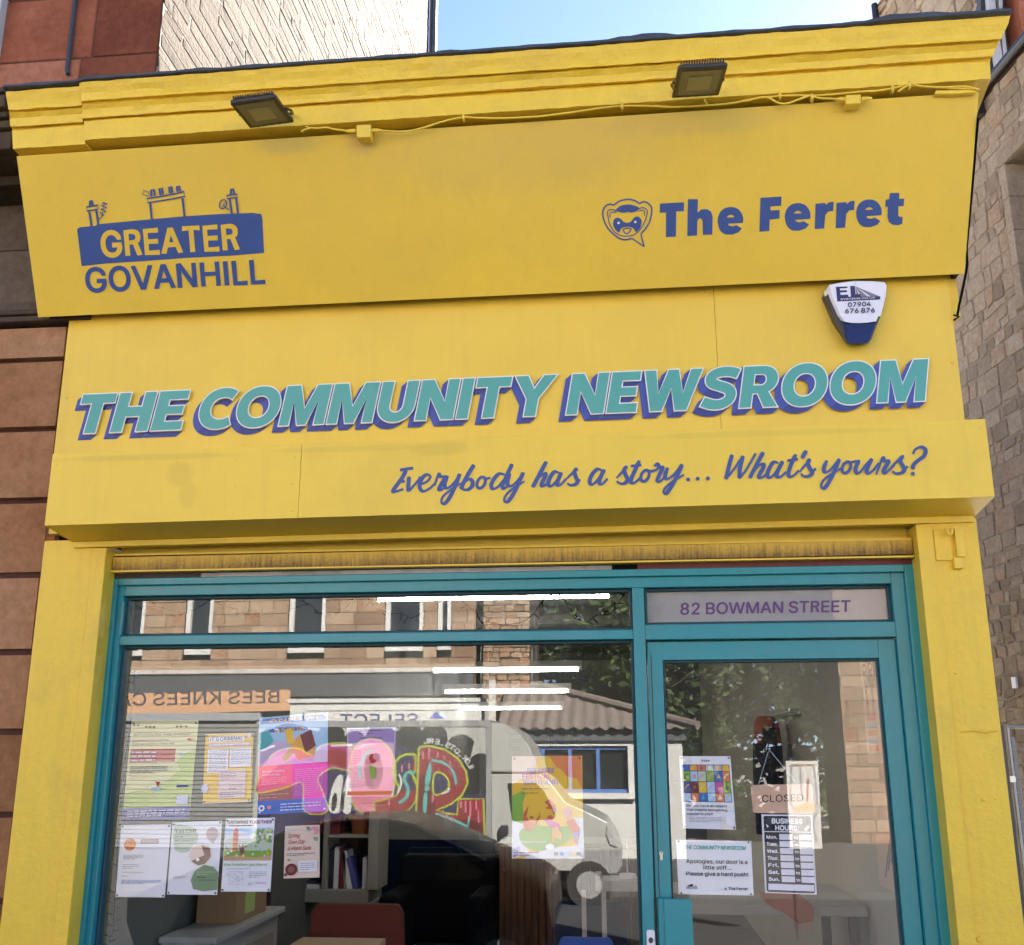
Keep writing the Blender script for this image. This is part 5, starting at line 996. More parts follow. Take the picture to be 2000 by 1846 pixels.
a.rect(.19, .17, .28, .43, 'print_sun_red'); a.poly([(.18, .17), (.235, .12), (.29, .17)], 'print_coral'); a.poly([(.32, .40), (.40, .35), (.44, .46), (.36, .50)], 'print_brown')
a.text('the hidden gardens', .03, .92, .645, .035, 'print_leafgreen', 6); a.lines(.1, .9, .685, .69, 1, 'print_ink_grey', .006)
for k in range(9): a.mb.stroke(a.S, [a.U(.08+rr.uniform(0, .38), .72+rr.uniform(0, .2)) for _ in range(3)], .4, 'print_ink_grey')
a.lines(.56, .92, .73, .80, 4, 'print_ink_grey', .006); a.lines(.55, .68, .88, .90, 2, 'print_ink_grey', .006); a.text('Gardens', .70, .92, .89, .03, 'print_magenta', 2, .3); a.done()
# 9 spring open day
a = notice([(557, 1613.5), (624.6, 1611), (624, 1713.7), (553.7, 1716)], 'small cream leaflet for the Spring Open Day with a wine red rosette', 'leaflet', m='print_blush', pins=False)
for t, y, x1, mm in (('Spring', .225, .42, 'print_rose'), ('Open Day', .345, .58, 'print_rose'), ('& Plant Sale', .465, .76, 'print_rose')): a.text(t, .08, x1, y, .075, 'print_red', 4, .35)
a.lines(.08, .88, .53, .56, 2, 'print_ink_grey', .012); a.disc(.22, .83, .17, 'print_maroon', .115); a.disc(.22, .83, .09, 'print_brown', .06); a.disc(.86, .10, .13, 'print_rose', .08); a.disc(.80, .13, .06, 'print_pinkish', .04); a.poly([(.62, .03), (.7, .02), (.76, .09), (.66, .09)], 'print_sage_dark'); a.poly([(.82, .22), (.97, .24), (.93, .31), (.84, .28)], 'print_sage_dark'); a.disc(.15, .65, .04, 'print_sage_dark', .02); a.disc(.06, .93, .05, 'print_brown', .03)
a.rect(.42, .68, .94, .88, 'print_pale'); a.lines(.47, .9, .72, .84, 4, 'print_ink_grey', .012); a.done()
# 10 do you have an object
DY = PY-.001
a = notice([(1326.7, 1477), (1426.4, 1477), (1437.6, 1620.6), (1334, 1618)], 'white poster on the door with a grid of bright coloured pictures')
tiles = 'cobalt orange coral sage lilac gold leafgreen skyblue sage green cobalt orange_deep indigo maroon gold skyblue magenta leafgreen skyblue orange_deep cobalt skyblue orange_deep skyblue'.split()
rr = random.Random(8); xs_ = [.04, .19, .34, .50, .66, .82, .96]; ys_ = [.12, .205, .35, .505, .625]
a.rect(.035, .115, .965, .63, 'print_ink_navy')
for j in range(4):
    for i in range(6):
        a.rect(xs_[i]+.006, ys_[j]+.004, xs_[i+1]-.006, ys_[j+1]-.004, 'print_'+tiles[j*6+i]); cx, cy = (xs_[i]+xs_[i+1])/2, (ys_[j]+ys_[j+1])/2
        k = rr.randint(0, 2); mm = 'print_'+rr.choice(['pale', 'gold', 'cobalt', 'rose', 'cream', 'brown', 'teal_ink'])
        if k == 0: a.disc(cx, cy, .035, mm, .03)
        elif k == 1: a.mb.stroke(a.S, [a.U(cx-.04, cy+.03), a.U(cx, cy-.02), a.U(cx+.045, cy-.035)], 2.2, mm)
        else: a.poly([(cx-.04, cy+.03), (cx, cy-.04), (cx+.04, cy+.02)], mm)
a.text('Greater', .42, .60, .075, .03, 'print_ink', 14)
for t, y, x1 in (('Do you have an object', .695, .86), ('that means something', .75, .86), ('special to you?', .805, .58)): a.text(t, .08, x1, y, .03, 'print_ink', 16)
a.lines(.12, .76, .84, .90, 4, 'print_ink_grey', .005); a.rect(.82, .82, .96, .94, 'print_pale'); a.done()
# 11 apologies
a = notice([(1320, 1640.5), (1467, 1642.7), (1472, 1749), (1325.6, 1746.7)], 'white notice on the door saying the door is a little stiff', 'notice')
a.text('THE COMMUNITY NEWSROOM', .10, .92, .165, .07, 'print_teal_ink', 30, .2)
for t, y, x0, x1 in (('Apologies, our door is a', .42, .12, .94), ('little stiff...', .53, .34, .72), ('Please give a hard push!', .645, .105, .94)): a.text(t, x0, x1, y, .07, 'print_ink', 18)
a.text('GREATER', .10, .25, .89, .04, 'print_ink', 14); a.poly([(.12, .845), (.13, .82), (.15, .82), (.15, .845), (.17, .845), (.175, .80), (.19, .80), (.195, .845), (.22, .845), (.23, .82), (.24, .845)], 'print_ink'); a.text('The Ferret', .66, .92, .90, .055, 'print_ink', 18); a.disc(.625, .88, .015, 'print_ink_grey', .025); a.done()
# 12 business hours
a = notice([(1487, 1590.7), (1586.7, 1591.8), (1595.4, 1747.8), (1494.6, 1744)], 'black and white BUSINESS HOURS card on the door with a grid of days', 'sign', m='paper', pins=False)
a.poly([(.04, .03), (.07, .018), (.93, .018), (.965, .03), (.965, .97), (.94, .985), (.06, .985), (.03, .97)], 'print_black')
a.text('BUSINESS', .19, .80, .112, .062, 'paper', 34); a.text('HOURS:', .25, .72, .198, .062, 'paper', 34); a.rect(.03, .212, .97, .222, 'paper')
a.poly([(.08, .12), (.13, .15), (.10, .17)], 'paper'); a.poly([(.82, .18), (.9, .13), (.93, .15), (.86, .2)], 'paper')
for i, d in enumerate(('Mon.', 'Tues.', 'Wed.', 'Thur.', 'Fri.', 'Sat.', 'Sun.')):
    y = .245+i*.0885; a.text(d, .07, .29, y+.062, .042, 'paper', 26); a.rect(.325, y, .585, y+.074, 'print_pale'); a.rect(.71, y, .96, y+.074, 'print_pale'); a.text('to', .61, .69, y+.058, .035, 'paper', 22)
    a.mb.stroke(a.S, [a.U(.43, y+.028), a.U(.46, y+.036), a.U(.45, y+.046)], .35, 'print_rose'); a.mb.stroke(a.S, [a.U(.81, y+.03), a.U(.85, y+.045)], .35, 'print_violet')
a.rect(.06, .875, .945, .955, 'print_pale'); a.done()
# 13 closed sign hanging on a string
cl = thing('hanging_sign', 'pale wooden CLOSED sign hung from a string behind the door glass', 'sign', P(1528, 1588, .20))
mb = MB(); SF = front(.20); mb.slab(SF, [(1466, 1537), (1470, 1533.5), (1584, 1531), (1587.5, 1534), (1590, 1586), (1586, 1589.5), (1475, 1588), (1470.5, 1585)], .006, 'print_signboard'); mb.build('board', cl, bevel=.001)
mb = MB(); mb.text(SF, 'CLOSED', (1487, 1567), (1570, 1564.5), 13.5, 'print_ink', weight=5); mb.build('lettering', cl)
mb = MB(); mb.tube([P(1480, 1536, .199), P(1500, 1470, .20), P(1503, 1466, .20), P(1507, 1470, .20), P(1560, 1534, .199)], .0016, 'galvanised', 5); mb.tube([P(1503, 1466, .20), P(1503, 1462, .165)], .003, 'white_plastic', 6); mb.build('string', cl)
# fairy lights along the top and the left of the window
fl = thing('fairy_lights', 'dark string of fairy lights hung in swags inside the window', 'fairy lights', P(700, 1220, .21))
mb = MB(); c = crop(700, 1130, 2000/580); c1 = crop(200, 1130, 4.0); rr = random.Random(3)
for pts in (c1([(240, 180), (300, 230), (420, 215), (560, 255), (700, 250), (840, 170)]), c1([(840, 170), (1000, 225), (1250, 300), (1480, 240), (1600, 190)]), c1([(1560, 165), (1640, 220), (1720, 275), (1850, 265), (1960, 170)]),
            c([(60, 130), (130, 205), (240, 232), (300, 238), (352, 268), (410, 242), (560, 150)]), c([(700, 150), (790, 235), (830, 298), (870, 310)]), c([(870, 310), (1080, 300), (1180, 235), (1260, 120), (1280, 105)]), c([(1365, 108), (1420, 195), (1500, 285), (1545, 288), (1600, 250), (1690, 240), (1720, 215), (1760, 150), (1800, 95)])):
    sp = smooth(pts, 5); mb.tube([P(*p, .21) for p in sp], .0022, 'black_cloth', 5)
    for k in range(2, len(sp)-1, 4):
        q = P(*sp[k], .21); an = rr.uniform(0, 6.3); d = Vector((math.cos(an), -.3, math.sin(an))).normalized(); mb.tube([q, q+d*.022, q+d*.034], [.0022, .0035, .002], 'black_cloth', 5)
c5 = crop(0, 1380, 1030/260)
sp = smooth([(262, 1310), (262, 1345), (258, 1372), (256, 1400)]+c5([(915, 900), (905, 1300), (890, 1470), (888, 1540), (878, 1640), (880, 1720), (850, 1800), (835, 1860)]), 4); mb.tube([P(*p, .205) for p in sp], .0022, 'black_cloth', 5)
for k in range(1, len(sp)-1, 2): q = P(*sp[k], .205); d = Vector(((-1)**(k//2), -.2, .3)).normalized(); mb.tube([q, q+d*.022, q+d*.03], [.0022, .003, .002], 'black_cloth', 5)
mb.build('string', fl)
# ================================================================== inside the shop
def tube_fitting(l, r, Y, label):
    a, b = P(*l, Y), P(*r, Y); z = (a.z+b.z)/2
    t = thing('strip_light', label, 'strip light', ((a.x+b.x)/2, Y, z), 'fluorescent tubes on the shop ceiling')
    mb = MB(); mb.tube([(a.x, Y, z), (b.x, Y, z)], .012, 'tube_light', 10); mb.build('tube', t)
    mb = MB(); mb.box(a.x-.02, b.x+.02, Y-.03, Y+.03, z+.03, z+.09, 'fitting_white')
    for x in (a.x, b.x): mb.box(x-.02, x+.012, Y-.015, Y+.015, z-.018, z+.03, 'fitting_white')
    mb.box((a.x+b.x)/2-.3, (a.x+b.x)/2-.29, Y-.005, Y+.005, z+.09, 2.95, 'fitting_white'); mb.box((a.x+b.x)/2+.29, (a.x+b.x)/2+.3, Y-.005, Y+.005, z+.09, 2.95, 'fitting_white'); mb.build('fitting', t)
tube_fitting((736, 1171), (1195, 1164), 2.6, 'lit strip light nearest the window, seen in the upper pane')
tube_fitting((846, 1311), (1133, 1309), 6.3, 'lit strip light second from the window, seen below the transom')
tube_fitting((868, 1352), (1112, 1351), 8.1, 'lit strip light third from the window')
tube_fitting((895, 1385), (1098, 1383), 10.3, 'lit strip light deepest inside the shop')

def at(px, py, Y): q = P(px, py, Y); return q.x, q.z
# bookcase with its pots and books
bY = 3.3
x0, zb = at(528, 1762, bY); x1, zt = at(741, 1585, bY)
bk = thing('bookcase', 'pale grey open bookcase on legs behind the window', 'bookcase', ((x0+x1)/2, bY+.15, 0))
xm = at(633, 1700, bY)[0]; zs = at(640, 1630, bY)[1]; zf = at(640, 1738, bY)[1]
mb = MB(); sg = 'shelf_grey'
mb.box(x0, x1-.06, bY, bY+.32, zb, zf, sg); mb.build('base_board', bk, bevel=.004)
for xx0, xx1 in ((x0, x0+.03), (xm-.015, xm+.015), (x1-.07, x1)): mb = MB(); mb.box(xx0, xx1, bY+.001, bY+.32, zf+.001, zt, sg); mb.build('upright', bk, bevel=.003)
mb = MB(); mb.box(xm+.016, x1-.071, bY+.01, bY+.32, zs-.02, zs, sg); mb.build('shelf', bk); mb = MB(); mb.box(x0, x1, bY, bY+.32, zt+.001, zt+.03, sg); mb.build('top', bk)
mb = MB(); mb.box(x0+.03, x1-.07, bY+.321, bY+.33, zf, zt, 'timber_dark'); mb.build('back_panel', bk)
for x in (x0+.02, x1-.1):
    mb = MB(); mb.box(x, x+.06, bY+.02, bY+.3, 0, zb-.001, sg); mb.build('leg', bk)
rr = random.Random(5); x = xm+.02; k = 0
cols = ['ink', 'pale', 'maroon', 'sage_dark', 'pale', 'indigo', 'ink_grey', 'brown', 'pale', 'teal_ink', 'rust']
while x < x1-.17:
    w = rr.uniform(.018, .036); h = rr.uniform(.19, .27); ln = -(k-2)*.02 if k > 2 else 0
    mb = MB(); B = [Vector((x, bY+.05, zf+.001)), Vector((x+w, bY+.05, zf+.001)), Vector((x+w+ln*h*3-.02*(k > 3), bY+.05, zf+h)), Vector((x+ln*h*3-.02*(k > 3), bY+.05, zf+h))]
    mb.hexa(B, [p+Vector((0, .18, 0)) for p in B], 'print_'+cols[k % len(cols)])
    tag(mb.build('book', bevel=.002), f'{["black","white","wine red","dark green","cream","navy","grey","brown","pale","teal","rust"][k % 11]} book {["standing upright","leaning left"][k > 2]} on the lower shelf of the bookcase', 'book', 'books on the bookcase'); x += w+.004; k += 1
mb = MB(); mb.box(x1-.115, x1-.085, bY+.05, bY+.22, zf+.001, zf+.2, 'print_pale'); tag(mb.build('book', bevel=.002), 'white book standing alone at the right end of the lower shelf', 'book', 'books on the bookcase')
pt = thing('plant_pot', 'orange clay pot on the upper shelf of the bookcase', 'pot', (x1-.16, bY+.12, zs))
mb = MB(); mb.tube([(x1-.16, bY+.12, zs+.001), (x1-.16, bY+.12, zs+.09), (x1-.16, bY+.12, zs+.0905), (x1-.16, bY+.12, zs+.12)], [.05, .065, .072, .07], 'terracotta', 20); mb.build('pot', pt)
mb = MB(); mb.box(x1-.16-.03, x1-.13, bY+.1, bY+.11, zs+.12, zs+.15, 'paper'); mb.build('tag', pt)
mb = MB(); mb.box(x1-.42, x1-.28, bY+.05, bY+.2, zs+.001, zs+.13, 'print_maroon'); tag(mb.build('box', bevel=.006), 'dark maroon box beside the orange pot', 'box')
mb = MB(); mb.box(x0+.05, x0+.32, bY+.03, bY+.2, zf+.001, zf+.03, 'print_pale'); mb.box(x0+.06, x0+.30, bY+.04, bY+.2, zf+.0315, zf+.05, 'print_ink'); tag(mb.build('paper_stack', bevel=.003), 'flat stack of papers in the left half of the bookcase', 'papers')
# white cabinet, carton and easel on the left
cb_ = thing('cabinet', 'low white panelled cabinet against the left wall', 'cabinet', (-1.98, 1.35, 0))
mb = MB(); cx0, cx1 = -2.1, -1.86; cz = .80
mb.box(cx0, cx1, .95, 1.9, .08, cz-.03, 'white_paint'); mb.build('carcass', cb_, bevel=.004)
mb = MB(); mb.box(cx0, cx1+.03, .92, 1.93, cz-.029, cz, 'white_paint'); mb.build('top', cb_, bevel=.005)
mb = MB(); mb.box(cx1+.0005, cx1+.014, 1.05, 1.8, .16, cz-.10, 'shelf_grey'); mb.build('door_panel', cb_, bevel=.003)
mb = MB(); mb.box(cx0+.02, cx1-.02, .97, 1.88, 0, .08, 'shelf_grey'); mb.build('plinth', cb_)
ct = thing('carton', 'brown cardboard box with a yellow-green label on the white cabinet', 'box', (-1.97, 1.55, cz+.001))
mb = MB(); mb.box(-2.08, -1.88, 1.3, 1.75, cz+.001, cz+.2, 'card'); mb.build('carton_body', ct, bevel=.003); mb = MB(); mb.box(-1.8795, -1.878, 1.42, 1.56, cz+.03, cz+.19, 'print_green_light'); mb.build('label', ct)
ez = thing('easel', 'dark folded tripod easel beside the bookcase', 'easel', (at(505, 1760, 2.0)[0], 2.0, 0))
for dx, dy in ((-.07, 0), (.02, .02), (.08, .1)):
    mb = MB(); xx = at(505, 1760, 2.0)[0]; mb.tube([(xx+dx, 2.0+dy, 0), (xx+dx*.2, 2.0+dy*.3, 1.3)], .014, 'timber_dark', 6); mb.build('leg', ez)
# red chair, small table, blue chairs
def chair(name_label, xc, y, zt, w, mat_, group, back_h=.40, rot=1, legm='black_metal'):
    t = thing('chair', name_label, 'chair', (xc, y, 0), group)
    mb = MB(); N_ = 8; F = []; B = []
    prof = [(-w/2, 0), (w/2, 0), (w/2, back_h*.55), (w/2*.97, back_h*.9), (w/2*.86, back_h), (-w/2*.86, back_h), (-w/2*.97, back_h*.9), (-w/2, back_h*.55)]
    mb.plate([Vector((xc+a, y, zt-back_h+b)) for a, b in prof], Vector((0, -1, 0)), .05, mat_); mb.build('backrest', t, bevel=.012)
    mb = MB(); mb.box(xc-w/2*1.02, xc+w/2*1.02, y-.44*rot if rot > 0 else y+.06, y-.01 if rot > 0 else y+.48, .42, .49, mat_); mb.build('seat', t, bevel=.015)
    for sx in (-1, 1):
        for d in (.02, .40):
            yy = y-d*rot if rot > 0 else y+.06+d
            mb = MB(); mb.tube([(xc+sx*w*.44, yy, 0), (xc+sx*w*.42, yy, .42 if d > .1 else zt-back_h+.02)], .013, legm, 8); mb.build('leg', t)
    return t
xa, za = at(605, 1765, 1.15); xb_, _ = at(790, 1765, 1.15)
chair('dark red upholstered chair with rounded back behind the window', (xa+xb_)/2, 1.15, za, xb_-xa, 'red_fabric', 'chairs inside the shop', rot=-1)
tb = thing('table', 'small pale wooden table in front of the red chair', 'table', (at(670, 1840, .75)[0], .85, 0))
xa, za = at(600, 1830, .98); xb_, _ = at(745, 1830, .98)
mb = MB(); mb.box(xa-.02, xb_+.02, .55, .98, za-.03, za, 'plywood'); mb.build('tabletop', tb, bevel=.004)
for x in (xa+.02, xb_-.06):
    for y in (.58, .92): mb = MB(); mb.box(x, x+.04, y, y+.04, 0, za-.031, 'plywood'); mb.build('leg', tb)
xa, za = at(1082, 1760, 2.2); xb_, _ = at(1222, 1760, 2.2)
chair('navy blue chair with broad back beside the timber post', (xa+xb_)/2, 2.2, za, xb_-xa, 'navy_fabric', 'chairs inside the shop', .42)
xa, za = at(1088, 1832, 1.3); xb_, _ = at(1200, 1832, 1.3)
chair('bright blue chair low behind the window, nearest the doorbell', (xa+xb_)/2, 1.3, za, xb_-xa, 'blue_fabric', 'chairs inside the shop', .34)
xa, za = at(790, 1655, 4.6); xb_, _ = at(905, 1655, 4.6)
chair('dim navy chair at the back between bookcase and timber post', (xa+xb_)/2, 4.6, za, xb_-xa, 'navy_fabric', 'chairs inside the shop', .5)
sf = thing('filler_sofa', 'black two-seater added to fill the dark middle of the shop', 'filler_sofa', (at(860, 1700, 2.9)[0], 2.9, 0))  # added as a black mass to darken the middle of the room
xa, za = at(752, 1700, 2.6); xb_, _ = at(958, 1700, 2.6)
for nm, q in (('backrest', (xa, xb_, 3.0, 3.2, .45, za+.05)), ('seat', (xa+.12, xb_-.12, 2.45, 3.0, .2, .46)), ('armrest', (xa, xa+.119, 2.42, 2.999, .05, za-.12)), ('armrest', (xb_-.119, xb_, 2.42, 2.999, .05, za-.12)), ('base', (xa+.12, xb_-.12, 2.47, 2.99, .04, .199))):
    mb = MB(); mb.box(*q, 'black_cloth'); mb.build(nm, sf, bevel=.03)
sr = thing('darkening_panel', 'dark navy panel added to darken the back wall behind the black two-seater', 'darkening_panel', (at(860, 1650, 5.2)[0], 5.2, 0)); xa, za = at(748, 1640, 5.2); xb_, _ = at(968, 1640, 5.2)  # navy panel added to make the back wall darker here
mb = MB(); mb.box(xa, xb_, 5.2, 5.25, .08, za, 'navy_fabric'); mb.build('panel', sr, bevel=.005)
for x in (xa+.05, xb_-.09): mb = MB(); mb.box(x, x+.04, 5.05, 5.4, 0, .079, 'black_metal'); mb.build('foot', sr)
# timber counter with its post
cnt = thing('counter', 'rough dark timber counter with a trunk-like front post', 'counter', (at(1030, 1700, 2.9)[0], 2.95, 0))
xa, za = at(972, 1655, 2.85); xb_, _ = at(1090, 1655, 2.85); xc_, _ = at(1250, 1700, 3.1)
mb = MB(); n = 9; rr = random.Random(2); V_ = []
for k in range(n+1):
    x = xa+(xb_-xa)*k/n; mb.box(x, x+(xb_-xa)/n-.002, 2.85+rr.uniform(-.01, .015)+abs(k-n/2)**2*.004, 3.05, 0, za, 'timber') if k < n else None
mb.build('post', cnt, bevel=.006)
mb = MB()
for k in range(8):
    x = xb_+.001+(xc_-xb_)*k/8; mb.box(x, x+(xc_-xb_)/8-.003, 3.1+rr.uniform(0, .01), 3.14, 0, za-.02, 'timber_dark')
mb.build('plank_front', cnt, bevel=.004)
mb = MB(); mb.box(xa-.05, xc_+.02, 3.15, 3.7, za-.06, za, 'timber_dark'); mb.build('top', cnt, bevel=.005)
sh = thing('mirrored_kerb_shelf', 'pale shelf standing in for the mirrored sunlit kerb, carrying a bill spike', 'shelf', (at(1200, 1740, 1.9)[0], 2.0, 0))  # pale board stands in for sunlit pavement mirrored in the glass
xa, za = at(1162, 1716, 1.9); xb_, zb_ = at(1258, 1742, 1.9)
mb = MB(); mb.box(xa, xb_, 1.9, 2.15, zb_, za-.01, 'white_paint'); mb.box(xa, xa+.03, 1.895, 2.15, za-.009, za+.01, 'white_paint'); mb.build('shelf_board', sh, bevel=.003)
for px in (1140, 1179): mb = MB(); x, z = at(px, 1738, 1.93); mb.box(x-.012, x+.012, 1.93, 1.95, 0, zb_-.001, 'white_paint'); mb.build('leg', sh)
sp_ = thing('bill_spike', 'thin metal bill spike with a paper on the pale shelf', 'spike', (at(1225, 1716, 2.0)[0], 2.0, za))
x, z = at(1224, 1648, 2.0); mb = MB(); mb.tube([(x, 2.0, za+.015), (x, 2.0, z)], [.005, .0015], 'steel', 6); mb.build('needle', sp_)
mb = MB(); mb.tube([(x, 2.0, za-.009), (x, 2.0, za+.015)], .045, 'paper', 14); mb.build('base', sp_)
# right wall: coats, papers; back wall boards
wx = SR-.162
cr = thing('coat_rail', 'steel coat rail on the inside right wall', 'coat rail', (wx-.05, 3.9, 1.75))
mb = MB(); mb.tube([(wx-.06, 3.2, 1.86), (wx-.06, 4.9, 1.86)], .012, 'steel', 8); mb.build('rail', cr)
for y in (3.3, 4.8): mb = MB(); mb.box(wx-.07, wx-.001, y-.015, y+.015, 1.84, 1.88, 'steel'); mb.build('bracket', cr)
def coat(y, m1, m2, label, h=.8, w=.34):
    t = thing('coat', label, 'coat', (wx-.13, y, 1.85-h), None)
    secs = [(1.85, .06, .05), (1.80, .20, .08), (1.66, w*.62, .10), (1.45, w*.58, .10), (1.25, w*.6, .10), (1.85-h, w*.66, .11)]
    for k, (a, b, mm) in enumerate(((0, 3, m1), (3, 6, m2))):
        mb = MB(); V_ = []; F = []; S = secs[max(0, a-(1 if a else 0)):b]; n = 14
        for z, ry, rx in S:
            for j in range(n):
                an = 2*math.pi*j/n; q = 1+.10*math.sin(an*5+z*9); V_.append((wx-.15+rx*math.cos(an)*q, y+ry*math.sin(an)*q, z))
        for i in range(len(S)-1):
            for j in range(n): F.append((i*n+j, i*n+(j+1) % n, (i+1)*n+(j+1) % n, (i+1)*n+j))
        F += [tuple(range(n-1, -1, -1)), tuple((len(S)-1)*n+j for j in range(n))]
        mb.add(V_, F, mm); mb.build(('shoulders', 'skirt')[k], t, smooth=True)
    for s in (-1, 1): mb = MB(); mb.tube([(wx-.15, y+s*.17, 1.76), (wx-.16, y+s*.23, 1.5), (wx-.17, y+s*.22, 1.22)], [.05, .055, .045], m2, 10); mb.build('sleeve', t, smooth=True)
coat(3.9, 'orange_fabric', 'coat_dark', 'orange and black jacket hanging on the coat rail')
dsk = thing('side_table', 'grey table inside the door with an orange cloth over its corner', 'table', (wx-.5, 1.9, 0))
xa, za = at(1318, 1765, 1.6)
mb = MB(); mb.box(xa, wx-.02, 1.6, 2.5, za-.05, za, 'shelf_grey'); mb.build('tabletop', dsk, bevel=.004)
for x in (xa+.03, wx-.1):
    for y in (1.65, 2.42): mb = MB(); mb.box(x, x+.045, y, y+.045, 0, za-.051, 'timber_dark'); mb.build('leg', dsk)
mb = MB(); S = front(1.59); pts = [(1478, 1742), (1560, 1745), (1590, 1772), (1588, 1800), (1558, 1805), (1540, 1788), (1500, 1768)]; mb.slab(S, pts, .01, 'orange_fabric')
for k in range(9): q = P(1552+k*4, 1803, 1.59); mb.tube([q, q+Vector((0, 0, -.035))], .002, 'orange_fabric', 4)
tag(mb.build('fringed_cloth'), 'orange fringed cloth hanging over the table corner inside the door', 'cloth')
# sheets of paper on the inside right wall, close behind the door
class Wall:
    n = Vector((-1, 0, 0))
    def __init__(s, x): s.x = x
    def __call__(s, px, py, lift=0):
        d = ray(px, py); t = (s.x-lift-CAM.x)/d.x; return CAM+d*t
W_ = Wall(wx-.001)
def sheet(y0, y1, z0, z1, m, label, fn):
    mb = MB(); mb.box(wx-.002, wx-.0008, y0, y1, z0, z1, m); o = tag(mb.build('wall_sheet'), label, 'paper', 'papers on the inside right wall')
    class S:
        n = Vector((-1, 0, 0))
        def __call__(s, u, v, lift=0): return Vector((wx-.002-lift, y1+(y0-y1)*u, z1+(z0-z1)*v))
    pr = MB(); fn(pr, S()); pr.build('print', o)
def f1(pr, S):
    for i in range(4):
        for j in range(2): pr.stroke(S, ell(.3+.4*j, .12+.11*i, .13, .04, 10, .5*i), .025, 'print_ink_grey', True)
    for i, mm in enumerate(('rose', 'skyblue', 'coral', 'skyblue', 'sun_red')): pr.flat(S, [[(.2, .56+.07*i), (.8, .56+.07*i), (.8, .61+.07*i), (.2, .61+.07*i)]], 'print_'+mm)
def f2(pr, S):
    for i in range(9): pr.flat(S, [[(.1, .1+.045*i), (.8, .1+.045*i), (.8, .115+.045*i), (.1, .115+.045*i)]], 'print_ink_grey')
    pr.stroke(S, ell(.45, .60, .22, .05, 14), .04, 'print_ink', True); pr.stroke(S, [(.1, .75), (.85, .75)], .012, 'print_ink')
def f3(pr, S):
    for k in range(6): pr.stroke(S, [(.2+.1*k, .9-.08*k), (.5+.05*k, .4), (.8, .15+.05*k)], .03, 'print_ink_grey')
def f4(pr, S):
    pr.stroke(S, ell(.5, .45, .3, .3, 14), .1, 'print_gold', True); pr.flat(S, [ell(.5, .45, .14, .14)], 'print_leafgreen')
sheet(1.10, 1.40, 1.55, 2.05, 'print_blush', 'tall blush sheet with looping drawings and colour stripes on the right wall', f1)
sheet(.72, 1.02, 1.50, 2.05, 'print_pale', 'pale typed sheet with a ring mark on the right wall', f2)
sheet(.72, 1.38, 1.00, 1.46, 'print_peach', 'peach sheet with a scratchy drawing below the typed sheet', f3)
sheet(.74, .98, 2.12, 2.40, 'print_cream', 'small cream sheet with a yellow and green ring, highest on the right wall', f4)
# ================================================================== the tenement on the left
XC = -2.095
ten = thing('tenement', 'red sandstone tenement on the left with a pale sunlit rubble gable', 'tenement', (-4.5, 3, 0))
mb = MB()
masonry(mb, (-6.5, .06, -.191), (1, 0, 0), (0, 0, 1), (0, -1, 0), 6.5+SL+.02, 3.59, (.312, .312), (30, 40), 'brown_ashlar', 'mortar_red', .020, .034, 11, .05, regular=True)
mb.box(-6.5, SL+.03, .061, .5, -.1, 3.4, 'mortar_red'); mb.build('ground_floor_wall', ten)
mb = MB()
mb.box(-6.5, SL+.1, -.02, .5, 3.405, 3.43, 'sooty_stone', .3); mb.box(-6.5, SL+.1, -.035, .5, 3.431, 3.455, 'sooty_stone', .2); mb.box(-6.5, SL+.1, -.010, .5, 3.456, 3.50, 'sooty_stone', .4)
for k in range(3): mb.box(-6.5, SL+.13, .012+.002*(k % 2), .5, 3.501+.262*k, 3.76+.262*k, 'sooty_stone', .62-.14*k)
mb.box(-6.5, -2.462, -.05, .5, 4.288, 4.33, 'sooty_stone', .2) if False else None
for y, z0, z1, tn in ((-.16, 3.985, 4.03, .1), (-.36, 4.031, 4.115, .2), (-.385, 4.116, 4.15, .35), (-.41, 4.151, 4.175, .2), (-.44, 4.176, 4.235, .4), (-.455, 4.236, 4.26, .15)): mb.box(-6.5, -2.462+(.0 if y < -.3 else .05), y, .5, z0, z1, 'sooty_stone', tn)
mb.build('stone_cornice', ten, bevel=.006)
mb = MB()
masonry(mb, (-6.5, .1, 4.10), (1, 0, 0), (0, 0, 1), (0, -1, 0), 6.5+XC, 2.45, (.35, .35), (.55, 1.0), 'red_ashlar', 'mortar_red', .008, .006, 21, .1, regular=True)
mb.box(-6.5, XC, .1015, 6.75, 4.10, 15, 'red_ashlar', .5); mb.build('upper_wall', ten)
mb = MB()
masonry(mb, (XC+.002, .1, 4.1), (0, 1, 0), (0, 0, 1), (1, 0, 0), 6.65, 10.2, (.045, .11), (.30, 1.0), 'gable_stone', 'mortar_pale', .006, .004, 5, .6, rough=.002, tones=(0, 1)); mb.build('rubble_gable', ten)
mb = MB(); mb.tube([(XC-.5, 6.80, 4.2), (XC+.05, 6.80, 4.2), (XC+.05, 6.80, 15)], .05, 'lead_capping', 8); mb.build('rear_downpipe', ten)
mb = MB(); q = P(2, 20, .07); mb.box(q.x-.3, q.x+.012, .05, .12, 4.75, 6.4, 'white_paint'); mb.build('window_jamb', ten)
mb = MB(); mb.tube([P(133, 145, .075), P(131, 138, .08), P(147, 0, .08), P(155, -70, .08)], .011, 'grey_plastic', 8); cab = mb.build('conduit'); tag(cab, 'thin grey conduit running up the red sandstone wall at top left', 'conduit')

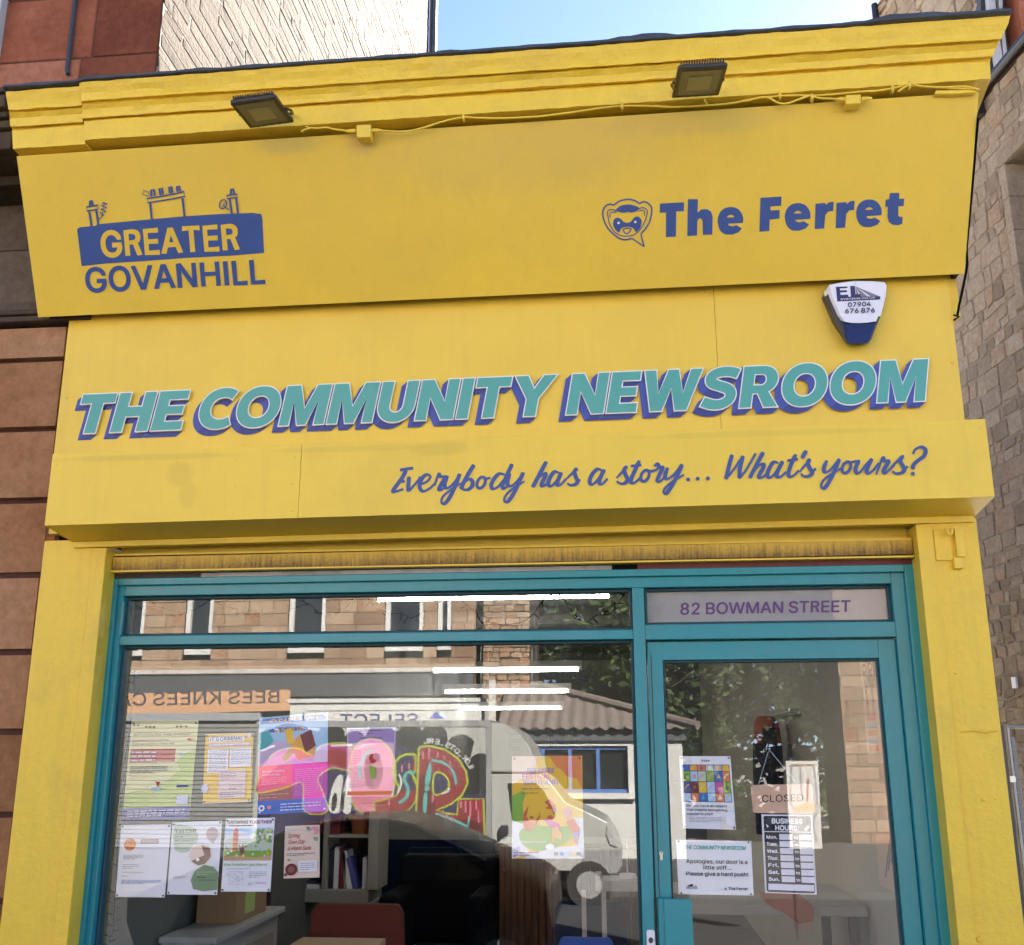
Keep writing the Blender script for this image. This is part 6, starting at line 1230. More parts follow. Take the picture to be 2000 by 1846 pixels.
# ================================================================== buildings on the right
th = R_(10); LD = Vector((math.sin(th), -math.cos(th), 0)); LN = Vector((-math.cos(th), -math.sin(th), 0)); LO = Vector((4.4, 1.0, 0))-LD*10.0
LW = Face((4.4, 1.0, 0), LN)
def lu(p): return (p-LO).dot(LD)
lane = thing('rubble_building', 'rubble stone building across the lane on the right with black gutter', 'building', (2.4, 2.0, 0))
u0 = lu(LW(1966, 318)); z1 = LW(1966, 318).z; z0 = LW(1996, 585).z; u1 = u0+1.3; LL = 11.0; LH = LW(1950, 150).z-.06
mb = MB(); pt = lambda u, z, k=0: LO+LD*u+Vector((0, 0, z))+LN*k
masonry(mb, LO, LD, (0, 0, 1), LN, LL, LH, (.08, .21), (.14, .42), 'rubble_stone', 'mortar', .016, .013, 9, .6, rough=.003, tones=(.1, .95), holes=[(u0-.12, u1+.12, z0-.05, z1+.02)])
for a, b, c, d in ((0, u0, 0, LH), (u1, LL, 0, LH), (u0, u1, 0, z0), (u0, u1, z1, LH)): mb.quad(pt(a, c), pt(b, c), pt(b, d), pt(a, d), 'mortar')
B = [pt(0, 0, -.5), pt(LL, 0, -.5), pt(LL, LH, -.5), pt(0, LH, -.5)]
mb.quad(*B, 'mortar'); mb.quad(pt(LL, 0, 0), pt(LL, 0, -.5), pt(LL, LH, -.5), pt(LL, LH, 0), 'mortar'); mb.quad(pt(0, LH, 0), pt(LL, LH, 0), pt(LL, LH, -.5), pt(0, LH, -.5), 'mortar')
mb.build('wall', lane)
win = MB()
def lbox(mb, a, b, c, d, k0, k1, m, tn=.5): mb.hexa([pt(a, c, k1), pt(b, c, k1), pt(b, d, k1), pt(a, d, k1)], [pt(a, c, k0), pt(b, c, k0), pt(b, d, k0), pt(a, d, k0)], m, tn)
for k in range(4): lbox(win, u0-.11, u0-.002, z0+(z1-z0)/4*k, z0+(z1-z0)/4*(k+1)-.004, -.3, .02, 'rubble_stone', .45+.08*(k % 2)); lbox(win, u1+.002, u1+.11, z0+(z1-z0)/4*k, z0+(z1-z0)/4*(k+1)-.004, -.3, .02, 'rubble_stone', .5)
lbox(win, u0-.11, u1+.11, z1+.001, z1+.16, -.3, .025, 'rubble_stone', .35); lbox(win, u0-.1, u1+.1, z0-.09, z0-.001, -.3, .05, 'rubble_stone', .25)
wo = win.build('window_surround', lane, bevel=.006)
win = MB()
for a, b, c, d in ((u0, u0+.07, z0, z1), (u1-.07, u1, z0, z1), (u0+.07, u1-.07, z1-.07, z1), (u0+.07, u1-.07, z0, z0+.07), (u0+.07, u1-.07, (z0+z1)/2-.03, (z0+z1)/2+.03)): lbox(win, a, b, c, d, -.24, -.16, 'white_paint')
win.build('window_frame', wo, bevel=.004); win = MB(); lbox(win, u0+.07, u1-.07, z0+.07, z1-.07, -.23, -.22, 'dark_glass'); win.build('pane', wo)
mb = MB(); lbox(mb, -.1, LL+.1, LH+.001, LH+.10, -.45, .02, 'timber_dark'); mb.tube([pt(-.1, LH+.05, .065), pt(LL+.1, LH+.05, .065)], .045, 'black_metal', 12); mb.build('gutter', lane)
ug = lu(LW(1922, 195)); mb = MB(); lbox(mb, ug-.22, ug+.02, LH-.16, LH+.04, .0, .10, 'black_metal'); mb.build('gutter_shade_block', lane)  # black block added for the dark shade at the gutter's end
a = LW(1984.5, 1323); b = LW(1995.5, 1344); mb = MB(); lbox(mb, lu(a), lu(b), b.z, a.z, .03, .05, 'white_plastic'); vp = mb.build('wall_plate', bevel=.002); tag(vp, 'small white plate fixed to the rubble wall above the mesh gate', 'plate')
# the taller house behind
hd = Vector((4.9, 1.0, 0)); HW = Face(hd, LN); pa, pb = HW(1716, 22), HW(1918, 22)
rear = thing('rear_house', 'taller rubble house glimpsed over the right end of the cornice', 'house', (pa.x, pa.y, 0))
mb = MB(); O = Vector((pa.x, pa.y, 6.5)); ln = (Vector((pb.x, pb.y, 0))-Vector((pa.x, pa.y, 0))).length
masonry(mb, O, LD, (0, 0, 1), LN, ln, 4.6, (.14, .28), (.3, .7), 'rubble_stone', 'mortar', .024, .03, 31, .5, rough=.01, tones=(.1, .7))
q = lambda u, z, k: O+LD*u+Vector((0, 0, z))+LN*k
mb.hexa([q(0, 0, -.002), q(ln, 0, -.002), q(ln, 4.6, -.002), q(0, 4.6, -.002)], [q(0, 0, -.2), q(ln, 0, -.2), q(ln, 4.6, -.2), q(0, 4.6, -.2)], 'mortar'); mb.build('wall', rear)
mb = MB(); mb.tube([q(.03, -2, .06), q(.03, 4.6, .06)], .045, 'black_metal', 8); mb.build('downpipe', rear)
mb = MB()
S = front(5.2)
def fb(x0, x1, y0, y1, Y, dpt, m):
    a_, b_ = P(x0, y1, Y), P(x1, y0, Y); mb.box(a_.x, b_.x, Y, Y+dpt, a_.z, b_.z, m)
c = crop(1700, 0, 1978/300)
for pts, m_, dp in (([(1500, -400), (1560, -400), (1620, 130), (1680, 600), (1720, 830), (1650, 910), (1600, 600), (1560, 300), (1530, 100)], 'white_paint', .1),
                 ([(1640, -400), (1720, -400), (1700, 100), (1735, 430), (1765, 720), (1720, 780), (1690, 450), (1655, 130)], 'white_paint', .12), ([(1440, -400), (1810, -400), (1825, 380), (1840, 600), (1640, 1000), (1500, 900), (1420, 100)], 'shop_dark', .3)):
    S = front(5.7 if m_ == 'white_paint' else 5.85); mb.slab(S, c(pts), dp, m_)
mb.build('bay_window', rear)
S = front(5.5); mb = MB(); mb.slab(S, c([(1880, -400), (2600, -400), (2600, 900), (2100, 700), (1960, 390), (1915, 200)]), 2.0, 'red_ashlar'); ch = mb.build('chimney_gable'); tag(ch, 'reddish stone gable showing at the extreme top right above the gutter', 'gable')

# mesh gate in the lane
gy = .30; gx = Xat(1954, 1500, gy)
gt = thing('mesh_gate', 'steel mesh gate on a dark post closing the lane on the right', 'gate', (gx+.5, gy, 0)); zt = Zat(1960, 1416, gy)
mb = MB(); mb.box(gx, gx+.024, gy-.02, gy+.03, 0, zt, 'grey_plastic'); mb.build('post', gt, bevel=.002)
mb = MB(); X1, X2 = gx+.042, gx+1.3
mb.tube([(X1, gy, .05), (X1, gy, zt-.008), (X2, gy, zt-.008), (X2, gy, .05), (X1, gy, .05)], .008, 'galvanised', 8); mb.build('frame', gt)
mb = MB(); z = .1
while z < zt-.04: mb.tube([(X1, gy, z), (X2, gy, z)], .0025, 'galvanised', 5); z += .052
x = X1+.07
while x < X2-.02: mb.tube([(x, gy+.004, .05), (x, gy+.004, zt-.01)], .0025, 'galvanised', 5); x += .075
mb.build('wire_mesh', gt)
mb = MB()
for z in (zt-.2, .3): mb.box(gx+.02, X1+.004, gy-.014, gy-.002, z-.01, z+.012, 'steel')
mb.build('hinge', gt)
mb = MB(); a, b = P(1980, 1440, .42), P(1990, 1800, .42); mb.box(a.x-.012, a.x+.006, .42, .45, 0, a.z, 'shelf_grey'); tag(mb.build('white_batten', bevel=.003), 'weathered pale grey batten standing in the lane behind the mesh gate', 'batten')

# ================================================================== across the street (seen in the glass)
def xz(px, py, d): q = Across(d)(px, py); return q.x, q.z, q.y
cafe = thing('corner_building', 'tan sandstone building across the street over the cafe, seen in the glass', 'building', (-9, -22.5, -.7))
D = 22.0; yF = GLASS_Y-D
xR = xz(926, 1250, D)[0]; xL = -24.0; zB = -.75; Hh = 12.5
wins = []
for px0, px1 in ((226, 277), (357, 411), (560, 633), (750, 826), (853, 881)):
    a, b = xz(px0, 1276, D)[0], xz(px1, 1276, D)[0]; wins.append((a, b, xz(px1, 1281-(px0-226)*.019, D)[1]))
wins.append((wins[0][0]-2.4, wins[0][0]-1.5, wins[0][2]))
zW = 2.6; holes = [(xR-b, xR-a, z-zB-.02, z-zB+zW) for a, b, z in wins]+[(xR-b, xR-a, z-zB+3.2, z-zB+3.2+zW) for a, b, z in wins]
zband = xz(600, 1312, D)[1]
mb = MB(); masonry(mb, (xR, yF, zband), (-1, 0, 0), (0, 0, 1), (0, 1, 0), xR-xL, Hh-zband+zB, (.27, .33), (.35, .95), 'tan_ashlar', 'mortar_pale', .012, .008, 77, .15, regular=True, holes=[(a, b, c_-zband+zB, d_-zband+zB) for a, b, c_, d_ in holes])
mb.box(xL, xR, yF-6, yF-.35, zB, Hh+zB, 'dark_gap')
mb.box(xR-.01, xR+.0, yF-6, yF+.0, zB, Hh+zB, 'tan_ashlar')
mb.build('facade', cafe)
mb = MB(); mb.box(xL, xR+.05, yF-.02, yF+.18, zband-.05, zband+.06, 'trim_pale', .9); mb.box(xL, xR+.02, yF-.02, yF+.08, zband+.061, zband+.15, 'tan_ashlar', .7); mb.build('band_course', cafe, bevel=.02)
for a, b, z in [(a, b, z+k) for a, b, z in wins for k in (0, 3.2)]:
    w = MB(); 
    for q in ((a, a+.12, z, z+zW), (b-.12, b, z, z+zW), (a+.12, b-.12, z, z+.14), (a+.12, b-.12, z+zW-.1, z+zW), (a+.12, b-.12, z+zW*.64-.04, z+zW*.64+.04)): w.box(q[0], q[1], yF-.16, yF-.04, q[2], q[3], 'white_paint')
    o = w.build('window', cafe, bevel=.01); w = MB(); w.box(a+.1, b-.1, yF-.30, yF-.15, z+.1, z+zW-.1, 'dark_glass'); w.build('pane', o)
mb = MB(); mb.box(xL, xR, yF-.15, yF-.02, zB, zband-.051, 'shop_dark'); zs1, zs0 = xz(700, 1316, D)[1], xz(700, 1360, D)[1]; mb.box(xL, xR, yF-.02, yF+.12, zs0, zs1, 'shop_dark'); mb.build('shop_fascia', cafe)
sg_ = thing('cafe_sign', 'tan BEES KNEES CAFE signboard reflected in the window', 'sign', (xz(380, 1370, 21.8)[0], -21.7, 3))
A_ = Across(21.82); mb = MB(); mb.slab(A_, [(566, 1347), (120, 1358), (120, 1400), (566, 1388)], .1, 'sign_tan'); mb.build('board', sg_)
mb = MB(); mb.text(A_, 'BEES KNEES CAFE', (549, 1373), (178, 1380), 25, 'print_ink', weight=5); mb.build('lettering', sg_)
for o_ in (mb,): pass
rs = thing('roller_shutter_door', 'grey slatted roller shutter under the cafe sign reflected at left', 'shutter', (xz(360, 1500, 21.9)[0], -21.7, -.6))
mb = MB(); a, _, y = xz(180, 1500, 21.93); b = xz(498, 1500, 21.93)[0]; zt_, zb_ = xz(360, 1408, 21.93)[1], -.62; n = int((zt_-zb_)/.105)
for k in range(n): mb.hexa([(b, y, zb_+.105*k), (a, y, zb_+.105*k), (a, y+.025, zb_+.105*k+.085), (b, y+.025, zb_+.105*k+.085)], [(b, y-.03, zb_+.105*k), (a, y-.03, zb_+.105*k), (a, y-.03, zb_+.105*k+.085), (b, y-.03, zb_+.105*k+.085)], 'shutter_steel')
mb.build('slats', rs); mb = MB(); mb.box(a-.1, b+.1, y-.05, y+.12, zt_, xz(360, 1393, 21.93)[1], 'galvanised'); mb.build('housing', rs)
# stone pier and the house to the far right
mb = MB(); D2 = 23.0; x0, x1 = xz(943, 1250, D2)[0], xz(1035, 1250, D2)[0]
masonry(mb, (x1, GLASS_Y-D2, -.7), (-1, 0, 0), (0, 0, 1), (0, 1, 0), x1-x0, 11, (.12, .25), (.2, .6), 'tan_ashlar', 'mortar_pale', .02, .02, 41, .4, rough=.006); mb.box(x0, x1, GLASS_Y-D2-3, GLASS_Y-D2-.002, -.7, 10.3, 'mortar_pale')
tag(mb.build('stone_gable'), 'narrow tan rubble gable beside the tree reflected in the window', 'gable')
mb = MB(); D3 = 25.0; x0, x1 = xz(1632, 1250, D3)[0], 11.0
masonry(mb, (x1, GLASS_Y-D3, -.7), (-1, 0, 0), (0, 0, 1), (0, 1, 0), x1-x0, 11, (.30, .36), (.5, 1.1), 'tan_ashlar', 'mortar_pale', .014, .01, 43, .2, regular=True); mb.box(x0, x1, GLASS_Y-D3-3, GLASS_Y-D3-.002, -.7, 10.3, 'mortar_pale')
tag(mb.build('stone_house'), 'pinkish stone house reflected at the right edge of the door glass', 'house')
# white harled workshop with sign, tiled roof and blue window
D4 = 20.5; y4 = GLASS_Y-D4
wk = thing('workshop', 'white harled workshop with a dark tiled roof and blue window, seen in the glass', 'workshop', (xz(950, 1500, D4)[0], y4-1, -.7))
mb = MB(); xa, xm_, xb2 = xz(566, 1400, D4)[0], xz(945, 1400, D4)[0], xz(1330, 1400, D4)[0]; zp, ze = xz(750, 1372, D4)[1], xz(1110, 1426, D4)[1]
wx0, wx1, wz0, wz1 = xz(1050, 1500, D4)[0], xz(1227, 1500, D4)[0], xz(1140, 1549, D4)[1], xz(1140, 1457, D4)[1]
mb.box(xa, xm_, y4-1.2, y4, -.7, zp, 'harled_white'); mb.box(xm_, wx0, y4-1.2, y4-.001, -.7, ze, 'harled_white'); mb.box(wx1, xb2, y4-1.2, y4-.001, -.7, ze, 'harled_white'); mb.box(wx0, wx1, y4-1.2, y4-.001, -.7, wz0, 'harled_white'); mb.box(wx0, wx1, y4-1.2, y4-.001, wz1, ze, 'harled_white')
mb.build('wall', wk); mb = MB(); mb.box(xa-.05, xm_+.05, y4-1.25, y4+.06, zp+.001, zp+.09, 'harled_white'); mb.build('coping', wk)
mb = MB(); mb.box(xm_+.1, xb2+.1, y4, y4+.1, xz(1110, 1447, D4)[1], ze, 'shop_dark'); mb.build('eaves_board', wk)
mb = MB(); n, r_ = 84, 27; EL, ER = Vector((xm_+.35, y4+.35, ze+.03)), Vector((xb2+.35, y4+.35, ze+.03)); RL, RR = Vector((xz(985, 1345, 23)[0], y4-2.6, xz(985, 1343, 23)[1])), Vector((xz(1055, 1345, 23)[0], y4-2.6, xz(985, 1343, 23)[1])); V_ = []; F = []
for i in range(r_+1):
    t = i/r_
    for j in range(n+1):
        s = j/n; p = (EL.lerp(ER, s)).lerp(RL.lerp(RR, s), t); p = p+Vector((0, .1*((i % 3)/3-.5), .03*math.sin(p.x*22)-.07*((i % 3)/3))); V_.append(p)
for i in range(r_):
    for j in range(n): F.append((i*(n+1)+j+1, i*(n+1)+j, (i+1)*(n+1)+j, (i+1)*(n+1)+j+1))
mb.add(V_, F, 'roof_tile'); mb.quad(ER, ER+Vector((-.5, -4, 0)), RR, RR, 'roof_tile') if False else None
mb.tube([ER+Vector((0, 0, .05)), RR+Vector((0, 0, .06)), RL+Vector((0, 0, .06))], .10, 'roof_tile', 8); mb.build('tiled_roof', wk)
wf = MB(); bxs = [wx0, xz(1060, 1500, D4)[0], xz(1113, 1500, D4)[0], xz(1168, 1500, D4)[0], wx1]
for x in bxs: wf.box(x-.04, x+.04, y4-.2, y4-.08, wz0, wz1, 'blue_frame')
wf.box(wx0, wx1, y4-.2, y4-.081, wz0, wz0+.08, 'blue_frame'); wf.box(wx0, wx1, y4-.2, y4-.081, wz1-.08, wz1, 'blue_frame'); o = wf.build('window', wk)
mb = MB(); mb.box(wx0, wx1, y4-.26, y4-.2, wz0, wz1, 'dark_glass'); mb.build('pane', o); mb = MB(); mb.box(wx0-.1, wx1+.15, y4, y4+.15, wz0-.12, wz0-.001, 'white_paint'); mb.build('sill', o)
ss = thing('garage_sign', 'white framed sign board with navy lettering and blue peaks above the van', 'sign', (xz(770, 1400, 20.4)[0], y4+.1, 1.6))
A_ = Across(20.38); mb = MB(); mb.slab(A_, [(945, 1384), (594, 1386), (594, 1428), (945, 1426)], .08, 'white_paint'); mb.build('board', ss)
mb = MB(); mb.stroke(A_, [(942, 1387), (597, 1389), (597, 1425), (942, 1423)], 1.6, 'print_ink', True); mb.text(A_, 'SELECT', (819, 1418), (663, 1419.5), 24, 'print_ink_navy', weight=8)
mb.flat(A_, [[(838, 1404), (852, 1389), (868, 1404)]], 'print_indigo'); mb.flat(A_, [[(858, 1397), (863, 1392), (875, 1404), (869, 1404)]], 'print_skyblue'); mb.build('lettering', ss)
mb = MB(); x0, x1 = xz(955, 1350, 20)[0], xz(968, 1350, 20)[0]; mb.box(x0, x1, GLASS_Y-20.1, GLASS_Y-20, -.7, xz(960, 1328, 20)[1], 'trim_pale'); tag(mb.build('white_post'), 'white painted post beside the workshop reflected in the window', 'post')
# ---- box van with graffiti
vD = 13.2; VA = Across(vD); vy = GLASS_Y-vD
van = thing('box_van', 'white box van covered in red and lime graffiti, reflected in the window', 'van', (xz(820, 1600, vD)[0], vy-1, -.72))
x0, x1 = xz(497, 1500, vD)[0], xz(958, 1500, vD)[0]; zt_, zb_ = xz(730, 1409, vD)[1], xz(730, 1662, vD)[1]
mb = MB(); mb.box(x0, x1, vy-2.05, vy, zb_, zt_, 'van_white'); mb.build('cargo_box', van, bevel=.02)
mb = MB(); mb.box(x0-.01, x1+.01, vy-2.06, vy+.015, zt_-.09, zt_+.012, 'van_grey'); mb.box(x1-.07, x1+.012, vy-2.06, vy+.014, zb_, zt_-.091, 'van_grey'); mb.box(x0-.01, x1+.01, vy-2.06, vy+.015, zb_-.06, zb_-.001, 'van_grey'); mb.build('edge_rail', van)
def vslab(pts, m_, nm, dep=1.9, lift=0, par=van): mb = MB(); mb.slab(VA, pts, dep, m_, lift); return mb.build(nm, par, bevel=.015)
vslab([(959, 1411), (985, 1414), (1012, 1431), (1033, 1457), (1046, 1488), (1053, 1508), (959, 1508)], 'van_white', 'roof_nose', 1.95, -.02)
cabp = vslab([(959, 1512), (1052, 1512), (1072, 1526), (1105, 1568), (1150, 1588), (1185, 1606), (1206, 1640), (1216, 1672), (1210, 1702), (959, 1702)], 'van_white', 'cab', 1.85, -.05)
mb = MB(); mb.flat(VA, [[(990, 1530), (1045, 1529), (1062, 1545), (1085, 1590), (1082, 1600), (1000, 1605), (994, 1560)]], 'dark_glass', lift=-.045); mb.build('cab_window', van)
mb = MB(); mb.slab(VA, [(1140, 1662), (1213, 1660), (1216, 1690), (1205, 1706), (1140, 1706)], .1, 'van_grey', -.02); mb.build('bumper', van)
mb = MB(); mb.slab(VA, [(1186, 1615), (1203, 1640), (1206, 1655), (1192, 1650), (1184, 1630)], .04, 'car_trim', -.025); mb.build('headlight', van)
mb = MB(); mb.slab(VA, [(979, 1612), (993, 1612), (993, 1628), (985, 1628), (985, 1632), (979, 1632)], .12, 'black_metal', .08); mb.build('wing_mirror', van)
for px in (1150, 640):
    w = MB(); cx = xz(px, 1700, vD)[0]; w.tube([(cx, vy+.0-.02, -.38), (cx, vy-.24, -.38)], .35, 'tyre', 24); o = w.build('wheel', van); w = MB(); w.tube([(cx, vy-.005, -.38), (cx, vy-.1, -.38)], .2, 'van_grey', 18); w.build('hub', o)
mb = MB(); mb.box(x0+.1, xz(1150, 1700, vD)[0]+.2, vy-1.7, vy-.3, -.35, zb_-.061, 'van_grey'); mb.build('chassis', van)
g = crop(500, 1400, 2000/460); mb = MB(); fl_ = lambda pts, m_, sm=0: mb.flat(VA, [g(smooth(pts, sm, True) if sm else pts)], 'graf_'+m_); sk = lambda pts, w, m_, sm=5, c=False: mb.stroke(VA, g(pts), w/4.348, 'graf_'+m_, c, sm)
def clip(pts): return [(max(0, min(1975, x)), y) for x, y in pts]
top = []
for cx, cy, r in ((120, 190, 90), (280, 150, 110), (640, 190, 130), (840, 220, 100), (1060, 190, 130), (1310, 170, 110), (1510, 190, 125), (1740, 280, 130), (1910, 420, 110)): top += [(cx+r*math.cos(R_(a)), cy-r*math.sin(R_(a))) for a in range(150, 25, -15)]
fl_(clip(top+[(1975, 1080), (0, 1080)]), 'black')
fl_([(20, 620), (300, 300), (700, 260), (1180, 180), (1300, 300), (1420, 420), (1500, 800), (1500, 1060), (20, 1060)], 'purple', 0); fl_([(1700, 660), (1960, 650), (1975, 1080), (1500, 1080), (1540, 850)], 'purple')
def letter(pts, m_, halo='lime', w=24, holes=None):
    sk(pts+pts[:1], w, halo, 1); mb.flat(VA, [g(pts)], 'graf_'+m_)
letter(smooth([(20, 560), (140, 330), (330, 270), (480, 330), (560, 250), (780, 240), (800, 440), (640, 430), (520, 520), (560, 640), (600, 800), (420, 800), (400, 560), (240, 600), (20, 640)], 4, True), 'magenta')
fl_(smooth([(430, 360), (560, 280), (770, 290), (770, 430), (660, 410), (520, 400)], 3, True), 'red'); fl_(smooth([(30, 440), (160, 330), (300, 300), (330, 350), (180, 420), (60, 520)], 3, True), 'pink')
letter(smooth([(800, 420), (860, 240), (1000, 190), (1120, 260), (1180, 420), (1160, 640), (1060, 780), (880, 800), (800, 640)], 4, True), 'pink', 'lime'); fl_(smooth([(940, 330), (1040, 330), (1080, 460), (1040, 600), (950, 600), (920, 460)], 3, True), 'red'); sk([(890, 520), (880, 430), (930, 320), (990, 280)], 26, 'teal')
letter(ribbon([(1350, 395), (1270, 400), (1240, 470), (1280, 560), (1300, 640), (1240, 730), (1120, 780), (1020, 800)], 150, 5), 'red'); sk([(1350, 475), (1280, 480), (1260, 540), (1290, 600), (1280, 680), (1210, 735)], 26, 'teal')
Rp = [(1392, 262), (1480, 258), (1600, 285), (1710, 360), (1778, 470), (1790, 560), (1745, 660), (1650, 735), (1530, 790), (1620, 830), (1715, 835), (1722, 705), (1925, 700), (1935, 1070), (1880, 1075), (1760, 985), (1550, 880), (1430, 885), (1365, 862)]
letter(Rp, 'red', 'lime', 34); fl_([(1395, 500), (1505, 480), (1520, 780), (1500, 870), (1430, 882), (1370, 860)], 'dark'); fl_([(1725, 860), (1925, 900), (1935, 1070), (1800, 1000)], 'dark')
hol = smooth([(1520, 495), (1570, 488), (1620, 530), (1630, 590), (1590, 635), (1515, 650)], 3, True); sk(hol+hol[:1], 34, 'lime', 1); fl_(hol, 'purple')
sk([(1490, 370), (1580, 385), (1655, 440), (1690, 510), (1697, 575)], 22, 'teal'); fl_(smooth([(1480, 380), (1490, 480), (1470, 570), (1435, 570), (1450, 470)], 3, True), 'teal'); fl_(ell(1452, 606, 24, 24), 'teal'); fl_(smooth([(1425, 655), (1455, 650), (1450, 760), (1435, 880), (1418, 780)], 3, True), 'teal'); sk([(1525, 822), (1660, 868), (1800, 932), (1812, 845)], 22, 'teal', 1)
for x, y, l in ((1420, 300, 60), (1470, 270, 90), (1545, 300, 50), (1600, 330, 40), (1650, 370, 70), (1740, 715, 60), (1780, 715, 100), (1820, 712, 150), (1870, 712, 80), (1890, 790, 110), (1500, 660, 70), (1240, 410, 60), (1300, 395, 50), (1130, 690, 60), (1570, 815, 50), (1620, 830, 90), (1665, 850, 60)): sk([(x, y), (x, y+l)], 15, 'pink', 1)
sk([(640, 245), (820, 240)], 18, 'white', 1); sk([(40, 290), (160, 245)], 16, 'white', 1); sk([(870, 270), (930, 240), (1010, 235)], 14, 'white', 3); sk([(1215, 490), (1235, 560), (1200, 650)], 18, 'white'); sk([(1575, 655), (1630, 635), (1640, 605)], 16, 'white')
fl_(smooth([(620, 800), (640, 620), (690, 510), (735, 500), (745, 600), (720, 800)], 4, True), 'white'); fl_(smooth([(730, 800), (745, 640), (770, 520), (800, 520), (805, 800)], 4, True), 'white'); sk([(712, 800), (735, 620), (752, 510)], 10, 'black'); fl_(smooth([(640, 790), (650, 680), (680, 650), (690, 720), (670, 790)], 3, True), 'black'); fl_(smooth([(722, 790), (730, 680), (755, 640), (750, 720), (745, 790)], 3, True), 'black')
tx = 'GLOK.OTS.ERL'; pth = smooth([(1375, 230), (1480, 225), (1600, 250), (1700, 310), (1780, 390), (1815, 450)], 12)[::-1]
for i, ch in enumerate(tx):
    k = int((i+.1)/len(tx)*(len(pth)-7)); a_, b_ = pth[k], pth[min(len(pth)-1, k+5)]; dx, dy = b_[0]-a_[0], b_[1]-a_[1]; l = math.hypot(dx, dy); G0, G1 = g([a_])[0], g([b_])[0]
    mb.text(VA, ch, G0, G1, 10, 'graf_white', up=(-(-dy)/l*-1, -abs(dx)/l), weight=18)
mb.build('graffiti', van)
# ---- dark car at the kerb
cD = 5.06; CA = Across(cD); cy_ = GLASS_Y-cD; road = -.375
car = thing('parked_car', 'dark glossy car parked at the kerb, its roof reflected low in the window', 'car', (-2.9, cy_-.85, road))
ol = [(250, 1720), (330, 1690), (420, 1655), (480, 1628), (560, 1602), (650, 1588), (740, 1586), (800, 1596), (880, 1627), (985, 1672), (1040, 1690), (1068, 1710), (1076, 1760), (1074, 1830), (1060, 1850), (260, 1850), (245, 1800)]
N_ = []; Fr = []
W2 = 1.72
for px, py in ol:
    q = CA(px, py); z = q.z if q.z < .3 else 1.6-(1.6-q.z)*1.13; z = max(z, road+.2); tum = max(0, z-.42)*.38; N_.append(Vector((q.x, cy_-tum, z))); Fr.append(Vector((q.x, cy_-W2+tum, z)))
mb = MB(); ns = 8; n = len(N_); V_ = []; F = []
for k in range(ns+1):
    t = k/ns; bul = .015*(1-(2*t-1)**2)
    for a_, b_ in zip(N_, Fr): p = a_.lerp(b_, t); p.z += bul*(1 if a_.z > .3 else 0); V_.append(p)
for k in range(ns):
    for i in range(n): F.append((k*n+i, k*n+(i+1) % n, (k+1)*n+(i+1) % n, (k+1)*n+i))
F += [tuple(range(n-1, -1, -1)), tuple(ns*n+i for i in range(n))]
mb.add(V_, F, 'car_paint'); mb.build('body', car, bevel=.02)
mb = MB(); cz = lambda p: 1.6-(1.6-CA(*p).z)*1.13; side = lambda pts: [Vector((CA(*p).x, cy_-max(0, cz(p)-.42)*.38+.006, cz(p))) for p in pts]
F1 = side([(500, 1640), (570, 1612), (655, 1599), (690, 1599), (690, 1690), (420, 1690)]); F2 = side([(705, 1599), (780, 1602), (860, 1634), (950, 1680), (930, 1690), (705, 1690)])
for F_ in (F1, F2): mb.plate(F_, Vector((0, 1, .3)).normalized(), .004, 'dark_glass')
mb.build('side_window', car)
mb = MB(); mb.tube([p+Vector((0, .004, 0)) for p in side([(480, 1630), (560, 1604), (650, 1590), (740, 1588), (800, 1598), (880, 1629), (985, 1674)])], .012, 'car_trim', 6); mb.build('roof_trim', car)
q = side([(790, 1592)])[0]; mb = MB(); mb.ball(side([(960, 1668)])[0]+Vector((.02, .10, .02)), .10, 'car_paint', 12, 8, (.8, .6, .7)); mb.build('wing_mirror', car, smooth=True)
for x in (CA(350, 1800).x, CA(980, 1800).x):
    w = MB(); w.tube([(x, cy_+.005, road+.31), (x, cy_-.2, road+.31)], .31, 'tyre', 24); o = w.build('wheel', car); w = MB(); w.tube([(x, cy_+.012, road+.31), (x, cy_-.1, road+.31)], .2, 'galvanised', 18); w.build('hub', o)
# ---- menu board on a post, trees
mD = 9.0; MA = Across(mD); mn = thing('menu_board', 'white board with a brown fork drawing on a post, reflected in the door', 'sign', (xz(1570, 1570, mD)[0], GLASS_Y-mD, -.5))
c = crop(1240, 1400, 1846/400); mb = MB(); mb.slab(MA, c([(1360, 398), (1650, 398), (1690, 1190), (1400, 1190)]), .04, 'white_paint'); mb.build('board', mn)
mb = MB(); sk2 = lambda pts, w, m_='print_brown': mb.stroke(MA, c(pts), w/4.6, m_, False, 4)
for pts, w in (([(1400, 440), (1620, 435)], 18), ([(1410, 440), (1405, 800)], 16), ([(1490, 450), (1500, 640), (1520, 760)], 14), ([(1560, 560), (1555, 760)], 20), ([(1610, 440), (1640, 700), (1640, 820)], 16), ([(1640, 860), (1610, 960), (1640, 1130)], 16)): sk2(pts, w, 'print_ink_grey' if w < 18 else 'print_brown')
mb.flat(MA, [c(smooth([(1420, 830), (1500, 790), (1600, 780), (1645, 810), (1600, 850), (1500, 860)], 3, True))], 'print_tan'); mb.build('fork_drawing', mn)
mb = MB(); x, z, y = xz(1548, 1658, mD); mb.tube([(x, y-.06, -.55), (x, y-.06, z+.9)], .018, 'black_metal', 8); mb.build('post', mn)
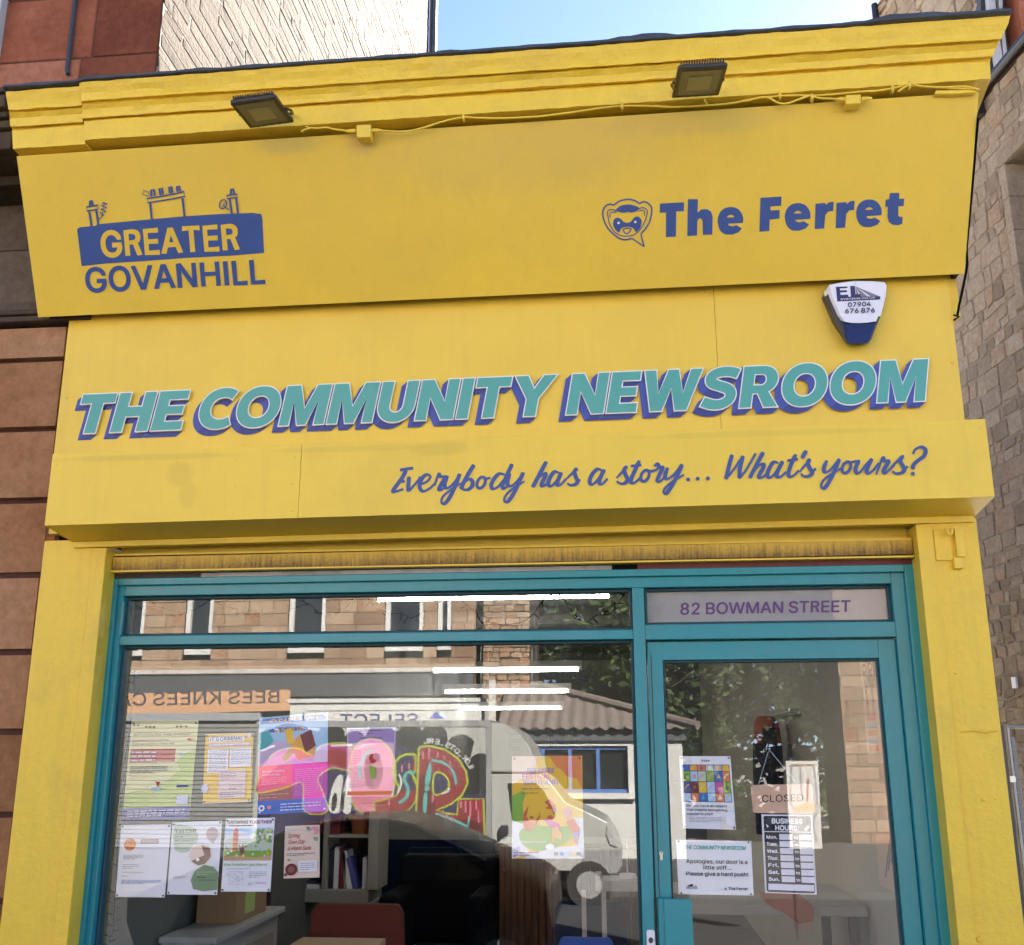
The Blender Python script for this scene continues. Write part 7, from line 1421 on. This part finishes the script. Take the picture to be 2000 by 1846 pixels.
def tree(label, x, y, z0, zc, rx, rz, n, seed, tr=.16):
    t = thing('tree', label, 'tree', (x, y, z0), 'trees across the street'); rr = random.Random(seed)
    mb = MB(); mb.tube([(x, y, z0), (x+.05, y, zc*.5), (x-.05, y, zc), (x, y, zc+rz*.5)], [tr, tr*.8, tr*.55, tr*.2], 'bark', 10)
    for k in range(9):
        a = rr.uniform(0, 6.28); zz = zc-rz*.4+k*rz*.09; mb.tube([(x, y, zz), (x+math.cos(a)*rx*.4, y+math.sin(a)*rx*.4, zz+.4), (x+math.cos(a)*rx*.75, y+math.sin(a)*rx*.75, zz+.9)], [tr*.4, tr*.25, tr*.08], 'bark', 6)
    mb.build('trunk', t, smooth=True)
    mb = MB(); cl = []
    for k in range(60):
        u, v, w = rr.gauss(0, .45), rr.gauss(0, .45), rr.gauss(0, .45); l = math.sqrt(u*u+v*v+w*w); s = min(1, 1/l) if l > 1 else 1; cl.append((x+u*s*rx, y+v*s*rx, zc+w*s*rz, rr.uniform(.25, .6)))
    for k in range(n):
        cx, cy, cz, r = rr.choice(cl); p = Vector((cx+rr.gauss(0, r*.6), cy+rr.gauss(0, r*.6), cz+rr.gauss(0, r*.5))); s = rr.uniform(.09, .2)
        a = Vector((rr.uniform(-1, 1), rr.uniform(-1, 1), rr.uniform(-.5, .5))).normalized(); b = a.orthogonal().normalized(); b.rotate(Matrix.Rotation(rr.uniform(0, 6.28), 3, a))
        mb.add([p-a*s, p+b*s*.5, p+a*s, p-b*s*.5], [(0, 1, 2, 3)], 'leaf_light' if rr.random() < .12 else 'leaf')
    mb.build('crown', t); return t
q = xz(1245, 1250, 27); tree('dense green tree beside the narrow tan gable, reflected across mullion and door', q[0], q[2], -.7, 4.4, 3.0, 3.8, 11000, 1)
q = xz(1400, 1250, 29); tree('darker tree behind the nearer tree, reflected in the door glass', q[0], q[2], -.7, 4.0, 2.8, 5.0, 10000, 2, .2)
q = xz(1190, 1250, 31.5); tree('tall tree behind the workshop roof, reflected in the upper pane', q[0], q[2], -.7, 5.5, 3.4, 5.5, 12000, 3, .2)
mb = MB(); rr = random.Random(12)
for k in range(9000):
    p = Vector((rr.uniform(-3.2, 11), -36+rr.uniform(-1, 1)*1.2, -.7+9.5*rr.random()**.8)); s = rr.uniform(.2, .4); a = Vector((rr.uniform(-1, 1), rr.uniform(-1, 1), rr.uniform(-.5, .5))).normalized(); b = a.orthogonal().normalized(); b.rotate(Matrix.Rotation(rr.uniform(0, 6.28), 3, a))
    mb.add([p-a*s, p+b*s*.5, p+a*s, p-b*s*.5], [(0, 1, 2, 3)], 'leaf')
tag(mb.build('woodland'), 'dark mass of leaves closing the view behind the trees across the street', 'woodland', kind='stuff')
